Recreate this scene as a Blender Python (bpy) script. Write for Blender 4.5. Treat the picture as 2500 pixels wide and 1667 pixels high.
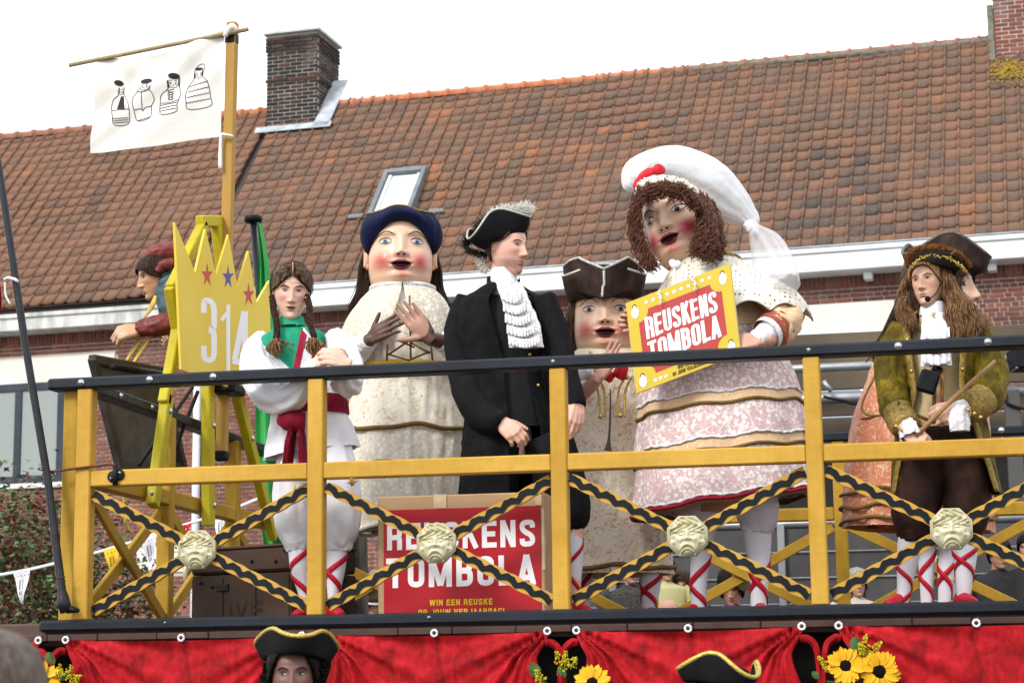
import bpy, bmesh, math, random
import numpy as np
from mathutils import Vector, Matrix, noise as mnoise

for _o in list(bpy.data.objects): bpy.data.objects.remove(_o)
SC = bpy.context.scene
COL = SC.collection
RND = random.Random(7)
PI = math.pi

# ------------------------------------------------------------------ camera
Z0 = 2.05                                   # deck edge height above the street
CAMP = np.array([3.6584, -8.4757, Z0 - .3352])
_yaw, _pit, _rol, FPX = .1947, .1736, -.0128, 4856.4
_r = np.array([math.cos(_yaw), math.sin(_yaw), 0]); _f0 = np.array([-math.sin(_yaw), math.cos(_yaw), 0]); _up = np.array([0, 0, 1.])
FW = _f0*math.cos(_pit) + _up*math.sin(_pit); _u = -_f0*math.sin(_pit) + _up*math.cos(_pit)
CR = _r*math.cos(_rol) + _u*math.sin(_rol); CU = -_r*math.sin(_rol) + _u*math.cos(_rol)
cam = bpy.data.cameras.new('camera'); cam_o = bpy.data.objects.new('camera', cam); COL.objects.link(cam_o)
cam.sensor_width = 36.0; cam.lens = 36.0*FPX/2500.0; cam.clip_end = 600; cam.clip_start = .1
cam_o.matrix_world = Matrix(((CR[0], CU[0], -FW[0], CAMP[0]), (CR[1], CU[1], -FW[1], CAMP[1]), (CR[2], CU[2], -FW[2], CAMP[2]), (0, 0, 0, 1)))
cam.dof.use_dof = True; cam.dof.focus_distance = 9.6; cam.dof.aperture_fstop = 6.3
SC.camera = cam_o

# ------------------------------------------------------------------ sky and sun (bright overcast)
W = bpy.data.worlds.new('World'); SC.world = W; W.use_nodes = True
nt = W.node_tree; nt.nodes.clear()
out = nt.nodes.new('ShaderNodeOutputWorld'); bg = nt.nodes.new('ShaderNodeBackground')
sky = nt.nodes.new('ShaderNodeTexSky'); sky.sky_type = 'NISHITA'; sky.sun_disc = False
SUN_EL, SUN_AZ = math.radians(38), math.radians(208)
sky.sun_elevation = SUN_EL; sky.sun_rotation = SUN_AZ; sky.dust_density = 4.0; sky.air_density = 1.0
hs = nt.nodes.new('ShaderNodeHueSaturation'); hs.inputs['Saturation'].default_value = .12
mx = nt.nodes.new('ShaderNodeMix'); mx.data_type = 'RGBA'; mx.inputs[0].default_value = .93
mx.inputs[7].default_value = (9.3, 9.45, 9.75, 1)          # the closed cloud layer
nt.links.new(sky.outputs[0], hs.inputs['Color']); nt.links.new(hs.outputs[0], mx.inputs[6])
nt.links.new(mx.outputs[2], bg.inputs['Color']); bg.inputs['Strength'].default_value = .1
nt.links.new(bg.outputs[0], out.inputs[0])
sun = bpy.data.lights.new('sun', 'SUN'); sun.energy = 1.5; sun.angle = math.radians(14); sun.color = (1, .965, .91)
sun_o = bpy.data.objects.new('sun', sun); COL.objects.link(sun_o)
sun_o.rotation_euler = (PI/2 - SUN_EL, 0, -SUN_AZ + PI)
SC.view_settings.view_transform = 'Standard'; SC.view_settings.look = 'None'
SC.view_settings.exposure = .95; SC.view_settings.gamma = 1.0
SC.render.engine = 'CYCLES'
SC.cycles.max_bounces = 6; SC.cycles.use_denoising = True

def ray(px, py): return FW + CR*(px - 1250)/FPX + CU*(833.5 - py)/FPX
def P(px, py, y):
    d = ray(px, py); return CAMP + d*((y - CAMP[1])/d[1])
def PP(px, py, p0, n):
    d = ray(px, py); n = np.asarray(n, float); return CAMP + d*(((np.asarray(p0) - CAMP) @ n)/(d @ n))
def PXM(p): return FPX/((np.asarray(p) - CAMP) @ FW)          # photo pixels per metre at p

# ------------------------------------------------------------------ object helpers
def A(x): return np.asarray(x, float)
def wpos(o):
    p = np.zeros(3)
    while o is not None:
        p = p + A(o.location); o = o.parent
    return p
def tag(o, label=None, cat=None, group=None, kind=None):
    if label: o['label'] = label
    if cat: o['category'] = cat
    if group: o['group'] = group
    if kind: o['kind'] = kind
    return o
def thing(name, label, cat, loc, group=None):
    o = bpy.data.objects.new(name, None); COL.objects.link(o); o.location = Vector(loc); o.empty_display_size = .1
    return tag(o, label, cat, group)
def mesh(name, V, F, mats, smooth=True, midx=None, vcol=None):
    me = bpy.data.meshes.new(name)
    me.from_pydata([tuple(map(float, v)) for v in V], [], [tuple(int(i) for i in f) for f in F])
    if not isinstance(mats, (list, tuple)): mats = [mats]
    for m in mats: me.materials.append(m)
    if midx is not None: me.polygons.foreach_set('material_index', np.asarray(midx, np.int32))
    me.polygons.foreach_set('use_smooth', np.full(len(me.polygons), smooth))
    if vcol is not None:
        ca = me.color_attributes.new('col', 'FLOAT_COLOR', 'POINT')
        c = np.ones((len(me.vertices), 4), np.float32); c[:, :3] = np.asarray(vcol, np.float32); ca.data.foreach_set('color', c.ravel())
    me.update(); return me
def part(name, VF, mat, parent=None, smooth=True, midx=None, vcol=None, auto=None, label=None):
    """one mesh object; VF in world coordinates"""
    V, F = VF; V = np.asarray(V, float)
    off = wpos(parent) if parent is not None else V.mean(0)*[1, 1, 0] + [0, 0, V[:, 2].min()]
    me = mesh(name, V - off, F, mat, smooth, midx, vcol)
    o = bpy.data.objects.new(name, me); COL.objects.link(o)
    if parent is not None: o.parent = parent
    else: o.location = Vector(off)
    if auto:
        m = o.modifiers.new('edges', 'EDGE_SPLIT'); m.split_angle = math.radians(auto)
    if label: o['label'] = label
    return o
def inst(name, me, M, parent):
    """a piece sharing mesh data, placed by a world matrix under parent"""
    o = bpy.data.objects.new(name, me); COL.objects.link(o); o.parent = parent
    M = M.copy(); w = wpos(parent); M.translation = M.translation - Vector(w)
    o.matrix_local = M
    return o
def join(*VFs):
    Vs, Fs, n = [], [], 0
    for V, F in VFs:
        V = np.asarray(V, float); Vs.append(V); Fs += [tuple(int(i) + n for i in f) for f in F]; n += len(V)
    return np.vstack(Vs), Fs
def xf(VF, M):
    V, F = VF; V = np.asarray(V, float); M = np.asarray(M)
    return V @ M[:3, :3].T + M[:3, 3], F
def frame(o, x, y, z):
    M = np.eye(4); M[:3, 0] = x; M[:3, 1] = y; M[:3, 2] = z; M[:3, 3] = o; return M
def nrm(v): v = A(v); return v/(np.linalg.norm(v) + 1e-12)
def rotz(a): return np.array([[math.cos(a), -math.sin(a), 0], [math.sin(a), math.cos(a), 0], [0, 0, 1]])
def rotx(a): return np.array([[1, 0, 0], [0, math.cos(a), -math.sin(a)], [0, math.sin(a), math.cos(a)]])
def roty(a): return np.array([[math.cos(a), 0, math.sin(a)], [0, 1, 0], [-math.sin(a), 0, math.cos(a)]])
def M4(R, t):
    M = np.eye(4); M[:3, :3] = R; M[:3, 3] = t; return M

def chamfer_box(sx, sy, sz, c=.004):
    """box centred on 0 with chamfered edges"""
    h = np.array([sx, sy, sz])/2; c = min(c, *(h*.45)); V = []; idx = {}
    for a in (-1, 1):
        for b in (-1, 1):
            for d in (-1, 1):
                s = np.array([a, b, d])
                for ax in range(3):
                    q = s*(h - c); q[ax] = s[ax]*h[ax]; idx[(a, b, d, ax)] = len(V); V.append(q)
    F = []
    for ax in range(3):
        o1, o2 = (ax + 1) % 3, (ax + 2) % 3
        for s in (-1, 1):
            f = []
            for p, q in ((-1, -1), (1, -1), (1, 1), (-1, 1)):
                k = [0, 0, 0]; k[ax] = s; k[o1] = p; k[o2] = q; f.append(idx[(*k, ax)])
            F.append(f if s > 0 else f[::-1])
    for ax in range(3):
        o1, o2 = (ax + 1) % 3, (ax + 2) % 3
        for p in (-1, 1):
            for q in (-1, 1):
                def g(s, x):
                    k = [0, 0, 0]; k[ax] = s; k[o1] = p; k[o2] = q; return idx[(*k, x)]
                f = [g(-1, o1), g(1, o1), g(1, o2), g(-1, o2)]
                F.append(f if p*q < 0 else f[::-1])
    for a in (-1, 1):
        for b in (-1, 1):
            for d in (-1, 1):
                f = [idx[(a, b, d, i)] for i in range(3)]
                F.append(f if a*b*d > 0 else f[::-1])
    return np.array(V), F
def box(c, s, R=None, ch=.004):
    V, F = chamfer_box(*s, ch)
    if R is not None: V = V @ np.asarray(R).T
    return V + A(c), F
def beam(p, q, w, d, side=(0, 1, 0), ch=.004, ext=0.):
    """bar p->q, d thick along 'side', w across"""
    p, q = A(p), A(q); L = np.linalg.norm(q - p); x = (q - p)/L; y = nrm(A(side) - x*(A(side) @ x)); z = np.cross(x, y)
    V, F = chamfer_box(L + 2*ext, d, w, ch)
    return xf((V, F), frame((p + q)/2, x, y, z))
def catmull(K, n):
    K = A(K); m = len(K)
    if m < 3:
        t = np.linspace(0, 1, n)[:, None]; return K[0]*(1 - t) + K[-1]*t
    Q = np.vstack([2*K[0] - K[1], K, 2*K[-1] - K[-2]]); t = np.linspace(0, m - 1 - 1e-9, n); i = t.astype(int); u = (t - i)[:, None]
    a, b, c, d = Q[i], Q[i + 1], Q[i + 2], Q[i + 3]
    return .5*(2*b + (c - a)*u + (2*a - 5*b + 4*c - d)*u**2 + (3*b - a - 3*c + d)*u**3)
def sweep(pts, rads, n=12, flat=1.0, ref=None, cap=True, smoothn=0, fold=None):
    """tube along pts; rads radius per key point; flat squashes along the frame's second axis; fold(theta, t) scales"""
    pts = A(pts); rads = A(rads)
    if smoothn:
        K = np.hstack([pts, rads.reshape(len(pts), -1)]); K = catmull(K, smoothn); pts = K[:, :3]; rads = K[:, 3] if rads.ndim == 1 else K[:, 3:]
    m = len(pts); T = np.gradient(pts, axis=0); T /= np.linalg.norm(T, axis=1)[:, None] + 1e-12
    r0 = A(ref) if ref is not None else (A([0, 0, 1]) if abs(T[0][2]) < .9 else A([0, 1, 0]))
    th = np.arange(n)*2*PI/n; V = []
    u = nrm(r0 - T[0]*(r0 @ T[0]))
    for i in range(m):
        if ref is not None: u = nrm(r0 - T[i]*(r0 @ T[i]))
        else: u = nrm(u - T[i]*(u @ T[i]))
        v = np.cross(T[i], u)
        ra, rb = (rads[i], rads[i]*flat) if rads.ndim == 1 else (rads[i][0], rads[i][1])
        s = fold(th, i/(m - 1)) if fold else 1.0
        V.append(pts[i] + np.outer(np.cos(th)*s*ra, u) + np.outer(np.sin(th)*s*rb, v))
    V = np.vstack(V); F = []
    for i in range(m - 1):
        for j in range(n):
            k = (j + 1) % n; F.append((i*n + j, i*n + k, (i + 1)*n + k, (i + 1)*n + j))
    if cap: F += [tuple(range(n))[::-1], tuple((m - 1)*n + j for j in range(n))]
    return V, F
def grid_faces(r, c, wrap=False):
    F = []
    for i in range(r - 1):
        for j in range(c if wrap else c - 1):
            k = (j + 1) % c; F.append((i*c + j, i*c + k, (i + 1)*c + k, (i + 1)*c + j))
    return F
def lathe(prof, n=32, c=(0, 0, 0), R=None):
    prof = A(prof); th = np.arange(n)*2*PI/n
    V = np.vstack([np.c_[r*np.cos(th), r*np.sin(th), np.full(n, z)] for r, z in prof]); F = grid_faces(len(prof), n, True)
    if prof[0][0] > 1e-6: F.append(tuple(range(n))[::-1])
    if prof[-1][0] > 1e-6: F.append(tuple((len(prof) - 1)*n + j for j in range(n)))
    if R is not None: V = V @ np.asarray(R).T
    return V + A(c), F
def ball(c, r, n=16, m=10, R=None):
    r = A(r) if np.ndim(r) else A([r, r, r]); ph = np.linspace(-PI/2, PI/2, m); th = np.arange(n)*2*PI/n
    V = np.vstack([np.c_[np.cos(p)*np.cos(th), np.cos(p)*np.sin(th), np.full(n, math.sin(p))] for p in ph])*r
    if R is not None: V = V @ np.asarray(R).T
    return V + A(c), grid_faces(m, n, True)
def extrude_poly(pts2, M, t):
    """flat polygon (x,z) of thickness t (along local y, front at y=0), placed by frame M (cols x,y,z,o)"""
    n = len(pts2); pts2 = A(pts2)
    V = np.vstack([np.c_[pts2[:, 0], np.zeros(n), pts2[:, 1]], np.c_[pts2[:, 0], np.full(n, t), pts2[:, 1]]])
    F = [tuple(range(n)), tuple(range(2*n - 1, n - 1, -1))] + [(i, i + n, (i + 1) % n + n, (i + 1) % n) for i in range(n)]
    return xf((V, F), M)
def ribbon(pts, w, closed=False):
    """flat strip in 2D (x,z) along pts -> list of quads in 2D; w scalar or per-point"""
    pts = A(pts); n = len(pts); w = np.full(n, w) if np.ndim(w) == 0 else A(w)
    if closed: T = np.roll(pts, -1, 0) - np.roll(pts, 1, 0)
    else: T = np.gradient(pts, axis=0)
    T /= np.linalg.norm(T, axis=1)[:, None] + 1e-12; N = np.c_[-T[:, 1], T[:, 0]]
    L, Rr = pts + N*w[:, None]/2, pts - N*w[:, None]/2
    V = np.empty((2*n, 2)); V[0::2] = L; V[1::2] = Rr
    F = [(2*i, 2*i + 1, 2*((i + 1) % n) + 1, 2*((i + 1) % n)) for i in range(n if closed else n - 1)]
    return V, F
def vnoise(Q, s=1.0, seed=0):
    Q = A(Q)*s + seed*17.3
    return np.array([mnoise.noise(Vector(q)) for q in Q])
def fastnoise(Q, s=1.0, seed=0, k=5):
    """cheap smooth pseudo-noise (sum of sines), vectorised"""
    rs = np.random.RandomState(seed + 11); Q = A(Q)*s; o = np.zeros(len(Q))
    for i in range(k):
        d = rs.normal(size=3)*(1 + .6*i); o += np.sin(Q @ d + rs.rand()*6.28 + 1.3*np.sin(Q @ rs.normal(size=3)))/(1 + .5*i)
    return o/2.2

# ------------------------------------------------------------------ materials
MATS = {}
def newmat(name):
    m = bpy.data.materials.new(name); m.use_nodes = True; t = m.node_tree
    return m, t, t.nodes['Principled BSDF']
def nd(t, typ, **kw):
    n = t.nodes.new(typ)
    for k, v in kw.items(): setattr(n, k, v)
    return n
def mixc(t, fac, a, b, blend='MIX'):
    n = nd(t, 'ShaderNodeMix', data_type='RGBA', blend_type=blend)
    for i, x in ((0, fac), (6, a), (7, b)):
        if hasattr(x, 'links') or hasattr(x, 'is_linked'): t.links.new(x, n.inputs[i])
        else: n.inputs[i].default_value = x if i == 0 else (*x, 1) if len(x) == 3 else x
    return n.outputs[2]
def ramp(t, fac, stops, interp='LINEAR'):
    n = nd(t, 'ShaderNodeValToRGB'); n.color_ramp.interpolation = interp; e = n.color_ramp.elements
    while len(e) < len(stops): e.new(.5)
    for i, (p, c) in enumerate(stops):
        e[i].position = p; e[i].color = (*c, 1) if np.ndim(c) else (c, c, c, 1)
    t.links.new(fac, n.inputs[0]); return n.outputs[0]
def coords(t, kind='Object'): return nd(t, 'ShaderNodeTexCoord').outputs[kind]
def mapv(t, v, scale=(1, 1, 1), rot=(0, 0, 0)):
    n = nd(t, 'ShaderNodeMapping'); n.inputs['Scale'].default_value = scale; n.inputs['Rotation'].default_value = rot
    t.links.new(v, n.inputs[0]); return n.outputs[0]
def noise_(t, v, s, detail=3., rough=.55, dist=0.):
    n = nd(t, 'ShaderNodeTexNoise'); n.inputs['Scale'].default_value = s; n.inputs['Detail'].default_value = detail
    n.inputs['Roughness'].default_value = rough; n.inputs['Distortion'].default_value = dist
    t.links.new(v, n.inputs['Vector']); return n.outputs[0]
def voro(t, v, s, feature='F1', out='Distance', rnd=1.):
    n = nd(t, 'ShaderNodeTexVoronoi', feature=feature); n.inputs['Scale'].default_value = s; n.inputs['Randomness'].default_value = rnd
    t.links.new(v, n.inputs['Vector']); return n.outputs[out]
def math_(t, op, a, b=0.):
    n = nd(t, 'ShaderNodeMath', operation=op)
    for i, x in enumerate((a, b)):
        if hasattr(x, 'is_linked'): t.links.new(x, n.inputs[i])
        else: n.inputs[i].default_value = x
    return n.outputs[0]
def bump(t, b, h, strength=.3, dist=.01):
    n = nd(t, 'ShaderNodeBump'); n.inputs['Strength'].default_value = strength; n.inputs['Distance'].default_value = dist
    t.links.new(h, n.inputs['Height']); t.links.new(n.outputs[0], b.inputs['Normal'])
def simple(name, c1, c2=None, rough=.6, ns=8., bs=0., bscale=60., metal=0., sheen=0., spec=.22, stretch=(1, 1, 1), bdist=.004, lo=.35, hi=.65):
    """base colour varied by noise between c1 and c2, with fine bump"""
    if name in MATS: return MATS[name]
    m, t, b = newmat(name); MATS[name] = m
    v = mapv(t, coords(t), stretch)
    if c2 is not None:
        col = ramp(t, noise_(t, v, ns, 4., .6), [(lo, c1), (hi, c2)]); t.links.new(col, b.inputs['Base Color'])
    else: b.inputs['Base Color'].default_value = (*c1, 1)
    b.inputs['Roughness'].default_value = rough; b.inputs['Metallic'].default_value = metal
    b.inputs['Sheen Weight'].default_value = sheen; b.inputs['Specular IOR Level'].default_value = spec
    if bs: bump(t, b, noise_(t, v, bscale, 3.), bs, bdist)
    return m
def painted(name, c1, c2, rough=.5, spec=.2):
    """brush-painted timber: long grain streaks, grubby patches and a few chips"""
    m, t, b = newmat(name); MATS[name] = m; v = coords(t); rnd = nd(t, 'ShaderNodeObjectInfo').outputs['Random']
    off = nd(t, 'ShaderNodeVectorMath', operation='ADD'); cb = nd(t, 'ShaderNodeCombineXYZ'); t.links.new(math_(t, 'MULTIPLY', rnd, 40.), cb.inputs[0]); t.links.new(math_(t, 'MULTIPLY', rnd, 23.), cb.inputs[2]); t.links.new(v, off.inputs[0]); t.links.new(cb.outputs[0], off.inputs[1]); v = off.outputs[0]
    g1 = noise_(t, mapv(t, v, (9, 40, 40)), 1., 4., .6); g2 = noise_(t, mapv(t, v, (40, 40, 9)), 1., 4., .6); n1 = noise_(t, v, 2.2, 4., .6)
    c = ramp(t, math_(t, 'ADD', math_(t, 'MULTIPLY', n1, .6), math_(t, 'MULTIPLY', math_(t, 'ADD', g1, g2), .2)), [(.38, c1), (.62, c2)])
    gr = ramp(t, noise_(t, v, 5., 6., .7), [(.54, 0.), (.74, 1.)]); c = mixc(t, math_(t, 'MULTIPLY', gr, .35), c, tuple(A(c1)*[.55, .5, .5]))
    ch = ramp(t, noise_(t, v, 26., 5., .7), [(.715, 0.), (.73, 1.)]); c = mixc(t, math_(t, 'MULTIPLY', ch, .7), c, (.09, .06, .04))
    t.links.new(c, b.inputs['Base Color']); t.links.new(ramp(t, g1, [(.3, rough - .1), (.7, rough + .15)]), b.inputs['Roughness']); b.inputs['Specular IOR Level'].default_value = spec
    bump(t, b, math_(t, 'ADD', math_(t, 'ADD', g1, g2), math_(t, 'MULTIPLY', ch, -1.5)), .25, .004); return m
def hexc(h):
    h = h.lstrip('#'); c = [int(h[i:i + 2], 16)/255 for i in (0, 2, 4)]
    return tuple(x/12.92 if x <= .04045 else ((x + .055)/1.055)**2.4 for x in c)
# ================================================================== street and houses behind
asphalt = simple('asphalt', (.045, .045, .047), (.07, .068, .066), .9, 3., .4, 90.)
paving = simple('paving', (.22, .21, .2), (.3, .29, .27), .85, 2., .3, 40.)
g = part('ground', ([(-150, -60, -.02), (150, -60, -.02), (150, 160, -.02), (-150, 160, -.02)], [(0, 1, 2, 3)]), simple('soil', (.12, .11, .09), (.17, .15, .12), .95, 1.), smooth=False); g['kind'] = 'structure'
g = part('street', ([(-60, -16, 0), (70, -16, 0), (70, 9.5, 0), (-60, 12.5, 0)], [(0, 1, 2, 3)]), asphalt, smooth=False); g['kind'] = 'structure'
HA = .085
he = A([math.cos(HA), -math.sin(HA), 0]); hn = A([-math.sin(HA), -math.cos(HA), 0]); UPV = A([0, 0, 1])
H0 = CAMP + ray(1250, 707)*27; H0 = A([H0[0], H0[1], 0])
def hp(s, d, z): return H0 + he*s + hn*d + UPV*z
def hpix(px, py, off=0.):                       # pixel -> (s, z) on the facade moved forward by off
    X = PP(px, py, H0 + hn*off, hn); return (X - H0) @ he, X[2]
S_L, S_R = hpix(-150, 800)[0] - 3, hpix(2650, 600)[0] + 2.5
S_B = hpix(483, 760)[0]
pave = part('pavement', join(*[box(hp(S_L + (i + .5)*2.6, 1.6, .06), (2.59, 3.1, .12), np.c_[he, -hn, UPV], .01) for i in range(int((S_R - S_L)/2.6))]), paving, smooth=False); pave['kind'] = 'structure'
PHI = math.radians(48); rs_ = -hn*math.cos(PHI) + UPV*math.sin(PHI); rn_ = hn*math.sin(PHI) + UPV*math.cos(PHI)
EAVE = PP(1250, 661, hp(0, .33, 0), hn); EAVE = EAVE - he*((EAVE - H0) @ he)
RL = 4.86; ROWS = 21; REX = RL/ROWS; TW = .2
def rp(s, l, h=0.): return EAVE + he*s + rs_*l + rn_*h
def rpix(px, py):
    X = PP(px, py, EAVE, rn_); return (X - H0) @ he, (X - EAVE) @ rs_

def tile_mat(name, attr, warm):
    m, t, b = newmat(name)
    if attr:
        a = nd(t, 'ShaderNodeAttribute', attribute_name='rnd'); r = a.outputs['Fac']
    else: r = nd(t, 'ShaderNodeObjectInfo').outputs['Random']
    pos = nd(t, 'ShaderNodeNewGeometry').outputs['Position']
    if warm: st = [(0, hexc('4e4038')), (.25, hexc('6a5144')), (.5, hexc('7d5b48')), (.75, hexc('705546')), (.9, hexc('946545')), (1, hexc('5c4d44'))]
    else: st = [(0, hexc('444140')), (.16, hexc('544a45')), (.32, hexc('685347')), (.55, hexc('7d5b48')), (.72, hexc('655348')), (.88, hexc('986646')), (1, hexc('58524e'))]
    big = noise_(t, pos, .55, 3.); f = math_(t, 'ADD', math_(t, 'ADD', math_(t, 'MULTIPLY', r, .48), .08), math_(t, 'MULTIPLY', math_(t, 'SUBTRACT', big, .3), .9))
    c = ramp(t, f, st)
    li = ramp(t, noise_(t, pos, 9., 5., .65), [(.5, 0.), (.72, 1.)])
    c = mixc(t, math_(t, 'MULTIPLY', li, .45), c, hexc('6c6459'))
    dk = ramp(t, noise_(t, pos, 22., 4., .7), [(.3, 1.), (.5, 0.)])
    c = mixc(t, math_(t, 'MULTIPLY', dk, .5), c, hexc('372e2a'))
    t.links.new(c, b.inputs['Base Color']); b.inputs['Roughness'].default_value = .8; b.inputs['Specular IOR Level'].default_value = .25
    bump(t, b, noise_(t, pos, 40., 4.), .35, .01)
    return m
TM = {('a', 0): tile_mat('clay_tile_old', False, True), ('a', 1): tile_mat('clay_tile_old_mass', True, True),
      ('b', 0): tile_mat('clay_tile_grey', False, False), ('b', 1): tile_mat('clay_tile_grey_mass', True, False)}
def tile_geo():
    pr = [(0, .002), (.05, -.003), (.1, -.003), (.156, .001), (.161, .018), (.172, .031), (.186, .031), (.197, .018), (.204, -.002)]; L = .285
    V, F = [], []; n = len(pr)
    for y, dz in ((0, .024), (L, .002)):
        for x, z in pr: V.append((x, y, z + dz))
    for x, z in pr: V.append((x, .006, z - .012))
    for j in range(n - 1):
        F += [(j, j + 1, n + j + 1, n + j), (2*n + j, 2*n + j + 1, j + 1, j)]
    return A(V), F
TV, TF = tile_geo()
brick_cols = {'pale': ['7d4a3f', '8b5748', '70463d', '96614c', '654540', '834f43'], 'red': ['74463c', '854f40', '69423b', '905a47', '7a4a3e', '5d3f3a'],
              'dark': ['2f2b2a', '3b3331', '2a2625', '42352f', '35302d', '5c4137']}
def brick_mat(name, cols, attr):
    m, t, b = newmat(name)
    r = nd(t, 'ShaderNodeAttribute', attribute_name='rnd').outputs['Fac'] if attr else nd(t, 'ShaderNodeObjectInfo').outputs['Random']
    pos = nd(t, 'ShaderNodeNewGeometry').outputs['Position']; k = len(cols)
    c = ramp(t, r, [(i/k, hexc(h)) for i, h in enumerate(cols)], 'CONSTANT')
    c = mixc(t, math_(t, 'MULTIPLY', noise_(t, pos, 14., 5., .7), .75), c, hexc(cols[2]), 'MIX')
    gr = ramp(t, noise_(t, pos, 1.3, 4., .6), [(.52, 0.), (.75, 1.)])
    c = mixc(t, math_(t, 'MULTIPLY', gr, .45), c, hexc('8d8079'))
    t.links.new(c, b.inputs['Base Color']); b.inputs['Roughness'].default_value = .9; b.inputs['Specular IOR Level'].default_value = .2
    bump(t, b, noise_(t, pos, 55., 4.), .5, .008); return m
BM = {(k, a): brick_mat('brick_' + k + str(a), v, a) for k, v in brick_cols.items() for a in (0, 1)}
mortar_pale = simple('mortar_pale', hexc('b5aca1'), hexc('cbc3b8'), .95, 3., .5, 60.)
mortar_dark = simple('mortar_dark', hexc('6e625b'), hexc('8a7d74'), .95, 3., .5, 60.)
white_paint = simple('gutter_white', hexc('cfd3d4'), hexc('e3e6e6'), .5, 2.2, .1, 30.)
old_white = simple('gutter_weathered', hexc('8f908c'), hexc('c9cac6'), .75, 5., .3, 30., stretch=(1, 1, .35), lo=.3, hi=.6)
zinc = simple('zinc', hexc('8b9097'), hexc('a9aeb4'), .45, 4., .15, 20., metal=.5)
concrete_w = simple('lintel_white', hexc('cfccc4'), hexc('dedbd3'), .8, 1.5, .15, 30.)
win_dark = simple('window_frame_dark', hexc('2b3239'), hexc('353d45'), .4, 3.)
win_white = simple('window_frame_white', hexc('cfd6d3'), hexc('dce2df'), .4, 3.)
black_gap = simple('gutter_edge_black', (.02, .02, .022), None, .8)  # plain black of the left gutter's edge
def glass_mat(name, c, rough=.04):
    m, t, b = newmat(name); b.inputs['Base Color'].default_value = (*c, 1); b.inputs['Roughness'].default_value = rough
    b.inputs['Specular IOR Level'].default_value = .9; b.inputs['Coat Weight'].default_value = .6; b.inputs['Coat Roughness'].default_value = .02; return m
glass_d = glass_mat('window_glass', (.06, .08, .1))
def blind_mat():
    m, t, b = newmat('blind_slats'); v = coords(t); w = nd(t, 'ShaderNodeTexWave', wave_type='BANDS', bands_direction='Z'); w.inputs['Scale'].default_value = 14.
    t.links.new(v, w.inputs[0]); t.links.new(ramp(t, w.outputs[0], [(.3, hexc('6d7472')), (.6, hexc('9aa19e'))]), b.inputs['Base Color'])
    b.inputs['Roughness'].default_value = .5; return m
blinds = blind_mat()

def quads_mass(name, V, F, mat, rnd, parent, smooth=False):
    """one big part with a random value per face"""
    V = np.asarray(V, float) - wpos(parent)
    me = mesh(name, V, F, mat, smooth)
    at = me.attributes.new('rnd', 'FLOAT', 'FACE'); at.data.foreach_set('value', np.asarray(rnd, np.float32))
    o = bpy.data.objects.new(name, me); COL.objects.link(o); o.parent = parent; o['kind'] = 'stuff'; return o
def visible_px(X):
    d = np.asarray(X) - CAMP; z = d @ FW
    return 1250 + FPX*(d @ CR)/z, 833.5 - FPX*(d @ CU)/z, z

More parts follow.
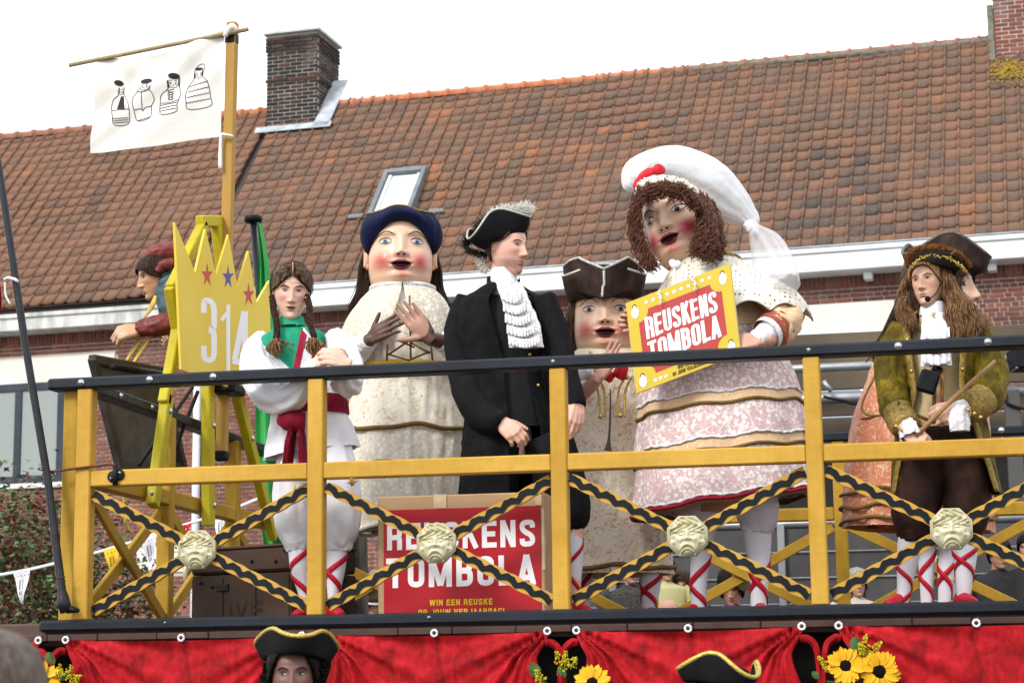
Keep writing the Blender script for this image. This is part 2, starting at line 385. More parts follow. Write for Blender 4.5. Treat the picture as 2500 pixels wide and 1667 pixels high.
def build_house(key, s0, s1, label, bk, mort, holes, gutter_mat, gz):
    root = thing('brick_house', label, 'house', hp((s0 + s1)/2, 0, 0), 'row houses behind the float')
    # ---- wall
    zt = gz[1] - .02
    wall = part('wall', box(hp((s0 + s1)/2, -.31, zt/2), (s1 - s0 - .004, .6, zt), np.c_[he, -hn, UPV], .002), mort, root, smooth=False)
    # bricks: cross bond, courses of 6 cm; a soldier course under the gutter
    rr = random.Random(3 if key == 'a' else 5); items = []
    c = 0; z = 1.2
    while z < gz[0] - .16:
        s = s0 + .01 - (.05 if c % 2 else 0)
        L = .185 if c % 2 == 0 else .085
        while s < s1 - .01:
            a, b = max(s, s0 + .01), min(s + L, s1 - .01)
            if b - a > .03: items.append((a, b, z, z + .044))
            s += L + .015
            if rr.random() < .12: L = .085 if L > .1 else .19
            else: L = (.19 if c % 2 == 0 else .085)
        z += .06; c += 1
    s = s0 + .01
    while s < s1 - .05:
        items.append((s, s + .048, gz[0] - .15, gz[0] + .03)); s += .06
    def inhole(a, b, z0, z1): return any(a < h[1] and b > h[0] and z0 < h[3] and z1 > h[2] for h in holes)
    clipped = []
    for a, b, z0, z1 in items:                                  # cut bricks at the openings
        if not inhole(a, b, z0, z1): clipped.append((a, b, z0, z1)); continue
        for h in holes:
            if a < h[1] and b > h[0] and z0 < h[3] and z1 > h[2]:
                if a < h[0] - .03: clipped.append((a, h[0] - .006, z0, z1))
                if b > h[1] + .03: clipped.append((h[1] + .006, b, z0, z1))
                break
    items = [q for q in clipped if not inhole(*q)]
    # which bricks show largest: in frame, not behind the float's people, nearest first
    sc = []
    for i, q in enumerate(items):
        x, y, zz = visible_px(hp((q[0] + q[1])/2, 0, (q[2] + q[3])/2))
        vis = (0 < x < 2500) and ((key == 'a' and 790 < y < 1480 and 0 < x < 470) or (key == 'b' and 640 < y < 900 and x > 1960))
        sc.append((0 if vis and (q[1] - q[0]) > .1 else 1, zz, i))
    pick = set(i for v, zz, i in sorted(sc)[:300])
    bmesh_ = {}
    for i in sorted(pick):
        a, b, z0, z1 = items[i]; kx = (round(b - a, 3), round(z1 - z0, 3))
        if kx not in bmesh_:
            V, F = chamfer_box(kx[0], .02, kx[1], .003); bmesh_[kx] = mesh('brick', V, F, BM[(bk, 0)], False)
        M = Matrix(frame(hp((a + b)/2, .002 + rr.uniform(-.002, .003), (z0 + z1)/2), he, -hn, UPV).tolist())
        inst('brick', bmesh_[kx], M, wall)
    V, F, rn = [], [], []
    for i, (a, b, z0, z1) in enumerate(items):
        if i in pick: continue
        o = rr.uniform(.004, .012); n = len(V)
        for s, zz in ((a, z0), (b, z0), (b, z1), (a, z1)): V.append(hp(s, o, zz))
        for s, zz in ((a, z0), (b, z0), (b, z1), (a, z1)): V.append(hp(s, -.02, zz))
        F += [(n, n + 1, n + 2, n + 3)] + [(n + (k + 1) % 4, n + k, n + 4 + k, n + 4 + (k + 1) % 4) for k in range(4)]; rn += [rr.random()]*5
    quads_mass('brickwork', V, F, BM[(bk, 1)], rn, wall)
    # ---- roof
    slab = []
    for d0 in (0,):
        V8 = [rp(s0, -.02, -.02), rp(s1, -.02, -.02), rp(s1, RL, -.02), rp(s0, RL, -.02)]
        back = [rp(s0, RL, -.02) - hn*4.2 - UPV*4.6, rp(s1, RL, -.02) - hn*4.2 - UPV*4.6]
        slab = (V8 + back, [(0, 1, 2, 3), (3, 2, 5, 4)])
    roof = part('roof', slab, simple('roof_underlay', (.06, .045, .04), None, .9), root, smooth=False)
    tme = mesh('roof_tile', TV, TF, TM[(key, 0)], True)
    nc = int((s1 - s0)/TW); off = (s1 - s0 - nc*TW)/2; cand = []
    for i in range(nc):
        for j in range(ROWS):
            o = rp(s0 + off + i*TW, j*REX - .01, .012 + .022*math.sin(i*.23 + 1.1*math.sin(j*.4)) + .012*math.sin(i*.61 + j*.5)); x, y, zz = visible_px(o + he*.1 + rs_*.12)
            cand.append((0 if (-5 < x < 2505 and y < 700) else 1, zz, i, j, o))
    cand.sort(key=lambda q: q[:2]); V, F, rn = [], [], []
    for k, (v, zz, i, j, o) in enumerate(cand):
        jit = rr.uniform(-.003, .003); tw = rr.gauss(0, .009)
        ex = he*math.cos(tw) + rs_*math.sin(tw); ey = rs_*math.cos(tw) - he*math.sin(tw)
        fr = frame(o + rn_*jit + rs_*(rr.uniform(-.009, .009) - (.03 if rr.random() < .012 else 0)), ex, ey, rn_)
        if k < 300: inst('roof_tile', tme, Matrix(fr.tolist()), roof)
        else:
            n = len(V); V += list(TV @ fr[:3, :3].T + fr[:3, 3]); F += [tuple(q + n for q in f) for f in TF]; rn += [rr.random()]*len(TF)
    quads_mass('roof_tiles', V, F, TM[(key, 1)], rn, roof, True)
    # ---- ridge tiles
    terr = simple('ridge_new', hexc('a8603f'), hexc('b87350'), .75, 6., .2, 40.); oldr = simple('ridge_old', hexc('7b6a60'), hexc('96644f'), .85, 5., .5, 40.)
    def ridge_geo(L):
        th = np.linspace(-.35, PI + .35, 9); V, F = [], []
        for y, r in ((0, .1), (.05, .103), (.052, .082), (L, .08)):
            for q in th: V.append((y, -r*math.cos(q), r*math.sin(q)))
        return A(V), grid_faces(4, 9)
    k = int((s1 - s0)/.31); rm = {}
    for q in (0, 1): rm[q] = mesh('ridge_tile', *ridge_geo(.32), oldr if q else terr, True)
    for i in range(k):
        s = s0 + i*.31; x, y, zz = visible_px(rp(s, RL))
        old = 1 if (key == 'a' and x < 520) or x > 1600 else 0
        inst('ridge_tile', rm[old], Matrix(frame(rp(s, RL - .02, .0) - UPV*.02, he, -hn, UPV).tolist()), roof)
    if key == 'b': part('ridge_mortar', sweep([rp(hpix(1600, 190)[0] - .0, RL - .08, .02), rp(s1, RL - .08, .02)], [.05, .05], 8), simple('moss_mortar', hexc('5d5a50'), hexc('7d7a70'), .95, 12., .8, 50.), roof)
    # ---- gutter
    g0, g1 = gz
    gut = part('gutter', join(box(hp((s0 + s1)/2, .2, (g0 + g1)/2), (s1 - s0 - .01, .4, g1 - g0), np.c_[he, -hn, UPV], .01),
                              box(hp((s0 + s1)/2, .41, g1 - .04), (s1 - s0 - .01, .04, .07), np.c_[he, -hn, UPV], .01)), gutter_mat, root, smooth=False)
    part('gutter_lip', box(hp((s0 + s1)/2, .425, g1 + .008), (s1 - s0 - .012, .03, .02), np.c_[he, -hn, UPV], .003), zinc if key == 'b' else black_gap, gut, smooth=False)
    if key == 'b':
        for px in (880, 1180, 1480, 1790, 2118, 2422):
            s, z = hpix(px, 650, .2); part('corbel', box(hp(s, .12, g0 - .05), (.11, .2, .1), np.c_[he, -hn, UPV], .01), gutter_mat, gut, smooth=False)
    return root, wall, roof
gA = (hpix(150, 800, .4)[1], hpix(150, 757, .4)[1]); gB = (hpix(1395, 705, .4)[1], hpix(1400, 648, .4)[1])
# window openings
wa = (hpix(-260, 945)[0], hpix(164, 945)[0], hpix(80, 1180)[1], hpix(80, 935)[1])
la = (wa[0] - .2, hpix(281, 900)[0], hpix(100, 940)[1], hpix(100, 873)[1])
la2 = (hpix(335, 1370)[0], hpix(437, 1370)[0] + .5, hpix(380, 1397)[1], hpix(380, 1337)[1])
lb = (hpix(1945, 780)[0] - .7, hpix(2185, 770)[0], hpix(2050, 803)[1], hpix(2050, 741)[1])
wb = (lb[0] + .15, lb[1] - .1, lb[2] - 1.3, lb[2])
hA, wallA, roofA = build_house('a', S_L, S_B, 'left brick row house with weathered gutter, dark framed window and orange roof tiles', 'pale', mortar_pale, [wa, la, la2], old_white, gA)
hB, wallB, roofB = build_house('b', S_B, S_R, 'right brick row house with white gutter, roof window and greyish tiles', 'red', mortar_pale, [lb, wb], white_paint, gB)
HR = np.c_[he, -hn, UPV]
def hbox(s0, s1, z0, z1, d0, d1, ch=.004): return box(hp((s0 + s1)/2, (d0 + d1)/2, (z0 + z1)/2), (s1 - s0, d1 - d0, z1 - z0), HR, ch)
part('lintel', hbox(la[0], la[1], la[2], la[3], -.1, .02), concrete_w, wallA, smooth=False)
part('lintel', hbox(la2[0], la2[1], la2[2], la2[3], -.1, .02), concrete_w, wallA, smooth=False)
part('lintel', hbox(lb[0], lb[1], lb[2], lb[3], -.1, .03), concrete_w, wallB, smooth=False)
def window(parent, w, nm, frame_m, pane_m, fr=.09, d=-.02):
    root = part('window', join(hbox(w[0], w[1], w[3] - fr, w[3], d - .08, d), hbox(w[0], w[1], w[2], w[2] + fr, d - .08, d),
                               *[hbox(x - fr/2, x + fr/2, w[2] + fr, w[3] - fr, d - .08, d - .004) for x in nm]), frame_m, parent, smooth=False)
    for a, b in zip(nm[:-1], nm[1:]):
        part('pane', hbox(a + fr/2 + .002, b - fr/2 - .002, w[2] + fr + .002, w[3] - fr - .002, -.005, d - .025, .001), pane_m, root, smooth=False)
    return root
xs = [wa[0] + .05, hpix(-110, 1000)[0], hpix(46, 1000)[0], hpix(150, 1000)[0]]
wA = window(hA, wa, xs, win_dark, blinds, .11, .03)
part('window_sill', hbox(wa[0] - .1, wa[1] + .05, wa[2] - .07, wa[2], -.05, .07), concrete_w, wA, smooth=False)
xs = [wb[0] + .05] + [hpix(q, 830)[0] for q in (1972, 2105, 2180)]
window(hB, wb, xs, win_white, glass_mat('pane_blue', (.2, .24, .32), .08), .1, .03)
s, z = hpix(481, 1000, .1)
part('downpipe', sweep([hp(s, .1, gA[0]), hp(s, .1, 1.)], [.055, .055], 14), simple('pipe_white', hexc('c2c7ca'), hexc('d5d9da'), .4, 3.), hA)
# roof window
q = [rpix(*v) for v in ((946, 420), (1050, 404), (1015, 494), (912, 508))]
sw0, sw1 = (q[0][0] + q[3][0])/2, (q[1][0] + q[2][0])/2; l1 = (q[0][1] + q[1][1])/2 - .22; l0 = l1 - 1.2; sw0 += .04; sw1 += .05
RR_ = np.c_[he, rs_, rn_]
def rbox(s0, s1, a, b, h0, h1): return box(rp((s0 + s1)/2, (a + b)/2, (h0 + h1)/2), (s1 - s0, b - a, h1 - h0), RR_, .006)
rw = part('roof_window', join(rbox(sw0, sw0 + .07, l0, l1, .02, .17), rbox(sw1 - .07, sw1, l0, l1, .02, .17), rbox(sw0 + .07, sw1 - .07, l1 - .1, l1, .02, .175), rbox(sw0 + .07, sw1 - .07, l0, l0 + .08, .02, .17)), simple('roof_window_frame', hexc('5d6468'), hexc('70787c'), .4, 4.), roofB, smooth=False)
part('inner_frame', join(rbox(sw0 + .075, sw0 + .13, l0 + .085, l1 - .105, .02, .13), rbox(sw1 - .13, sw1 - .075, l0 + .085, l1 - .105, .02, .13)), simple('sash_white', hexc('c5cbcf'), None, .4), rw, smooth=False)
part('pane', rbox(sw0 + .132, sw1 - .132, l0 + .085, l1 - .105, .09, .1), glass_mat('roof_glass', (.75, .78, .8), .03), rw, smooth=False)  # pale base colour stands in for the white sky reflected in the glass
for px, py in ((872, 533), (1068, 520)):
    s, l = rpix(px, py); v = part('roof_vent', rbox(s - .11, s + .11, l - .09, l + .0, .05, .075), simple('vent_metal', hexc('6b6d6c'), None, .5), roofB, smooth=False)
    for k in range(9): part('slat', rbox(s - .1 + k*.025, s - .088 + k*.025, l - .088, l - .006, .076, .085), simple('vent_slat', hexc('8d908f'), None, .5), v, smooth=False)
# chimneys
def chimney(parent, pxl, pxr, py_base, py_top, depth, key, mort, cap=True, seed=1, corbels=()):
    s0, l0 = rpix(pxl, py_base); s1 = rpix(pxr, py_base)[0]; base = rp((s0 + s1)/2, l0)
    dfr = (base - H0) @ hn                                    # forward distance of the front face
    X = PP((pxl + pxr)/2, py_top, hp(0, dfr, 0), hn); zt = X[2]; zb = base[2] - .05; w = s1 - s0
    ch = part('chimney', hbox(s0 + .008, s1 - .008, zb - .9, zt, dfr - depth + .008, dfr - .008), mort, parent, smooth=False)
    rr = random.Random(seed); pool = {}; z = zb; c = 0; n = int((zt - zb - .02)/.062)
    for c in range(n):
        z = zb + c*.062; grow = .018 if any(a <= c/n <= b for a, b in corbels) else 0
        for face in (0, 1, 2):
            L = w if face == 0 else depth; s = -grow if face == 0 else .095 if c % 2 else 0; end = L + (grow if face == 0 else 0); first = True
            while s < end - .03:
                l = .19; 
                if first and c % 2 == (0 if face == 0 else 1): l = .092
                first = False; b = min(s + l, end); ln = round(b - s, 2)
                if b - s > .04:
                    k = (ln,)
                    if k not in pool: pool[k] = mesh('brick', *chamfer_box(b - s, .03, .05, .004), BM[(key, 0)], False)
                    j = rr.uniform(-.004, .004) + grow; m = (s + b)/2
                    if face == 0: M = frame(hp(s0 + m, dfr - .013 + j, z + .031), he, -hn, UPV)
                    elif face == 1: M = frame(hp(s1 - .013 + j, dfr - m - .005, z + .031), -hn, -he, UPV)
                    else: M = frame(hp(s0 + .013 - j, dfr - m - .005, z + .031), -hn, -he, UPV)
                    inst('brick', pool[k], Matrix(M.tolist()), ch)
                s = b + .012
    if cap: part('chimney_cap', hbox(s0 - .05, s1 + .05, zt, zt + .05, dfr - depth - .05, dfr + .06, .008), simple('cap_stone', hexc('a9b4b4'), hexc('c3cbca'), .7, 5., .3, 30.), ch, smooth=False)
    return ch, s0, s1, dfr, zb, zt
ch, c0, c1, cd, cb, ct = chimney(roofB, 650, 768, 318, 82, .95, 'dark', simple('mortar_sooty', hexc('9a938c'), hexc('b5aea6'), .95, 6.), True, 2, [(.49, .53), (.83, 1.)])
part('flashing', join(hbox(c0 - .02, c1 + .02, cb - .05, cb + .1, cd, cd + .02), rbox(c0 - .12, c1 + .3, rpix(700, 318)[1] - .16, rpix(700, 318)[1] - .01, .085, .1)), simple('lead', hexc('8f969c'), hexc('b4bbc0'), .55, 5., .4, 12.), ch, smooth=False)
lr = rpix(768, 318)
part('flashing', join(rbox(c1, c1 + .26, lr[1] - .05, lr[1] + 1.3, .085, .1)), simple('lead', hexc('8f969c'), None), ch, smooth=False)
ch2 = chimney(roofB, 2432, 2600, 152, -60, .9, 'red', mortar_pale, True, 4)
part('flashing', hbox(ch2[1] - .09, ch2[1] - .005, ch2[4] - .05, ch2[4] + .9, ch2[3] - .5, ch2[3] + .01), simple('moss_mortar', hexc('5d5a50'), None), ch2[0], smooth=False)
lich = simple('lichen_yellow', hexc('7d681c'), hexc('93792a'), .95, 20., .8, 60.)
V, F = [], []; rr = random.Random(5)
for i in range(420):
    px, py = rr.gauss(2468, 28), rr.gauss(180, 16); s, l = rpix(px, py)
    if px < 2410 or py < 152: continue
    r = rr.uniform(.006, .022); n = len(V); k = 7
    for a in range(k): V.append(rp(s + r*math.cos(a*2*PI/k)*rr.uniform(.6, 1.3), l + r*math.sin(a*2*PI/k)*rr.uniform(.6, 1.3), .055))
    V.append(rp(s, l, .07)); F += [(n + a, n + (a + 1) % k, n + k) for a in range(k)]
tag(part('lichen', (A(V), F), lich, roofB), kind='stuff')
# ================================================================== the parade float
BAY = 1.0963; FD = 3.03; ZM = .672; HR_ = 1.10; NB = 5; XR = NB*BAY
yellow = painted('post_yellow', hexc('ab832c'), hexc('c2993f'), .5)
yellow_worn = painted('post_yellow_worn', hexc('93721e'), hexc('b28e31'), .55)
yl_edge = simple('brace_yellow', hexc('ad8530'), hexc('bf9642'), .55, 5., .1, 40.)
blackp = painted('rail_black', hexc('14181e'), hexc('20262e'), .45, .2)
blackm = simple('black_band', hexc('0f1217'), hexc('161a20'), .5, 6., .1, 40., spec=.15)
steel = simple('bolt_steel', hexc('b9bcc0'), hexc('d0d3d6'), .3, 10., metal=.9)
deckwood = simple('deck_boards', hexc('3b2c28'), hexc('523c36'), .8, 3., .4, 30.)
ivory = simple('mask_gold', hexc('aea680'), hexc('cbc5a6'), .36, 9., .15, 30., metal=.2)
fl = thing('parade_float', 'yellow and black wooden parade float with cross-braced railing and mask medallions', 'parade float', (XR/2, FD/2, Z0 - .06))
part('deck', box((XR/2 - .6, FD/2 - .01, Z0 - .06), (XR + 1.3, FD + .02, .1), None, .01), simple('deck_ply', hexc('4a3a33'), hexc('5d4a41'), .8, 2., .3, 20.), fl, smooth=False)
rr = random.Random(9)
x = -1.25
while x < XR + .1:
    w = rr.choice((.24, .28, .31)); part('deck_board', box((x + w/2, -.012 + rr.uniform(-.003, .003), Z0 - .078), (w - .003, .1, .03 + rr.uniform(-.002, .002)), None, .004), deckwood, fl, smooth=False); x += w
part('edge_beam', box((XR/2 - .06, -.005, Z0 - .025), (XR + .24, .12, .052), None, .012), blackp, fl, smooth=False)
part('under_frame', join(box((XR/2 - .6, .16, Z0 - .22), (XR + 1.3, .08, .2)), box((XR/2 - .6, FD - .2, Z0 - .22), (XR + 1.3, .08, .2)), box((XR/2 - .6, FD/2, Z0 - .8), (XR + 1.2, FD - .6, .9))), simple('under_dark', (.02, .018, .016), None, .9), fl, smooth=False)
for wx in (.2, 1.3, XR - 1.4, XR - .3):
    for wy in (.5, FD - .5):
        t_ = part('wheel', lathe([(.05, -.09), (.26, -.11), (.36, -.1), (.38, -.05), (.38, .05), (.36, .1), (.26, .11), (.05, .09)], 28, (wx, wy, .38), rotx(PI/2)), simple('tyre', (.02, .02, .02), None, .85), fl)
        part('rim', lathe([(.04, -.1), (.2, -.115), (.21, -.1)], 24, (wx, wy - .0, .38), rotx(PI/2)), steel, t_)
def zf(z): return Z0 + z
# ---- posts, rails
def post(x, y, m=yellow, z1=1.05, w=.072): return part('post', box((x, y, zf(z1/2)), (w, w, z1), None, .006), m, fl, smooth=False)
for i in range(NB + 1): post(i*BAY, 0)
post(-.085, .045, yellow_worn)
for k in (1, 2, 3): post(0, FD*k/3, yellow_worn)
for i in range(1, NB + 1): post(i*BAY, FD, yellow_worn)
tr = part('top_rail', box((XR/2 - .03, -.0, zf(HR_ - .026)), (XR + .3, .1, .052), None, .01), blackp, fl, smooth=False)
part('top_rail', beam((-.03, .05, zf(HR_ - .03)), (-.03, FD + .03, zf(HR_ - .03)), .05, .09, (1, 0, 0), .008), blackp, fl, smooth=False)
part('top_rail', box((XR/2, FD, zf(HR_ - .026)), (XR + .1, .1, .05), None, .008), blackp, fl, smooth=False)
for i in range(NB):
    part('mid_rail', box(((i + .5)*BAY, 0, zf(ZM - .037)), (BAY - .073, .066, .074), None, .006), yellow, fl, smooth=False)
    part('mid_rail', box(((i + .5)*BAY, FD, zf(ZM - .037)), (BAY - .073, .066, .074), None, .006), yellow_worn, fl, smooth=False)
for k in range(3):
    part('mid_rail', box((0, FD*(k + .5)/3, zf(ZM - .03)), (.066, FD/3 - .073, .074), None, .006), yellow_worn, fl, smooth=False)
part('edge_beam', box((-.0, FD/2, Z0 - .022), (.1, FD - .13, .05), None, .01), blackp, fl, smooth=False)
part('edge_beam', box((XR/2, FD, Z0 - .025), (XR + .1, .12, .05), None, .012), blackp, fl, smooth=False)
# bolts
def bolt(p, axis, r=.017, nm='bolt'):
    z = nrm(axis); x = nrm(np.cross(z, [0.3, .2, 1])); y = np.cross(z, x)
    o = part(nm, xf(lathe([(r, 0), (r, .003), (r*.62, .004), (r*.55, .01), (r*.3, .013), (0.0005, .0135)], 16), frame(p, x, y, z)), steel, fl)
for px, py in ((198, 931), (365, 923), (520, 918), (1350, 889), (1974, 853), (2193, 846), (2412, 837)):
    X = P(px, py, -.05); bolt((X[0], -.0505, zf(HR_ - .026)), (0, -1, 0), .016 if px not in (1350, 1974) else .009)
for y in (.35, .75, 1.6): bolt((.0155, y, zf(HR_ - .03)), (1, 0, 0), .013)
for px in (2411 + 34,): X = P(px, 1056, FD - .05); bolt((X[0], FD - .0505, zf(HR_ - .026)), (0, -1, 0), .018)
bolt((1.62, -.0655, Z0 - .02), (0, -1, 0), .008); bolt((.42, -.0655, Z0 - .02), (0, -1, 0), .006)
# ---- cross braces with painted rope bands
def wave_brace(p, q, yoff):
    p, q = A(p), A(q); L = np.linalg.norm(q - p); d = (q - p)/L; n = A([-d[2], 0, d[0]]); 
    if n[2] < 0: n = -n
    ts = np.linspace(0, L, 120); lam = .082; w = .0225
    def rim(t, sgn, ph):                                        # scalloped edge of the board
        f = ((t/lam + ph) % 1.0); return sgn*(w + .005*np.sin(PI*f)**.6)
    up_, lo_ = rim(ts, 1, 0), rim(ts, -1, .5); V = []
    for k, (y0) in enumerate((yoff, yoff + .024)):
        for arr in (up_, lo_): V.append(p + np.outer(ts, d) + np.outer(arr, n) + A([0, y0, 0]))
    m = len(ts); V = np.vstack(V); F = []
    for i in range(m - 1):
        a, b, c, e = i, i + m, i + 2*m, i + 3*m
        F += [(a, b, b + 1, a + 1), (c, c + 1, e + 1, e), (a, a + 1, c + 1, c), (b, e, e + 1, b + 1)]
    F += [(0, 2*m, 3*m, m), (m - 1, 2*m - 1, 4*m - 1, 3*m - 1)]
    b_ = part('brace', (V, F), yl_edge, fl, smooth=False)
    f = (ts/lam) % 1.0; c0 = .0085*np.sin(2*PI*ts/lam) + .0025*np.sin(4*PI*ts/lam + 1.); hw = .0152 + .0015*np.sin(4*PI*ts/lam + .8)
    saw = .003*(f - .5)
    up2 = np.minimum(c0 + hw + saw, w + .004); lo2 = np.maximum(c0 - hw + saw, -w - .004); V = []
    for y0 in (yoff - .004, yoff + .001):
        for arr in (up2, lo2): V.append(p + np.outer(ts, d) + np.outer(arr, n) + A([0, y0, 0]))
    V = np.vstack(V); F = []
    for i in range(m - 1):
        a, b, c, e = i, i + m, i + 2*m, i + 3*m
        F += [(a, b, b + 1, a + 1), (a, a + 1, c + 1, c), (b, e, e + 1, b + 1)]
    part('rope_band', (V, F), blackm, b_, smooth=False)
# medallion with an unhappy face in relief
def medallion_geo():
    n = 75; u = np.linspace(-1, 1, n); X, Z = np.meshgrid(u, u); H = np.zeros_like(X)
    def gss(cx, cz, sx, sz, a, rot=0.):
        dx, dz = X - cx, Z - cz; c, s = math.cos(rot), math.sin(rot); p, q = dx*c + dz*s, -dx*s + dz*c
        return a*np.exp(-(p/sx)**2 - (q/sz)**2)
    octo = np.maximum(np.maximum(abs(X), abs(Z)), (abs(X) + abs(Z))/1.36)
    fm = (X/.68)**2 + ((Z + .06)/.9)**2
    H += np.where(fm < 1, .34*np.sqrt(np.clip(1 - fm, 0, 1)), 0)
    H += gss(0, .08, .1, .24, .2) + gss(0, -.12, .15, .09, .16) + gss(-.14, -.14, .07, .06, .06) + gss(.14, -.14, .07, .06, .06)
    for s in (-1, 1):
        H += gss(s*.3, .3, .22, .055, .15, -s*.35) + gss(s*.28, .1, .17, .1, -.13) + gss(s*.29, .1, .11, .06, .12) + gss(s*.29, .02, .13, .03, -.06)
        H += gss(s*.38, -.16, .14, .12, .08) + gss(s*.22, -.27, .05, .16, -.1, s*.6) + gss(s*.68, .02, .08, .2, .12) + gss(s*.7, -.3, .1, .1, .13)
    arc = -.52 - .22*(X/.34)**2
    H += np.where(abs(X) < .42, .15*np.exp(-((Z - arc - .12)/.05)**2) + .16*np.exp(-((Z - arc + .1)/.055)**2) - .16*np.exp(-((Z - arc)/.045)**2), 0)*np.exp(-(X/.36)**4)
    H += gss(0, -.78, .2, .1, .08)
    hair = (Z > .34 - .25*abs(X)) & (fm < 1.75) & (octo < .97)
    H = np.where(hair, .22 + .08*np.sin(16*X + 5*np.sin(8*Z)) + .06*np.cos(18*Z + 9*X*X), H)
    H = np.where(octo > .96, 0, H); sc = .086
    keep = octo <= 1.0; idx = -np.ones_like(X, int); V = []; 
    for i in range(n):
        for j in range(n):
            if keep[i, j]: idx[i, j] = len(V); V.append((X[i, j]*sc, -.012 - H[i, j]*sc*.62, Z[i, j]*sc))
    F = [(idx[i, j], idx[i, j + 1], idx[i + 1, j + 1], idx[i + 1, j]) for i in range(n - 1) for j in range(n - 1) if min(idx[i, j], idx[i, j + 1], idx[i + 1, j + 1], idx[i + 1, j]) >= 0]
    k = len(V); t8 = math.tan(PI/8); oc = [(t8, -1), (1, -t8), (1, t8), (t8, 1), (-t8, 1), (-1, t8), (-1, -t8), (-t8, -1)]
    V += [(a*sc*1.0, -.0125, b*sc*1.0) for a, b in oc] + [(a*sc, .01, b*sc) for a, b in oc]
    F += [(k + i, k + 8 + i, k + 8 + (i + 1) % 8, k + (i + 1) % 8) for i in range(8)] + [tuple(k + 15 - i for i in range(8)), tuple(k + i for i in range(8))]
    return A(V), F
medal_me = mesh('medallion', *medallion_geo(), ivory, True)
zb_, zt_ = .008, ZM - .078
for i in range(NB):
    xa, xb = i*BAY + .045, (i + 1)*BAY - .045
    wave_brace((xa, 0, zf(zt_ - .03)), (xb, 0, zf(zb_ + .035)), -.012)
    wave_brace((xa, 0, zf(zb_ + .035)), (xb, 0, zf(zt_ - .03)), .016)
    cx, cz = (xa + xb)/2, zf((zb_ + zt_)/2)
    inst('medallion', medal_me, Matrix.Translation((cx, -.02, cz)), fl)
    # back railing: plain boards and the backs of its medallions
    part('brace', beam((xa, FD - .02, zf(zt_ - .03)), (xb, FD - .02, zf(zb_ + .03)), .06, .024), yellow_worn, fl, smooth=False)
    part('brace', beam((xa, FD + .006, zf(zb_ + .03)), (xb, FD + .006, zf(zt_ - .03)), .06, .024), yellow_worn, fl, smooth=False)
    M = Matrix.Translation((cx, FD + .045, cz)) @ Matrix.Rotation(PI, 4, 'Z'); inst('medallion', medal_me, M, fl)
for k in range(3):
    ya, yb = FD*k/3 + .045, FD*(k + 1)/3 - .045
    part('brace', beam((.012, ya, zf(zt_ - .03)), (.012, yb, zf(zb_ + .03)), .06, .024, (1, 0, 0)), yellow_worn, fl, smooth=False)
    part('brace', beam((-.014, ya, zf(zb_ + .03)), (-.014, yb, zf(zt_ - .03)), .06, .024, (1, 0, 0)), yellow_worn, fl, smooth=False)
    if k < 1: continue
    M = Matrix.Translation((-.05, (ya + yb)/2, zf((zb_ + zt_)/2))) @ Matrix.Rotation(-PI/2, 4, 'Z'); inst('medallion', medal_me, M, fl)
# bracket and wire that hold the leaning pole
X = P(284, 1161, -.034)
part('pole_bracket', join(lathe([(.025, 0), (.027, .006), (.02, .01)], 18, X + A([-.014, 0, -.004]), rotx(PI/2)), lathe([(.025, 0), (.027, .006), (.02, .01)], 18, X + A([.014, 0, .004]), rotx(PI/2)), sweep([X + A([0, -.012, -.045]), X + A([0, -.014, .045])], [.012, .012], 10)), blackm, fl)
for s in (-1, 1): bolt(X + A([s*.02, -.011, s*.012]), (0, -1, 0), .007)
wire = [P(112, 1168, -.085), P(104, 1160, -.05), P(120, 1152, -.07), P(165, 1146, -.05), P(200, 1141, -.045), P(240, 1137, -.045), P(268, 1133, -.045), P(282, 1140, -.05)]
part('wire', sweep(wire, [.006]*8, 8, smoothn=40), simple('rusty_wire', hexc('4b3026'), hexc('6b4433'), .8, 30., .5, 60.), fl)

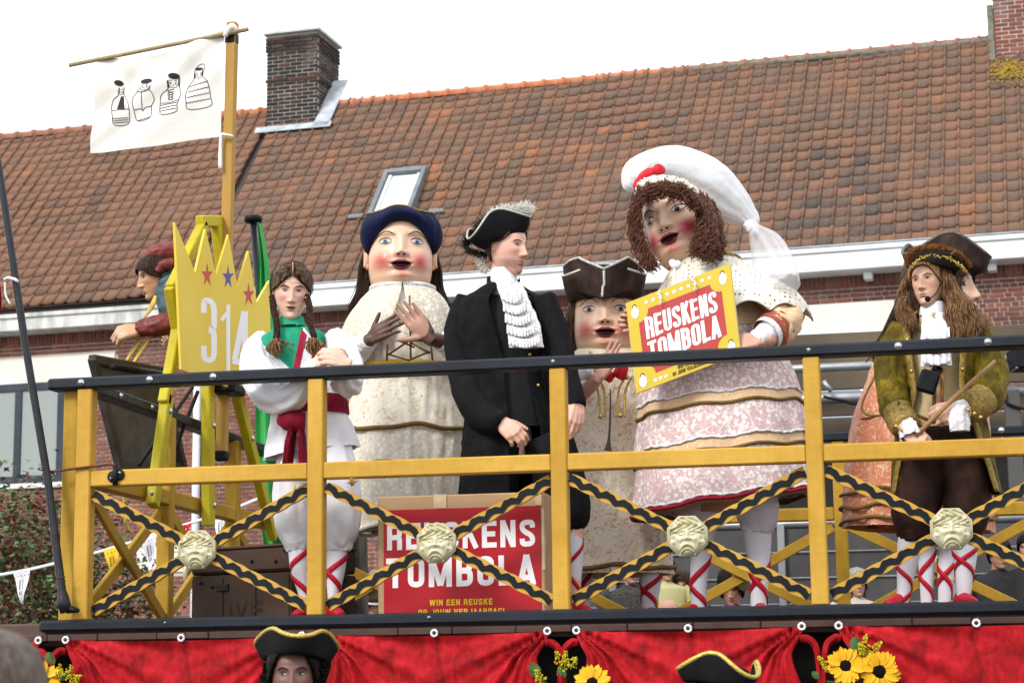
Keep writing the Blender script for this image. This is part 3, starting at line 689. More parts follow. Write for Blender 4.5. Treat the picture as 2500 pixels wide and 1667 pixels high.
# ================================================================== red velvet drapes under the deck
def velvet(name, c1, c2, c3, s=7., sheen=.6):
    m, t, b = newmat(name); v = coords(t); n1 = noise_(t, v, s, 4., .6, .6); n2 = noise_(t, mapv(t, v, (1, 1, .4)), s*4, 3., .6)
    c = ramp(t, math_(t, 'ADD', math_(t, 'MULTIPLY', n1, .7), math_(t, 'MULTIPLY', n2, .35)), [(.36, c1), (.52, c2), (.7, c3)])
    t.links.new(c, b.inputs['Base Color']); b.inputs['Roughness'].default_value = .75; b.inputs['Sheen Weight'].default_value = sheen
    b.inputs['Sheen Tint'].default_value = (*c3, 1); b.inputs['Sheen Roughness'].default_value = .35; b.inputs['Specular IOR Level'].default_value = .15
    bump(t, b, n2, .25, .006); return m
redv = velvet('red_velvet', (.12, .0018, .003), (.3, .005, .008), (.5, .013, .023), 9.)
def drape(px0, px1, label, left_gather=True, right_gather=True, sag=.0):
    a, b = P(px0, 1545, -.075), P(px1, 1545, -.075); x0, x1 = a[0], b[0]; zt = Z0 - .088
    nu, nv = 120, 60; u = np.linspace(0, 1, nu); v = np.linspace(0, 1, nv); U_, V_ = np.meshgrid(u, v); Wd = x1 - x0; H = .95
    X = x0 + U_*Wd; Z = zt - V_*H; Y = np.full_like(X, -.075)
    Z -= .012*np.sin(PI*U_)*(1 - V_)                               # top edge sags a little between the rings
    for side, on in ((0, left_gather), (1, right_gather)):
        if not on: continue
        dx = (X - x0) if side == 0 else (x1 - X); dz = zt - Z + .02; rad = np.hypot(dx, dz); ang = np.arctan2(dz, dx + 1e-6)
        w = np.exp(-(rad/.42)**2)
        Y -= (.018*np.sin(ang*19 + 1.3*np.sin(ang*7)) + .012*np.sin(ang*33 + side))*w*np.clip(rad/.06, 0, 1)
        pull = np.exp(-(dx/.16)**2)*np.clip(V_*9, 0, 1); sg = 1 if side == 0 else -1
        X += sg*.05*pull*np.exp(-((V_ - .12)/.12)**2); Y -= .02*pull
    Y -= .03*np.sin(U_*Wd*9 + 2*V_)*V_*.6 + .02*np.sin(V_*11 + 3*np.sin(PI*U_)*2)*np.sin(PI*U_)*V_
    root = thing('velvet_drape', label, 'drape', ((x0 + x1)/2, -.07, zt - H), 'red drapes hung along the float')
    V3 = np.c_[X.ravel(), Y.ravel(), Z.ravel()]; back = V3 + [0, .006, 0]; F = grid_faces(nv, nu); k = len(V3)
    part('cloth', (np.vstack([V3, back]), [f[::-1] for f in F] + [tuple(i + k for i in f) for f in F]), redv, root)
    for side, on in ((0, left_gather), (1, right_gather)):
        if not on: continue
        xx = x0 if side == 0 else x1; sg = -1 if side == 0 else 1
        tail = [(xx - sg*.01, -.09, zt - .05), (xx + sg*.022, -.1, zt - .055), (xx + sg*.05, -.1, zt - .09), (xx + sg*.062, -.095, zt - .2), (xx + sg*.066, -.09, zt - .42), (xx + sg*.05, -.085, zt - .65)]
        part('tail', sweep(tail, [(.012, .018), (.015, .026), (.012, .03), (.012, .034), (.012, .045), (.01, .06)], 20, ref=(sg, 0, .3), smoothn=36, fold=lambda th, t: 1 + .18*np.sin(5*th)*min(1, t*3)), redv, root)
    return root, x0, x1, zt
ring_w = simple('ring_white', hexc('cfd0d2'), None, .35)
def ring(x, z, root):
    th = np.linspace(0, 2*PI, 15); part('ring', sweep([(x + .013*math.cos(q), -.089, z + .013*math.sin(q)) for q in th], [.0052]*15, 8), ring_w, root)
    part('hook', sweep([(x + .003, -.092, z + .012), (x + .006, -.07, z + .024), (x + .006, -.055, z + .024)], [.002]*3, 6), steel, root)
dr = [(-420, 100, 'leftmost red velvet drape cut off by the photo edge', False, True, (101,)), (160, 742, 'red velvet drape below the wooden chest, between sunflowers and black hat', True, True, (160, 442, 740)),
      (786, 1341, 'red velvet drape under the red cardboard sign, right of the woman in black hat', True, True, (786, 1060, 1341)), (1405, 1962, 'red velvet drape behind the lower black tricorn, between two bouquets', True, True, (1405, 1680, 1962)),
      (2045, 2700, 'rightmost red velvet drape with sunflowers at its left corner', True, False, (2045, 2385))]
for a, b, lb_, lg, rg, rings in dr:
    root, x0, x1, zt = drape(a, b, lb_, lg, rg)
    for px in rings: ring(np.clip(P(px, 1545, -.09)[0], x0 + .006, x1 - .006), zt + .0, root)
# ================================================================== lettering drawn as flat strokes
def rpoly(pts, r=.12, closed=False, k=6):
    pts = A(pts); n = len(pts); o = []
    for i in range(n):
        if not closed and i in (0, n - 1): o.append(pts[i]); continue
        p, a, b = pts[i], pts[i - 1], pts[(i + 1) % n]; u, v = nrm(a - p), nrm(b - p); d = min(r, np.linalg.norm(a - p)*.49, np.linalg.norm(b - p)*.49)
        for t in np.linspace(0, 1, k):
            o.append((1 - t)**2*(p + u*d) + 2*t*(1 - t)*p + t*t*(p + v*d))
    return A(o)
def glyph(c, s=.2):
    """list of (polyline, closed) in a box W x 1, and W"""
    h = s/2; W = .5; r = .17
    if c == 'R': return [([(h, 0), (h, 1)], 0), (rpoly([(h, 1 - h), (W - h, 1 - h), (W - h, .47), (h, .47)], r), 0), (rpoly([(h, .47), (W - h, .47), (W - h, 0)], .1), 0)], W
    if c == 'P': return [([(h, 0), (h, 1)], 0), (rpoly([(h, 1 - h), (W - h, 1 - h), (W - h, .44), (h, .44)], r), 0)], W
    if c == 'E': return [([(h, 0), (h, 1)], 0), ([(h, 1 - h), (W - .04, 1 - h)], 0), ([(h, .51), (W - .08, .51)], 0), ([(h, h), (W - .04, h)], 0)], W - .03
    if c == 'L': return [([(h, 0), (h, 1)], 0), ([(h, h), (W - .05, h)], 0)], W - .04
    if c == 'U': return [(rpoly([(h, 1), (h, h), (W - h, h), (W - h, 1)], r), 0)], W
    if c == 'J': return [(rpoly([(W - h, 1), (W - h, h), (h*.8, h), (h*.8, .3)], r), 0)], W - .04
    if c == 'S': return [(rpoly([(W - h, .7), (W - h, 1 - h), (h, 1 - h), (h, .6), (W - h, .4), (W - h, h), (h, h), (h, .3)], r), 0)], W
    if c == 'K': return [([(h, 0), (h, 1)], 0), ([(W - h*.8, 1), (h, .4)], 0), ([(W*.45, .58), (W - h*.7, 0)], 0)], W
    if c == 'N': return [([(h, 0), (h, 1)], 0), ([(W - h, 0), (W - h, 1)], 0), ([(h, .97), (W - h, .03)], 0)], W
    if c == 'T': return [([(0, 1 - h), (W, 1 - h)], 0), ([(W/2, 0), (W/2, 1 - h)], 0)], W
    if c == 'O': return [(rpoly([(h, h), (h, 1 - h), (W - h, 1 - h), (W - h, h)], r, True), 1)], W
    if c == 'D': return [(rpoly([(h, h), (h, 1 - h), (W - h, 1 - h), (W - h, h)], .1, True), 1)], W
    if c == 'B': return [([(h, 0), (h, 1)], 0), (rpoly([(h, 1 - h), (W - h - .02, 1 - h), (W - h - .02, .53), (h, .53)], r), 0), (rpoly([(h, .52), (W - h, .52), (W - h, h), (h, h)], r), 0)], W
    if c == 'G': return [(rpoly([(W - h, .72), (W - h, 1 - h), (h, 1 - h), (h, h), (W - h, h), (W - h, .46), (W*.5, .46)], r), 0)], W
    if c == 'A': return [([(h*.7, 0), (W/2, 1)], 0), ([(W - h*.7, 0), (W/2, 1)], 0), ([(W*.25, .25), (W*.75, .25)], 0)], W
    if c == 'V': return [([(h*.7, 1), (W/2, 0)], 0), ([(W - h*.7, 1), (W/2, 0)], 0)], W
    if c == 'M': return [([(h, 0), (h, 1)], 0), ([(.68 - h, 0), (.68 - h, 1)], 0), ([(h, 1), (.34, .05)], 0), ([(.68 - h, 1), (.34, .05)], 0)], .68
    if c == 'W': return [([(h*.7, 1), (.17, 0)], 0), ([(.31, .95), (.17, 0)], 0), ([(.31, .95), (.45, 0)], 0), ([(.68 - h*.7, 1), (.45, 0)], 0)], .68
    if c == 'I': return [([(h, 0), (h, 1)], 0)], s
    if c == '!': return [([(h, .3), (h, 1)], 0), ([(h, 0), (h, .18)], 0)], s
    if c == '.': return [([(h, 0), (h, .2)], 0)], s
    if c == '3': return [(rpoly([(h, .72), (h, 1 - h), (W - h, 1 - h), (W - h, .53), (W*.5, .53)], r), 0), (rpoly([(W*.5, .5), (W - h, .5), (W - h, h), (h, h), (h, .28)], r), 0)], W
    if c == '1': return [([(W*.55, 0), (W*.55, 1)], 0), ([(.06, .74), (W*.55, .9)], 0)], W*.55 + h
    if c == '4': return [([(W*.7, 0), (W*.7, 1)], 0), ([(W*.66, 1), (h*.6, .26)], 0), ([(0, .24), (W, .24)], 0)], W
    return [], .22
def strokes2mesh(lines, mapf, lift=.0004):
    """lines: (polyline, width, closed) in 2D; mapf(xy, h) -> 3D"""
    Vs, Fs, n = [], [], 0
    for i, (pl, w, cl) in enumerate(lines):
        V, F = ribbon(pl, w, cl); Vs.append(mapf(V, lift*(1 + .13*(i % 7)))); Fs += [tuple(q + n for q in f) for f in F]; n += len(V)
    return np.vstack(Vs), Fs
def text_lines(txt, s=.2, gap=.07, xs=1.):
    o, x = [], 0.
    for c in txt:
        g, W = glyph(c, s)
        for pl, cl in g: o.append((A(pl)*[xs, 1] + [x, 0], s, cl))
        x += W*xs + gap
    return o, x - gap
def place_text(txt, x0, z0, w, h, s=.2):
    L, W = text_lines(txt, s); k = w/W
    out = []
    for pl, st, cl in L: out.append((pl*[k, h] + [x0, z0], st*min(k*1.02, h*.95), cl))
    return out
def planemap(o, ex, ez, nrm_):
    o, ex, ez, nn = A(o), A(ex), A(ez), A(nrm_)
    return lambda V, h: o + np.outer(V[:, 0], ex) + np.outer(V[:, 1], ez) + nn*h
def star_poly(c, r, rot=0., k=.42): return [(c[0] + (r if i % 2 == 0 else r*k)*math.sin(rot + i*PI/5), c[1] + (r if i % 2 == 0 else r*k)*math.cos(rot + i*PI/5)) for i in range(10)]
def fan_poly(poly, mapf, h):
    V = A(poly); c = V.mean(0); V = np.vstack([V, c]); n = len(poly); return mapf(V, h), [(i, (i + 1) % n, n) for i in range(n)]
def plate(name, quad, t, mat, parent):
    """flat board with front corners TL,TR,BR,BL (world) and thickness t backwards"""
    q = A(quad); nn = nrm(np.cross(q[1] - q[0], q[3] - q[0])); 
    if nn @ (CAMP - q[0]) < 0: nn = -nn
    V = np.vstack([q, q - nn*t]); F = [(0, 1, 2, 3), (7, 6, 5, 4), (0, 4, 5, 1), (1, 5, 6, 2), (2, 6, 7, 3), (3, 7, 4, 0)]
    return part(name, (V, F), mat, parent, smooth=False), nn
white_print = simple('print_white', hexc('e6e6ea'), None, .6, spec=.1); red_print = simple('print_red', hexc('a01722'), hexc('ac1b27'), .4, 3.)
red_sign = simple('print_coral', hexc('a83e3c'), hexc('b04542'), .4, 3.); yel_print = simple('print_yellow', hexc('c4ab38'), hexc('c9b23f'), .4, 2.)
blk_print = simple('print_black', hexc('1d1d20'), None, .5); card_edge = simple('card_edge', hexc('d5d3cb'), None, .7)
txt_yel = simple('print_bright_yellow', hexc('e3bd1c'), None, .45)
cardboard = simple('cardboard', hexc('a08263'), hexc('b39674'), .75, 5., .15, 25., stretch=(.3, 1, 1))
# ---- the cardboard box with the red poster
by = .24; tl, tr_ = P(921, 1212, by), P(1326, 1207, by); bw = tr_[0] - tl[0]; bz = tl[2] - Z0
bx_ = thing('cardboard_box', 'tall brown cardboard box with a red tombola poster on its front', 'box', (tl[0] + bw/2, by + .15, Z0))
part('carton', box((tl[0] + bw/2, by + .16, Z0 + bz/2), (bw, .3, bz), None, .006), cardboard, bx_, smooth=False)
tape_m = simple('packing_tape', hexc('b59b7c'), hexc('c8b296'), .2, 8., .3, 30.)
for xx, w in ((.38, .06), (.97, .03)): part('tape', box((tl[0] + bw*xx, by + .007, Z0 + bz - .03), (w, .006, .063), None, .001), tape_m, bx_, smooth=False)
part('tape', box((tl[0] + bw - .004, by + .02, Z0 + bz*.6), (.012, .03, bz*.5), None, .001), tape_m, bx_, smooth=False)
pl, pr_ = P(936, 1245, by), P(1318, 1243, by); pw = pr_[0] - pl[0]; pz = pl[2]
po = part('poster', box((pl[0] + pw/2, by + .007, (pz + Z0 + .015)/2), (pw, .004, pz - Z0 - .015), None, .0005), red_print, bx_, smooth=False)
mp = planemap((pl[0], by + .0047, Z0), (1, 0, 0), (0, 0, 1), (0, -1, 0))
def bxz(px, py): X = P(px, py, by + .005); return X[0] - pl[0], X[2] - Z0
def line_px(txt, x0, x1, ytop, ybot, s=.2):
    a = bxz(x0, ybot); b = bxz(x1, ytop); return place_text(txt, a[0], a[1], b[0] - a[0], b[1] - a[1], s)
part('lettering', strokes2mesh(line_px('REUSKENS', 943, 1308, 1267, 1343) + line_px('TOMBOLA', 943, 1308, 1353, 1435), mp), white_print, po, smooth=False)
part('lettering', strokes2mesh(line_px('WIN EEN REUSKE', 1049, 1203, 1460, 1478, .2) + line_px('OP JOUW VERJAARDAG!', 1021, 1232, 1483, 1502, .2), mp), txt_yel, po, smooth=False)
# ---- the wooden chest
chest_m = simple('chest_wood', hexc('33251d'), hexc('46342a'), .6, 5., .35, 25., stretch=(.25, 1, 1)); chest_d = simple('chest_iron', hexc('1b1918'), hexc('2a2624'), .6, 12., .4, 40.)
cf = P(711, 1505, .5); cl_ = P(468, 1505, .72); cf[2] = cl_[2] = Z0; cx_ = nrm(cf - cl_); cyv = A([-cx_[1], cx_[0], 0]); cw = np.linalg.norm(cf - cl_); cdp = .5
ctop = P(711, 1331, .5)[2]; chh = ctop - Z0; cmid = P(711, 1391, .5)[2] - Z0
chest = thing('wooden_chest', 'dark brown wooden chest with iron studs standing behind the yellow railing', 'chest', (cf + cl_)/2 + cyv*cdp/2)
CRt = np.c_[cx_, cyv, UPV]
def cbox(u0, u1, d0, d1, z0, z1, ch=.004): return box(cl_ + cx_*(u0 + u1)/2 + cyv*(d0 + d1)/2 + UPV*(z0 + z1)/2, (u1 - u0, d1 - d0, z1 - z0), CRt, ch)
bd = part('body', cbox(0, cw, 0, cdp, 0, cmid - .006), chest_m, chest, smooth=False)
ld = part('lid', join(cbox(-.006, cw + .006, -.008, cdp, cmid, chh, .012)), chest_m, chest, smooth=False)
part('lid_edge', cbox(-.01, cw + .01, -.012, cdp + .004, chh, chh + .012), simple('chest_rim', hexc('4a3930'), None, .7), ld, smooth=False)
for u in (0, .33, .66): part('plank', cbox(u*cw + .004, (u + .33)*cw - .004, -.006, 0, .01, cmid - .02, .003), chest_m, bd, smooth=False)
for u, z in ((.04, .86), (.95, .94), (.3, .82), (.62, .82), (.86, .8), (.1, .56), (.86, .42), (.22, .5)): part('stud', ball(cl_ + cx_*u*cw - cyv*.014 + UPV*z*chh, .009, 10, 6), chest_d, bd)
part('lock_plate', cbox(cw*.27, cw*.39, -.016, -.006, chh*.43, chh*.53, .012), chest_d, bd, smooth=False)
part('hasp', cbox(cw*.66, cw*.7, -.02, -.006, chh*.5, chh*.6, .006), chest_d, bd, smooth=False)
cm_ = planemap(cl_ - cyv*.0065, cx_, (0, 0, 1), -cyv)
part('lettering', strokes2mesh(place_text('.JVE', cw*.22, chh*.02, cw*.52, chh*.26, .2), cm_), simple('faded_black', hexc('221a15'), hexc('3a2c23'), .8, 25.), bd, smooth=False)
for z in (.1, .5): part('hinge', box(cf + cyv*cdp*.8 + cx_*.004 + UPV*(z*chh + .1), (.006, .05, .16), CRt, .002), chest_d, bd, smooth=False)

# ---- the yellow trestle bolted to the left side railing, its crown sign and the flag pole
def PX(px, py, x): return PP(px, py, (x, 0, 0), (1, 0, 0))
ylem = painted('trestle_yellow', hexc('a0931a'), hexc('bcae28'), .55)
XE = .075
tre = thing('yellow_trestle', 'lemon yellow three-legged wooden trestle bolted to the left railing', 'trestle', (XE, 1.6, Z0 + .2))
apex = PX(505, 540, XE); L1 = PX(372, 1235, XE); L2 = PX(432, 800, XE); Rb = PX(668, 1312, XE); Mb = PX(509, 1284, XE); Mt = PX(505, 720, XE)
apR = PX(524, 540, XE)
def leg(p, q, nm='leg', w=.075): return part(nm, beam(p, q, w, .05, (1, 0, 0), .006), ylem, tre, smooth=False)
leg(PX(409, 965, XE), L1); leg(PX(575, 950, XE), Rb); leg(PX(506, 690, XE), Mb, w=.08)
leg(PX(497, 548, XE), PX(417, 706, XE), 'strut', .06); leg(PX(528, 548, XE), PX(545, 700, XE), 'strut', .06); leg(PX(414, 700, XE), PX(432, 800, XE), 'strut', .055)
leg(PX(488, 540, XE), PX(534, 540, XE), 'cap_block', .06); leg(PX(436, 790, XE), PX(400, 985, XE), 'strut', .06); leg(PX(545, 690, XE), PX(580, 970, XE), 'strut', .06)
part('clamp', box(PX(530, 951, XE - .0) + A([.06, 0, 0]), (.14, .2, .06), None, .015), blackm, tre, smooth=False)
for px, py in ((416, 1003), (370, 1203), (522, 1038), (523, 1233), (617, 1070), (656, 1264)):
    X = PX(px, py, XE + .026); part('bolt', xf(lathe([(.016, 0), (.016, .003), (.009, .009), (0.0005, .011)], 14), frame(X, (0, 1, 0), (0, 0, 1), (1, 0, 0))), steel, tre)
for a, b in (((470, 945), (340, 1135)), ((483, 955), (415, 1130))):
    part('brace_rod', sweep([PX(*a, XE - .05), PX(*b, XE - .12)], [.01, .01], 8), blackm, tre)
# crown sign
XS = .17
crown_px = [(427, 543), (477, 666), (502, 559), (528, 672), (558, 573), (580, 701), (607, 613), (627, 738), (658, 685), (664, 985), (612, 966), (443, 902)]
cs = thing('crown_sign', 'gold crown-shaped board reading 314 with red and blue stars', 'sign', PX(535, 930, XS))
cp = A([PX(px, py, XS)[1:] for px, py in crown_px])
def poly_board(name, yz, x0, t, mat, parent):
    bm = bmesh.new(); vs = [bm.verts.new((x0, y, z)) for y, z in yz]; f = bm.faces.new(vs); f.normal_update(); bmesh.ops.triangulate(bm, faces=[f])
    me = bpy.data.meshes.new('tmp'); bm.to_mesh(me); bm.free(); V = A([v.co[:] for v in me.vertices]); T = [tuple(p.vertices) for p in me.polygons]; bpy.data.meshes.remove(me)
    n = len(V); V2 = V - [t, 0, 0]
    return part(name, (np.vstack([V, V2]), T + [tuple(i + n for i in f[::-1]) for f in T] + [(i, (i + 1) % n, (i + 1) % n + n, i + n) for i in range(n)]), mat, parent, smooth=False)
gold_m, gt, gb = newmat('gold_board'); gt.links.new(ramp(gt, noise_(gt, coords(gt), 1.2, 2.), [(.3, hexc('d2b436')), (.7, hexc('e2ca58'))]), gb.inputs['Base Color']); gb.inputs['Roughness'].default_value = .45; gb.inputs['Specular IOR Level'].default_value = .15
crown = poly_board('board', cp, XS, .012, [gold_m], cs)
def pxmap(x): return lambda V, h: A([PX(px, py, x + h) for px, py in V])
for txt, x0, x1, y0, y1 in (('3', 489, 531, 716, 897), ('1', 536, 565, 742, 905), ('4', 568, 611, 758, 925)):
    L, W = text_lines(txt, .2); sh = 8 if txt != '3' else 0
    out = [(A([(x0 + p[0]/W*(x1 - x0), y1 - p[1]*(y1 - y0) + (p[0]/W - .5)*9) for p in pl]), .245*(x1 - x0)*1.35, cl) for pl, s, cl in L]
    # bold in height too: thicken by drawing on the plane
    part('lettering', strokes2mesh(out, pxmap(XS), .0006), white_print, crown, smooth=False)
for c, m in (((504, 672), 'r'), ((555, 677), 'b'), ((605, 720), 'r')):
    pts = [(c[0] + (a - c[0])*.62 + 2, c[1] + (b - c[1])*1.3) for a, b in star_poly(c, 24, PI, .36)]
    part('star', fan_poly(pts, pxmap(XS), .001), simple('star_red', hexc('b8453a'), None, .4) if m == 'r' else simple('star_blue', hexc('4a4a93'), None, .4), crown, smooth=False)
# flag pole and banner
yp = 1.55; pb, pt = P(541, 1122, yp), P(568, 56, yp)
fp = thing('flag_pole', 'square ochre wooden flag pole rising behind the crown sign', 'flag pole', pb)
part('pole', beam(pb, pt, .056, .056, (0, 1, 0), .005), simple('pole_ochre', hexc('9a7534'), hexc('ab8642'), .6, 4., .3, 30., stretch=(1, 1, .15)), fp, smooth=False)
k1 = P(566, 92, yp); part('tape_wrap', box(k1 - UPV*.01, (.068, .068, .075), None, .015), blackm, fp, smooth=False)
part('pole_end', box(P(541, 1112, yp), (.068, .068, .06), None, .012), blackm, fp, smooth=False)
ba, bb = P(169, 160, yp - .05), P(606, 72, yp - .05)
part('crossbar', sweep([ba, bb], [.012, .012], 10), simple('bamboo', hexc('8f7a5c'), hexc('a8946f'), .6, 10., .3, 40.), fp)
linen = simple('banner_linen', hexc('cfccc6'), hexc('dcdad4'), .8, 2., .25, 60.)
ban = thing('banner', 'white cloth banner with four black line-drawn dolls hanging from the pole', 'banner', P(390, 360, yp - .04))
top = catmull([P(243, 146, yp), P(300, 149, yp), P(344, 148, yp), P(421, 131, yp), P(497, 103, yp), P(553, 78, yp)], 60)
bot = catmull([P(228, 379, yp), P(300, 376, yp), P(383, 365, yp), P(478, 347, yp), P(543, 337, yp)], 60)
nv = 40; BU = np.linspace(0, 1, 60)
def ban_pt(u, v):
    u, v = np.clip(u, 0, 1), np.clip(v, 0, 1); i = np.clip((u*59), 0, 58.999); j = i.astype(int); f = (i - j)[:, None]
    t_, b_ = top[j]*(1 - f) + top[j + 1]*f, bot[j]*(1 - f) + bot[j + 1]*f; p = t_*(1 - v[:, None]) + b_*v[:, None]
    w = .022*np.sin(5*u + 3*v)*v + .014*np.sin((u + v)*13)*np.exp(-((u + v - .9)/.5)**2) + .012*np.sin(16*u - 9*v)*np.exp(-(v/.35)**2)
    p[:, 1] += -.05 + w; return p
UU, VV = np.meshgrid(BU, np.linspace(0, 1, nv)); V3 = ban_pt(UU.ravel(), VV.ravel()); k = len(V3); F = grid_faces(nv, 60)
cloth = part('cloth', (np.vstack([V3, V3 + [0, .004, 0]]), F + [tuple(i + k for i in f[::-1]) for f in F]), linen, ban)
def banpx(V, h):
    o = []
    for px, py in V:
        u = (px - 236)/(548 - 236); 
        for _ in range(3):
            t_ = ban_pt(A([u]), A([0.]))[0]; b_ = ban_pt(A([u]), A([1.]))[0]
            xt, yt, _z = visible_px(t_); xb, yb, _z = visible_px(b_); v = (py - yt)/(yb - yt); u += (px - (xt*(1 - v) + xb*v))/310.
        o.append(ban_pt(A([u]), A([v]))[0] - [0, .002 + h, 0])
    return A(o)
ink = simple('ink_black', hexc('22211f'), None, .7)
def bc(x, y): return (230 + x/4.238, 50 + y/4.238)
def ell(cx, cy, rx, ry, a0=0., a1=2*PI, n=24): return [bc(cx + rx*math.cos(t), cy + ry*math.sin(t)) for t in np.linspace(a0, a1, n)]
LW = 1.5; dl = []; fills = []
dolls = [dict(o=[(250, 690), (235, 765), (190, 820), (172, 900), (190, 1000), (212, 1083), (335, 1060), (355, 960), (350, 880), (310, 790), (285, 750), (288, 680)], hat=(247, 645, 40, 28), lines=[[(180, 935), (355, 915)], [(195, 1022), (345, 1002)], [(200, 1042), (340, 1022)], [(206, 1062), (338, 1042)]], face=(258, 715, 24, 40), fillp=[[(258, 780), (285, 770), (312, 915), (230, 920)]]),
         dict(o=[(470, 700), (440, 745), (395, 800), (390, 860), (405, 930), (437, 1035), (577, 1008), (590, 890), (622, 830), (605, 760), (580, 735), (600, 690)], hat=(545, 640, 66, 26), lines=[[(408, 925), (480, 915), (500, 935), (520, 905), (588, 890)], [(495, 740), (490, 935)], [(438, 1032), (577, 1005)], [(445, 740), (515, 750), (590, 725)]], face=(530, 690, 52, 42), fillp=[]),
         dict(o=[(765, 640), (765, 715), (700, 780), (683, 850), (700, 985), (858, 957), (870, 880), (900, 770), (880, 690), (880, 570)], hat=(830, 585, 54, 30), lines=[[(678, 890), (868, 860)], [(683, 922), (862, 890)], [(690, 952), (860, 922)], [(690, 865), (780, 860), (880, 835)]] + [[(760, 835 - i*25), (825, 815 - i*25)] for i in range(5)] + [[(765, 815 - i*25), (820, 835 - i*25)] for i in range(4)], face=(820, 645, 48, 52), fillp=[[(765, 640), (778, 630), (782, 705), (763, 712)], [(872, 600), (884, 600), (878, 690), (866, 670)]]),
         dict(o=[(1030, 560), (1030, 610), (980, 690), (955, 780), (962, 850), (988, 930), (1208, 893), (1212, 800), (1195, 680), (1165, 620), (1125, 575), (1150, 480), (1110, 455), (1050, 500), (1030, 560)], hat=(1085, 505, 46, 14), lines=[[(980 - 5*i + x*((1190 + 5*i) - (980 - 5*i))/40., 690 + i*58 - x*1.3 + 9*abs(math.sin(x*.47))) for x in range(41)] for i in range(4)], face=(1085, 560, 44, 42), fillp=[[(1030, 545), (1042, 540), (1046, 590), (1028, 612)], [(1122, 520), (1134, 530), (1136, 580), (1114, 572)]])]
for d in dolls:
    dl.append((catmull([bc(*q) for q in d['o']], 70), LW, False))
    for q in d['lines']: dl.append((A([bc(*z) for z in q]) if len(q) > 5 else catmull([bc(*z) for z in q], 12), LW, False))
    hx, hy, rx, ry = d['hat']; fills.append(ell(hx, hy, rx, ry)); fx, fy, rx, ry = d['face']
    for s in (-1, 1): fills.append(ell(fx + s*rx*.5, fy + ry*.25, rx*.13, ry*.2)); dl.append((A(ell(fx + s*rx*.5, fy - ry*.15, rx*.2, ry*.18, PI, 2*PI, 8)), LW*.8, False))
    dl.append((A(ell(fx, fy + ry*.5, rx*.16, ry*.12, 0, PI, 8)), LW*.8, False)); dl.append((A(ell(fx, fy + .1*ry, rx, ry, 0, PI, 20)), LW*.8, False))
    for q in d['fillp']: fills.append([bc(*z) for z in q])
part('drawing', join(strokes2mesh(dl, banpx, .0005), *[fan_poly(f, banpx, .0012) for f in fills]), ink, cloth, smooth=False)
part('tie', sweep([P(x, y, yp - d) for x, y, d in ((566, 338, .02), (566, 333, .045), (552, 330, .06), (541, 331, .055), (538, 370, .05), (538, 413, .05))], [.008, .008, .008, .009, .011, .012], 8, smoothn=24), linen, ban)
part('tie', sweep([P(548, 90, yp - .05), P(566, 66, yp - .055), P(582, 80, yp - .04)], [.014, .02, .008], 8, smoothn=12), linen, ban)
# ---- green flag on its black mast
yg = 2.86; ga, gb_ = P(618, 540, yg), P(700, 1230, yg); gb_[2] = Z0
gf = thing('green_flag', 'long green flag hanging from a black mast with a disc top', 'flag', gb_)
part('mast', sweep([gb_, ga], [.02, .02], 14), simple('mast_black', hexc('14171c'), hexc('20242b'), .4, 5., spec=.25), gf)
part('disc', join(lathe([(.0005, -.03), (.05, -.028), (.056, -.01), (.056, .006), (.03, .016), (.0005, .018)], 28, ga + UPV*.02)), blackm, gf)
gm = simple('green_cloth', hexc('2a8a44'), hexc('3fa458'), .7, 5., .2, 30.)
lf = catmull([P(632, 545, yg - .03), P(634, 640, yg - .04), P(628, 780, yg - .05), P(626, 990, yg - .06), P(632, 1200, yg - .06), P(648, 1340, yg - .06)], 50)
rt = catmull([P(638, 548, yg - .03), P(655, 640, yg - .03), P(668, 780, yg - .02), P(700, 1000, yg - .02), P(712, 1200, yg - .02), P(712, 1340, yg - .02)], 50)
V3 = np.vstack([lf*(1 - s) + rt*s + A([0, 1, 0])*(.03*math.sin(s*14) - .02) for s in np.linspace(0, 1, 24)])
part('cloth', (V3, grid_faces(24, 50)), gm, gf)
# ---- grey panel
pan = thing('grey_panel', 'tilted grey felt panel in a dark wooden frame behind the left railing', 'panel', PX(330, 1140, -.3))
q4 = [PX(222, 878, -.45), PX(392, 908, -.3), PX(440, 1140, -.3), PX(288, 1140, -.45)]
felt = simple('grey_felt', hexc('5a5957'), hexc('6c6b69'), .95, 12., .5, 80.); dwood = simple('dark_frame', hexc('3a3632'), hexc('504a44'), .7, 6., .3, 30.)
plate('felt', q4, .02, felt, pan)
for a, b in ((0, 1), (1, 2), (2, 3), (3, 0)): part('frame_bar', beam(q4[a] + A([.012, 0, 0]), q4[b] + A([.012, 0, 0]), .05, .045, (1, 0, 0), .006, .015), dwood, pan, smooth=False)
part('carry_bar', sweep([PX(275, 895, -.28), PX(395, 913, -.22)], [.018, .018], 10), blackm, pan)
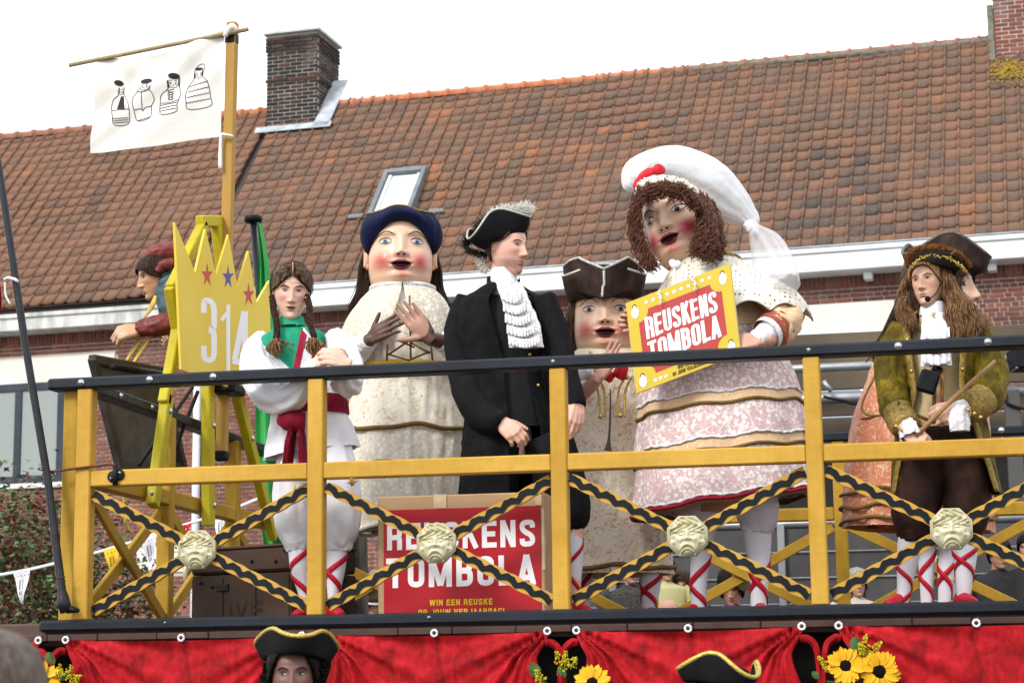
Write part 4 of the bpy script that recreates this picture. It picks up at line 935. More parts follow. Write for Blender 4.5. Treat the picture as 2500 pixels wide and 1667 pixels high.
# ---- black leaning pole
lp = thing('leaning_pole', 'black painted pole with a bulging foot leaning beside the left corner post', 'pole', P(158, 1500, -.1))
pts = [P(162, 1492, -.09), P(155, 1470, -.09), P(151, 1440, -.09), P(118, 1180, -.09), P(60, 830, -.09), P(2, 440, -.09), P(-20, 300, -.09)]
part('pole', sweep([pts[0], pts[1], P(154, 1458, -.09), pts[2], pts[3], pts[4], pts[5], pts[6]], [.028, .03, .026, .019, .018, .0175, .017, .017], 16), simple('pole_black', hexc('14161c'), hexc('262931'), .4, 12., .2, 40., lo=.4, hi=.75, spec=.3), lp)
part('foot_spike', sweep([P(165, 1486, -.09), P(182, 1488, -.09), P(193, 1490, -.09)], [.02, .014, .008], 10), blackm, lp)
part('wire_wrap', join(*[sweep([P(x, y, -.09) + A([.02*math.cos(q), .022*math.sin(q), .003*q]) for q in np.linspace(0, 2*PI, 14)], [.003]*14, 6) for x, y in ((152, 1455), (148, 1418), (104, 1150))]), simple('rusty_wire', hexc('4b3026'), None), lp)
part('strap', join(sweep([P(x, y, -.12) for x, y in ((10, 683), (20, 678), (36, 682), (44, 688))], [.008]*4, 8), sweep([P(12, 690, -.12), P(14, 720, -.12), P(25, 743, -.12)], [.005]*3, 8, smoothn=10)), simple('strap_white', hexc('d0d0d2'), None, .6), lp)
rf = thing('red_flag', 'red flag corner tied to the leaning black pole at the photo edge', 'flag', P(-20, 770, -.1))
V3 = np.vstack([[P(x0 + 26*s, y, -.1 + .02*math.sin(s*9)) for x0, y in ((-60, 640), (-40, 670), (-24, 700), (-22, 740), (-24, 765), (-40, 790))] for s in np.linspace(0, 1, 8)])
part('cloth', (V3, grid_faces(8, 6)), redv, rf)

# ---- dried maple leaf on the brace
ml = P(860, 1178, -.05); th = [90, 62, 48, 30, 8, -20, -60, -90, -120, -160, 172, 150, 132, 118]; rd = [1., .5, .8, .45, .95, .4, .55, .35, .55, .4, .95, .45, .8, .5]
M = frame(ml, nrm([1, -.1, .1]), nrm([.1, 1, .15]), nrm([-.1, -.15, 1])); V = [(0, -.012, 0)] + [(.03*r*math.cos(math.radians(a)), -.004*math.sin(3*a), .034*r*math.sin(math.radians(a))) for a, r in zip(th, rd)]
Vm = A(V) @ M[:3, :3].T + M[:3, 3]; n = len(th)
o = part('maple_leaf', (Vm, [(0, 1 + i, 1 + (i + 1) % n) for i in range(n)]), simple('autumn_leaf', hexc('7c4a22'), hexc('98873a'), .7, 60.), None, smooth=False)
tag(o, 'dry brown and green maple leaf caught on the railing cross brace', 'leaf')

# ---- bunting
def bunting(pts, spec, label):
    root = thing('bunting', label, 'bunting', pts[0] - UPV*.0, 'pennant strings behind the float')
    ln = catmull(pts, 60); part('cord', sweep(ln, [(.004, .012)]*60, 6, ref=(0, 1, 0)), simple('tape_white', hexc('d5d5d8'), None, .6), root)
    for t, col, ln_ in spec:
        i = int(t*59); p = ln[i]; d = nrm(ln[min(i + 1, 59)] - ln[max(i - 1, 0)]); w = .13; L = ln_*.78
        V, F = [], []; nr = 10
        for r in range(nr):
            v = r/(nr - 1); hw = w/2*(1 - .93*v)
            for c in range(5):
                u = c/4*2 - 1; V.append(p + d*(u*hw + .12*v*L*.6) - UPV*(v*L) + A([0, -.012 + .03*math.sin(v*5 + t*9)*v + .01*math.sin(u*3), 0]))
        cm = {'w': simple('pennant_white', hexc('d5d4da'), None, .6), 'r': simple('pennant_red', hexc('b01822'), hexc('c4212c'), .6, 6.), 'y': simple('pennant_yellow', hexc('d9b327'), None, .6)}[col]
        pn = part('pennant', (A(V), grid_faces(nr, 5)), cm, root)
        ic = white_print if col == 'r' else ink; mpp = lambda Q, h: A([p + d*(q[0] + .12*(-q[1])*.6) + UPV*q[1] - A([0, .022 - .03*math.sin(-q[1]/L*5 + t*9)*(-q[1]/L), 0]) for q in Q])
        lines = [(A([(-.012, -.08*L/.3), (-.012, -.17*L/.3), (.012, -.17*L/.3), (.012, -.08*L/.3)]), .005, True), (A([(-.01, -.19*L/.3), (.01, -.19*L/.3), (.01, -.21*L/.3), (-.01, -.21*L/.3)]), .005, True)]
        lines += [(A([(x, -.035), (x + .008, -.035)]), .007, False) for x in np.linspace(-.06, .05, 5)]
        part('print', strokes2mesh(lines, mpp, .002), ic, pn, smooth=False)
    return root
yb_ = 4.6
bunting([P(-60, 1412, yb_), P(60, 1392, yb_), P(160, 1368, yb_), P(240, 1347, yb_), P(330, 1320, yb_), P(400, 1295, yb_), P(470, 1275, yb_), P(560, 1245, yb_), P(660, 1205, yb_)], [(.13, 'w', .3), (.3, 'r', .27), (.43, 'y', .3), (.565, 'w', .32), (.72, 'r', .3), (.86, 'w', .3)], 'string of white, red and yellow pennants behind the left railing')

# ---- sunflower bouquets tied to the drapes
petal_m = simple('sunflower_petal', hexc('d39a12'), hexc('e3b021'), .6, 12.); disc_m = simple('sunflower_disc', hexc('0d0706'), hexc('1f110b'), .95, 60., .9, 90., spec=.1)
leaf_m = simple('bouquet_leaf', hexc('3f6236'), hexc('5f8152'), .6, 8., .3, 25.); gold_rod = simple('goldenrod', hexc('a8a01c'), hexc('c4b82a'), .8, 30.); stem_m = simple('stem', hexc('3d5a25'), None, .7)
def petal_geo():
    V = []; n = 7
    for i in range(n):
        t = i/(n - 1); w = .0125*math.sin(PI*min(1, t*.9 + .1))**.7
        for s in (-1, 0, 1): V.append((s*w, -.004 + .012*t*t - .003*abs(s), t*.052))
    return A(V), grid_faces(n, 3)
pet_me = mesh('petal', *petal_geo(), petal_m, True)
def leaf_geo(L=.1, W_=.07):
    V = []; n = 9
    for i in range(n):
        t = i/(n - 1); w = W_*math.sin(PI*(t*.93 + .04))**.65*(1 + .06*math.sin(20*t))
        for j in range(5):
            s = j/2 - 1; V.append((s*w*.5, .012*abs(s) - .02*t*t + .004*math.sin(9*t + 3*s), t*L))
    return A(V), grid_faces(n, 5)
leaf_me = mesh('leaf', *leaf_geo(), leaf_m, True)
def bouquet(label, c, flowers, leaves, rods, seed):
    rr = random.Random(seed); c = A(c); root = thing('sunflower_bouquet', label, 'bouquet', c - UPV*.18, 'bouquets tied along the float')
    part('stems', join(*[sweep([c + A([rr.uniform(-.02, .02), .02, -.3]), c + A([dx*.5, .01, dz*.5 - .05]), c + A([dx, 0, dz - .01])], [.005]*3, 6) for dx, dz in [(f[0], f[1]) for f in flowers] + [(l[0], l[1]) for l in leaves]]), stem_m, root)
    for dx, dz, r, tilt in flowers:
        o = c + A([dx, -.03, dz]); R = rotz(tilt[0]) @ rotx(tilt[1])
        fl_ = part('sunflower', xf(lathe([(.0005, .012), (.6*r, .012), (.95*r, .004), (r, -.006), (.7*r, -.016), (.0005, -.018)], 22), M4(R @ rotx(PI/2), o)), disc_m, root)
        for k in range(30):
            ring_ = k % 2; a = k*2*PI/30 + rr.uniform(-.08, .08); s = (r/.03)*rr.uniform(.85, 1.08)
            Rm = R @ roty(a) @ rotx(rr.uniform(-.12, .3) + .12*ring_); pos = o + Rm @ A([0, .004*ring_, r*.82])
            Mx = np.eye(4); Mx[:3, :3] = Rm*s; Mx[:3, 3] = pos; inst('petal', pet_me, Matrix(Mx.tolist()), fl_)
    for dx, dz, a, b, s in leaves:
        Mx = np.eye(4); Mx[:3, :3] = (rotz(b) @ roty(a) @ rotx(.1))*s; Mx[:3, 3] = c + A([dx, -.005, dz]); inst('leaf', leaf_me, Matrix(Mx.tolist()), root)
    for dx, dz, a, L in rods:
        Vs = []; base = c + A([dx, -.02, dz]); d = A([math.sin(a), -.15, math.cos(a)])
        for i in range(60):
            t = rr.random(); w = .028*(1 - t*.85); side = rr.uniform(-1, 1)
            q = base + d*t*L + A([math.cos(a), 0, -math.sin(a)])*side*w + A([0, rr.uniform(-.014, .014), w*abs(side)*.5]); Vs.append(ball(q, rr.uniform(.0025, .005), 5, 4))
        Vs.append(sweep([base, base + d*L], [.003, .001], 5)); part('goldenrod', join(*Vs), gold_rod, root)
def bq(px, py): return P(px, py, -.12)
c = bq(2100, 1615)
def rel(px, py): q = bq(px, py) - c; return q[0], q[2]
bouquet('two sunflowers with a broad leaf on the right drape corner', c, [(*rel(2064, 1625), .031, (.15, -.1)), (*rel(2148, 1638), .034, (-.1, .1))], [(*rel(2085, 1590), .15, .0, .62), (*rel(2000, 1655), -.8, .1, .4), (*rel(2100, 1640), .5, -.2, .5), (*rel(2120, 1665), 2.6, .1, .5), (*rel(2060, 1665), -2.2, .1, .6)], [(*rel(2100, 1600), .35, .09), (*rel(2125, 1598), .75, .07), (*rel(2030, 1640), -.7, .08), (*rel(2110, 1608), -.2, .06), (*rel(2120, 1640), .1, .06)], 3)
c = bq(1390, 1650)
bouquet('small sunflower bouquet with goldenrod below the middle railing post', c, [(*rel(1450, 1668), .033, (-.1, -.2))], [(*rel(1318, 1652), -.6, .2, .7), (*rel(1432, 1640), .4, 0, .35), (*rel(1370, 1660), .1, 0, .6)], [(*rel(1380, 1640), .12, .085), (*rel(1372, 1625), -.3, .06), (*rel(1325, 1668), -.4, .06), (*rel(1395, 1630), .5, .05)], 4)
c = bq(140, 1640)
bouquet('sunflower bouquet with a long green leaf at the bottom left corner', c, [(*rel(112, 1660), .034, (.2, -.3))], [(*rel(118, 1632), .15, .2, .75), (*rel(150, 1660), .7, 0, .5)], [(*rel(165, 1660), .5, .07), (*rel(150, 1655), .1, .06), (*rel(180, 1668), .9, .06)], 5)

# ---- maple shrub at the left
lr_, lg_ = simple('shrub_leaf_red', hexc('552b28'), hexc('7c423b'), .65, 30.), simple('shrub_leaf_green', hexc('3d5230'), hexc('61794a'), .65, 30.)
sh = thing('maple_shrub', 'bushy red and green leaved shrub by the left brick wall', 'shrub', (P(120, 1500, 9.)[0], 9., 0))
rr = random.Random(21); tips = []
bx0 = A([P(110, 1500, 9.)[0], 9., 0.])
for i in range(16):
    px = rr.uniform(-60, 340); top_ = 1225 + .0016*(px - 60)**2 + rr.uniform(-15, 80); e = P(px, top_, 9. + rr.uniform(-.8, .8)); b0 = bx0 + A([rr.uniform(-.3, .3), rr.uniform(-.2, .2), 0])
    mid = (b0*.45 + e*.55) + A([rr.uniform(-.2, .2), 0, .1]); st = catmull([b0, mid, e], 14); part('stem', sweep(st, np.linspace(.03, .006, 14), 6), simple('shrub_bark', hexc('4a4038'), hexc('6a5c50'), .9, 20.), sh)
    tips += [st[k] for k in range(4, 14)]
for nm, m, cnt, sd in (('red_foliage', lr_, 6500, 1), ('green_foliage', lg_, 11000, 2)):
    rs = np.random.RandomState(sd); V, F = [], []
    for k in range(cnt):
        b0 = tips[rs.randint(len(tips))]; q = b0 + rs.normal(size=3)*[.22, .3, .15]
        if nm == 'red_foliage' and q[2] < 2.2 and rs.rand() < .6: continue
        s = rs.uniform(.026, .05); R = rotz(rs.rand()*6.3) @ rotx(rs.uniform(-1.3, .6)) @ rotz(rs.rand()*6.3); n = len(V)
        for a, r in ((0, 1), (40, .45), (75, .9), (110, .4), (180, .5), (250, .4), (285, .9), (320, .45)): V.append(q + R @ A([s*r*math.cos(math.radians(a)), s*r*math.sin(math.radians(a)), .1*s*r]))
        F.append(tuple(n + i for i in range(8)))
    tag(part(nm, (A(V), F), m, sh, smooth=False), kind='stuff')

# ---- grandstand behind the float
gs = thing('grandstand', 'dark grey boarded grandstand with aluminium tubes behind the float', 'grandstand', (8.2, 7., 0))
gb = simple('stand_boards', hexc('3b3a3a'), hexc('4b4a4a'), .6, 3., .15, 20.); alu = simple('aluminium', hexc('85878a'), hexc('989a9d'), .4, 6., metal=.6); tarp = simple('brown_tarp', hexc('4d443a'), hexc('625848'), .8, 1.2, .2, 10.)
gy = 5.6; gx0 = P(1290, 1400, gy)[0]; gx1 = P(2750, 1400, gy)[0]; zc = lambda py, y=gy: P(2000, py, y)[2]
zz = zc(1285); step = zc(1340) - zc(1403); k = 0
while zz > .4:
    part('board', box(((gx0 + gx1)/2, gy, zz - step/2), (gx1 - gx0, .05, step - .016), None, .006), gb, gs, smooth=False)
    part('board_edge', box(((gx0 + gx1)/2, gy - .03, zz - step + .004), (gx1 - gx0, .02, .012), None, .003), alu, gs, smooth=False); zz -= step; k += 1
part('top_tube', sweep([(gx0, gy - .02, zc(1277)), (gx1, gy - .02, zc(1277))], [.03, .03], 12), alu, gs)
for px in (1495, 1908, 2330): X = P(px, 1350, gy - .05); part('upright', box((X[0], gy - .06, (zc(1277) + .4)/2), (.05, .04, zc(1277) - .4), None, .006), alu, gs, smooth=False)
part('seat_tier', join(box(((gx0 + gx1)/2, gy - .85, .85), (gx1 - gx0, .6, 1.7)), box(((gx0 + gx1)/2, gy - .35, 1.0), (gx1 - gx0, .5, 2.0))), gb, gs, smooth=False)
hy = 7.6; hx0, hx1 = P(1400, 1000, hy)[0], P(2760, 1000, hy)[0]
for i, (a, b) in enumerate(((800, 878), (884, 940), (946, 1005), (1010, 1062))):
    part('tarp_panel', box(((hx0 + hx1)/2, hy + .3, (zc(a, hy) + zc(b, hy))/2), (hx1 - hx0, .04, zc(a, hy) - zc(b, hy)), None, .006), tarp, gs, smooth=False)
part('back_wall', box(((hx0 + hx1)/2, hy + .5, 1.8), (hx1 - hx0, .1, 3.6)), simple('stand_dark', hexc('2b2928'), None, .9), gs, smooth=False)
for py, r in ((973, .045), (898, .035), (1068, .02)): part('tube', sweep([(hx0, hy, zc(py, hy)), (hx1, hy, zc(py, hy))], [r, r], 14), alu, gs)
for px in (2470,): X = P(px, 950, hy - .1); part('post', box((X[0], hy - .05, 2.0), (.12, .1, 4.0)), simple('post_grey', hexc('4d4c4a'), None, .6), gs, smooth=False)
part('strut', join(sweep([P(2445, 910, hy - .1), P(2475, 880, hy - .1)], [.02, .02], 8), sweep([P(2030, 955, hy - .1), P(2010, 930, hy - .1)], [.02, .02], 8)), alu, gs)
part('cable', sweep([P(2010, 968, hy - .12), P(2060, 978, hy - .12), P(2120, 984, hy - .12), P(2420, 950, hy - .12), P(2460, 985, hy - .12), P(2520, 1003, hy - .12)], [.012]*6, 8, smoothn=30), blackm, gs)
for sx in (hx0 + .1, hx1 - .1): part('side_post', box((sx, hy + .3, 1.9), (.15, .15, 3.8)), simple('post_grey', hexc('4d4c4a'), None), gs, smooth=False)
sp = thing('loudspeaker', 'black loudspeaker box hanging at the right edge of the grandstand', 'loudspeaker', P(2495, 900, hy - .2))
part('cabinet', box(P(2505, 878, hy - .2), (.25, .25, .17), rotz(.2), .015), blackm, sp, smooth=False)
part('side_plate', box(P(2474, 878, hy - .24), (.02, .2, .17), rotz(.2), .004), alu, sp, smooth=False)
# lattice mast and pale house front seen low between the legs
lm = thing('lattice_mast', 'thin black lattice mast beside a weathered post behind the railing', 'mast', P(855, 1505, 3.4) * A([1, 1, 0]))
a0, a1 = P(850, 1260, 3.4), P(862, 1505, 3.4); b0, b1 = a0 + A([.035, 0, 0]), a1 + A([.035, 0, 0])
zig = [(a0*(1 - t) + a1*t) if i % 2 == 0 else (b0*(1 - t) + b1*t) for i, t in enumerate(np.linspace(0, 1, 22))]
part('lattice', join(sweep([a0, a1 * A([1, 1, 1]) - UPV*1.6], [.006, .006], 6), sweep([b0, b1 - UPV*1.6], [.006, .006], 6), sweep(zig, [.004]*22, 5)), blackm, lm)
part('weathered_post', beam(P(880, 1255, 3.45), P(893, 1515, 3.45) - UPV*1.6, .07, .07), simple('weathered', hexc('35332e'), hexc('6a675e'), .9, 12., .5, 40., stretch=(1, 1, .2)), lm, smooth=False)
# ================================================================== kit for people and processional giants
def skin_mat(name, rough=.5, coat=0.):
    m, t, b = newmat(name); a = nd(t, 'ShaderNodeAttribute', attribute_name='col')
    n = noise_(t, coords(t), 40., 4., .6); c = mixc(t, math_(t, 'MULTIPLY', n, .08), a.outputs['Color'], (.25, .1, .07))
    t.links.new(c, b.inputs['Base Color']); b.inputs['Roughness'].default_value = rough; b.inputs['Coat Weight'].default_value = coat; b.inputs['Coat Roughness'].default_value = .25
    b.inputs['Specular IOR Level'].default_value = .4; bump(t, b, n, .08, .004); return m
SKIN = skin_mat('skin', .52); MASKSKIN = skin_mat('painted_face', .42, .18)
def G(X, Z, cx, cz, sx, sz, a): return a*np.exp(-((X - cx)/sx)**2 - ((Z - cz)/sz)**2)
HUMAN = dict(prof=[(-.5, .05, -.26, -.08), (-.47, .115, -.325, .02), (-.42, .165, -.355, .10), (-.33, .215, -.36, .17), (-.22, .268, -.365, .22), (-.1, .296, -.375, .3), (.02, .31, -.38, .38), (.12, .316, -.375, .42), (.22, .318, -.37, .44), (.32, .29, -.335, .42), (.4, .25, -.265, .36), (.46, .175, -.165, .27), (.5, .02, .0, .08)],
             ex=.125, ez=.055, nose=1., mouth=(-.258, .085), giant=False)
GIANT = dict(prof=[(-.5, .325, -.31, .33), (-.45, .355, -.37, .36), (-.38, .38, -.405, .38), (-.25, .402, -.428, .4), (-.1, .405, -.435, .42), (.05, .4, -.43, .43), (.2, .385, -.42, .43), (.32, .34, -.37, .4), (.42, .25, -.26, .3), (.47, .16, -.16, .2), (.5, .02, 0., .03)],
             ex=.2, ez=.06, nose=1., mouth=(-.235, .13), giant=True)
class Face:
    def __init__(s, base, **kw):
        s.k = dict(base); s.k.update(kw); p = A(s.k['prof']); s.p = p
    def prof(s, z):
        p = s.p; return np.interp(z, p[:, 0], p[:, 1]), np.interp(z, p[:, 0], p[:, 2]), np.interp(z, p[:, 0], p[:, 3])
    def feat(s, X, Z):
        k = s.k; ex, ez = k['ex'], k['ez']; mz, mw = k['mouth']; D = np.zeros_like(X); aX = abs(X)
        if not k['giant']:
            nz = np.interp(Z, [-.19, -.165, -.135, -.1, -.04, .05, .11, .16], [0, .02, .1, .105, .07, .035, .012, 0]); D += nz*np.exp(-(X/(np.interp(Z, [-.14, -.08, .05, .15], [.055, .042, .034, .05])))**2)*k['nose']
            D += G(aX, Z, .052, -.128, .026, .026, .036)
            D += G(aX, Z, ex, ez, .07, .05, -.046) + G(aX, Z, ex, ez - .005, .05, .028, .026) + G(aX, Z, .12, .125, .085, .028, .02)
            D += G(aX, Z, .19, -.05, .08, .08, .016) + G(X, Z, 0, -.25, .12, .08, .02) + G(X, Z, 0, -.41, .085, .055, .028) + G(X, Z, 0, -.322, .08, .022, -.014)
            D += np.exp(-(X/(mw*.95))**4)*(.017*np.exp(-((Z - mz - .02)/.016)**2) + .02*np.exp(-((Z - mz + .025)/.02)**2) - k.get('open', .016)*np.exp(-((Z - mz)/k.get('openw', .009))**2))
        else:
            nz = np.interp(Z, [-.16, -.135, -.1, -.06, 0, .1, .18], [0, .05, .1, .1, .06, .025, 0]); D += nz*np.exp(-(X/np.interp(Z, [-.12, -.04, .1], [.065, .05, .05]))**2)*k['nose']
            D += G(aX, Z, .062, -.105, .03, .028, .04) + G(X, Z, 0, -.115, .03, .015, -.01)
            D += G(aX, Z, ex, ez + .01, .125, .085, -.055) + G(aX, Z, ex, ez, .075, .05, .055) + G(aX, Z, .2, .17, .12, .035, .022)
            D += G(aX, Z, .25, -.18, .13, .12, .06) + G(X, Z, 0, -.385, .12, .06, .065) + G(X, Z, 0, mz, mw*1.1, .06, .03) + G(X, Z, 0, -.315, .11, .03, -.015)
            D += np.exp(-(X/mw)**4)*(.02*np.exp(-((Z - mz - .03)/.018)**2) + .024*np.exp(-((Z - mz + .035)/.018)**2) - .04*np.exp(-((Z - mz)/.016)**2))
        return D
    def surf(s, X, Z):
        X, Z = A(X), A(Z); w, yf, yb = s.prof(Z); yc = np.minimum(.05, (yf + yb)/2 + .1); q = np.clip(1 - (X/np.maximum(w, 1e-4))**2, 0, 1); ca = np.sqrt(q)
        return yc + (yf - yc)*ca**.82 - s.feat(X, Z)*np.clip(ca*2.5, 0, 1)
    def mesh(s, nr=96, na=128):
        t = np.linspace(-1, 1, nr); z = .5*np.sin(t*PI/2)*.35 + .5*t*.65; th = np.arange(na)*2*PI/na - PI; a = th - .45*np.sin(th)
        Zg = np.repeat(z, na); Ag = np.tile(a, nr); w, yf, yb = s.prof(Zg); yc = np.minimum(.05, (yf + yb)/2 + .1); X = w*np.sin(Ag); c = np.cos(Ag)
        Y = np.where(c > 0, yc + (yf - yc)*np.abs(c)**.82, yc + (yb - yc)*np.abs(c)**.95); Y -= np.where(c > 0, s.feat(X, Zg)*np.clip(c*2.5, 0, 1), 0)
        V = np.c_[X, Y, Zg]; F = [f[::-1] for f in grid_faces(nr, na, True)]; n = len(V)
        V = np.vstack([V, [[0, V[:na, 1].mean(), -.505], [0, V[-na:, 1].mean(), .503]]]); F += [(j, (j + 1) % na, n) for j in range(na)] + [((nr - 1)*na + (j + 1) % na, (nr - 1)*na + j, n + 1) for j in range(na)]
        return V, F
    def decal(s, top, bot, x0, x1, nx=24, nz=8, off=.004):
        x = np.linspace(x0, x1, nx); tp, bt = A([top(q) for q in x]), A([bot(q) for q in x]); V = []
        for v in np.linspace(0, 1, nz):
            z = tp*(1 - v) + bt*v; V.append(np.c_[x, s.surf(x, z) - off, z])
        return np.vstack(V), [f for f in grid_faces(nz, nx)]
    def disc(s, cx, cz, r, off=.006, n=18, sz=1.):
        th = np.arange(n)*2*PI/n; x = np.r_[cx, cx + r*.5*np.cos(th), cx + r*np.cos(th)]; z = np.r_[cz, cz + r*.5*sz*np.sin(th), cz + r*sz*np.sin(th)]
        V = np.c_[x, s.surf(x, z) - off, z]; F = [(0, 1 + (i + 1) % n, 1 + i) for i in range(n)] + [(1 + i, 1 + (i + 1) % n, 1 + n + (i + 1) % n, 1 + n + i) for i in range(n)]
        return V, F
    def line(s, pts, w, off=.005):
        pts = catmull(pts, 20); V, F = ribbon(pts, w*np.interp(np.linspace(0, 1, 20), [0, .3, .7, 1], [.4, 1, 1, .3])); return np.c_[V[:, 0], s.surf(V[:, 0], V[:, 1]) - off, V[:, 1]], F
    def paint(s, V, base, blush=None, bl=.5, lip=None, shade=None):
        X, Y, Z = V[:, 0], V[:, 1], V[:, 2]; C = np.tile(A(base), (len(V), 1)); fr = np.clip(-Y*6, 0, 1); ex = s.k['ex']
        def mixin(C, col, m): m = np.clip(m, 0, 1)[:, None]; return C*(1 - m) + A(col)*m
        if blush is not None:
            if s.k['giant']:
                m = G(abs(X), Z, .245, -.19, .135, .115, 1.) + G(X, Z, 0, -.375, .1, .04, .85) + G(X, Z, 0, -.1, .06, .03, .25); C = mixin(C, blush, m*bl*fr)
                C = mixin(C, A(base)*[.75, .62, .5], (G(abs(X), Z, ex - .02, ez_(s) + .065, .13, .06, .42) + G(abs(X), Z, ex, ez_(s) - .06, .11, .03, .4) + G(abs(X), Z, .075, .02, .025, .08, .35))*fr); C = mixin(C, A(base)*[.85, .7, .5], np.clip((-.33 - Z)*4, 0, .5))  # brownish shading painted into eye sockets and nose sides, tan towards the neck
            else: C = mixin(C, blush, (G(abs(X), Z, .17, -.08, .09, .08, 1.) + G(X, Z, 0, -.12, .05, .04, .7))*bl*fr)
        if lip is not None:
            mz, mw = s.k['mouth']; cup = .012*np.clip(1 - abs(abs(X) - .025)/.025, 0, 1); top = mz + .038*(1 - (X/mw)**2) + cup*.5; bo = mz - .05*np.clip(1 - (X/mw)**2, 0, 1)**.8
            C = mixin(C, lip, ((Z < top) & (Z > bo) & (abs(X) < mw)).astype(float)*.85*fr)
            if 'open' in s.k and s.k['open'] > .02: C = mixin(C, (.03, .01, .01), G(X, Z, 0, mz, mw*.7, s.k.get('openw', .01), 1.)*fr)
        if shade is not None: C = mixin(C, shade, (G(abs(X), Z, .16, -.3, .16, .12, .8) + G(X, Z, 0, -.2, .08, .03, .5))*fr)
        return C
def ez_(s): return s.k['ez']
def facing(p): return math.atan2(CAMP[0] - p[0], p[1] - CAMP[1])      # yaw that looks at the camera
def head_matrix(px, py, y, hpx, yaw=0., pitch=0., roll=0.):
    o = P(px, py, y); s = hpx/PXM(o); R = rotz(facing(o) + yaw) @ rotx(pitch) @ roty(roll); return M4(R*s, o), s
eye_white = simple('eye_white', hexc('b9b2ab'), None, .4); dark_line = simple('lash_dark', hexc('2a1d19'), None, .5); pupil_m = simple('pupil', hexc('080809'), None, .3, spec=.3)
eye_soft = simple('eye_white_soft', hexc('9a918a'), None, .4)
mouth_dark = simple('mouth_dark', hexc('140708'), None, .6)
def eyes(face, M, root, iris, size=.04, giant=False, look=(0, 0), lid=dark_line, brow=None, open_=1., browz=None):
    ex, ez = face.k['ex'], face.k['ez']; W_ = size*1.45
    for s in (-1, 1):
        top = lambda x: ez + open_*size*.62*max(0, 1 - ((x - s*ex)/W_)**2)**.75 + .004
        bot = lambda x: ez - open_*size*.5*max(0, 1 - ((x - s*ex)/W_)**2)**.8 + .004
        e = part('eye', xf(face.decal(top, bot, s*ex - W_, s*ex + W_, 20, 8, .004), M), eye_white if giant else eye_soft, root)
        r = size*(.52 if giant else .64); cx, cz = s*ex + look[0], ez + look[1]
        part('iris', xf(face.disc(cx, cz, r, .0062, 18, min(1, open_*1.05)), M), iris, e); part('pupil', xf(face.disc(cx, cz, r*.48, .0085), M), pupil_m, e)
        xs = np.linspace(s*ex - W_*1.02, s*ex + W_*1.02, 9)
        part('eyelid', xf(face.line([(x, top(x) + .006) for x in xs], size*(.28 if giant else .34), .0095), M), lid, e)
        part('eyelid', xf(face.line([(x, bot(x) - .003) for x in xs], size*.12, .0085), M), lid, e)
        if brow is not None:
            bz = browz or (.135 if not giant else .165)
            if giant: pts = [(s*.08, bz - .035), (s*.15, bz + .015), (s*.22, bz + .02), (s*.31, bz - .04)]
            else: pts = [(s*.055, bz - .012), (s*.12, bz + .008), (s*.165, bz + .004), (s*.21, bz - .022)]
            part('eyebrow', xf(face.line(pts, .012 if giant else .024, .007), M), brow, root)
def giant_mouth(face, M, root, lipc):
    mz, mw = face.k['mouth']; f = lambda x: max(0., 1 - (x/mw)**2)
    ut = lambda x: mz + .05*f(x)**.75 + .012*math.exp(-((abs(x) - .035)/.03)**2) - .004
    lt = lambda x: mz + .026*f(x)**.9 - .004; lb2 = lambda x: mz - .045*f(x) - .004; bb = lambda x: mz - .078*f(x)**.8 - .004
    mo = part('mouth', xf(face.decal(lt, lb2, -mw*.98, mw*.98, 24, 6, .004), M), mouth_dark, root)
    part('lip', xf(face.decal(ut, lt, -mw, mw, 26, 5, .006), M), lipc, mo); part('lip', xf(face.decal(lb2, bb, -mw*.92, mw*.92, 26, 5, .008), M), lipc, mo)
    for s in (-1, 1): part('nostril', xf(face.disc(s*.035, -.128, .017, .003, 10, .6), M), mouth_dark, root)
def ear_geo(s, w, z0=0., k=1.):
    x = s*(w + .01); c = A([x, .06, z0]); th = np.linspace(-2.2, 2.6, 14)
    rim = [c + A([s*.035*k, -.01 + .045*k*math.cos(q)*.9, .085*k*math.sin(q) + .01]) for q in th]
    return join(ball(c + A([s*.012, 0, 0]), A([.03, .055, .09])*k, 14, 10, rotz(s*.35)), sweep(rim, [.013*k]*14, 7), ball(c + A([s*.02, -.02, -.075*k]), A([.018, .026, .03])*k, 10, 8))
def strand_mesh(Pth, rad):
    """Pth (S,m,3), rad (m) or (S,m) -> 4-sided tapered tubes"""
    Pth = A(Pth); S, m, _ = Pth.shape; rad = np.broadcast_to(A(rad), (S, m)); T = np.gradient(Pth, axis=1); T /= np.linalg.norm(T, axis=2)[..., None] + 1e-9
    ref = np.where(abs(T[..., 1:2]) > .9, A([1., 0, 0]), A([0, 1., 0])); u = np.cross(T, ref); u /= np.linalg.norm(u, axis=2)[..., None] + 1e-9; v = np.cross(T, u)
    V = np.stack([Pth + u*rad[..., None], Pth + v*rad[..., None], Pth - u*rad[..., None], Pth - v*rad[..., None]], 2).reshape(-1, 3)
    i = np.arange(S)[:, None, None]*m*4 + np.arange(m - 1)[None, :, None]*4 + np.arange(4)[None, None, :]; j = i - np.arange(4) + (np.arange(4) + 1) % 4
    F = np.stack([i, j, j + 4, i + 4], -1).reshape(-1, 4); return V, [tuple(f) for f in F]
def hair_mat(name, c1, c2, rough=.45):
    if name in MATS: return MATS[name]
    m, t, b = newmat(name); MATS[name] = m; v = coords(t); n = noise_(t, mapv(t, v, (60, 60, 6)), 2.2, 3., .6)
    t.links.new(ramp(t, n, [(.42, c1), (.6, c2)]), b.inputs['Base Color']); b.inputs['Roughness'].default_value = rough; b.inputs['Specular IOR Level'].default_value = .08
    bump(t, b, n, .5, .004); return m
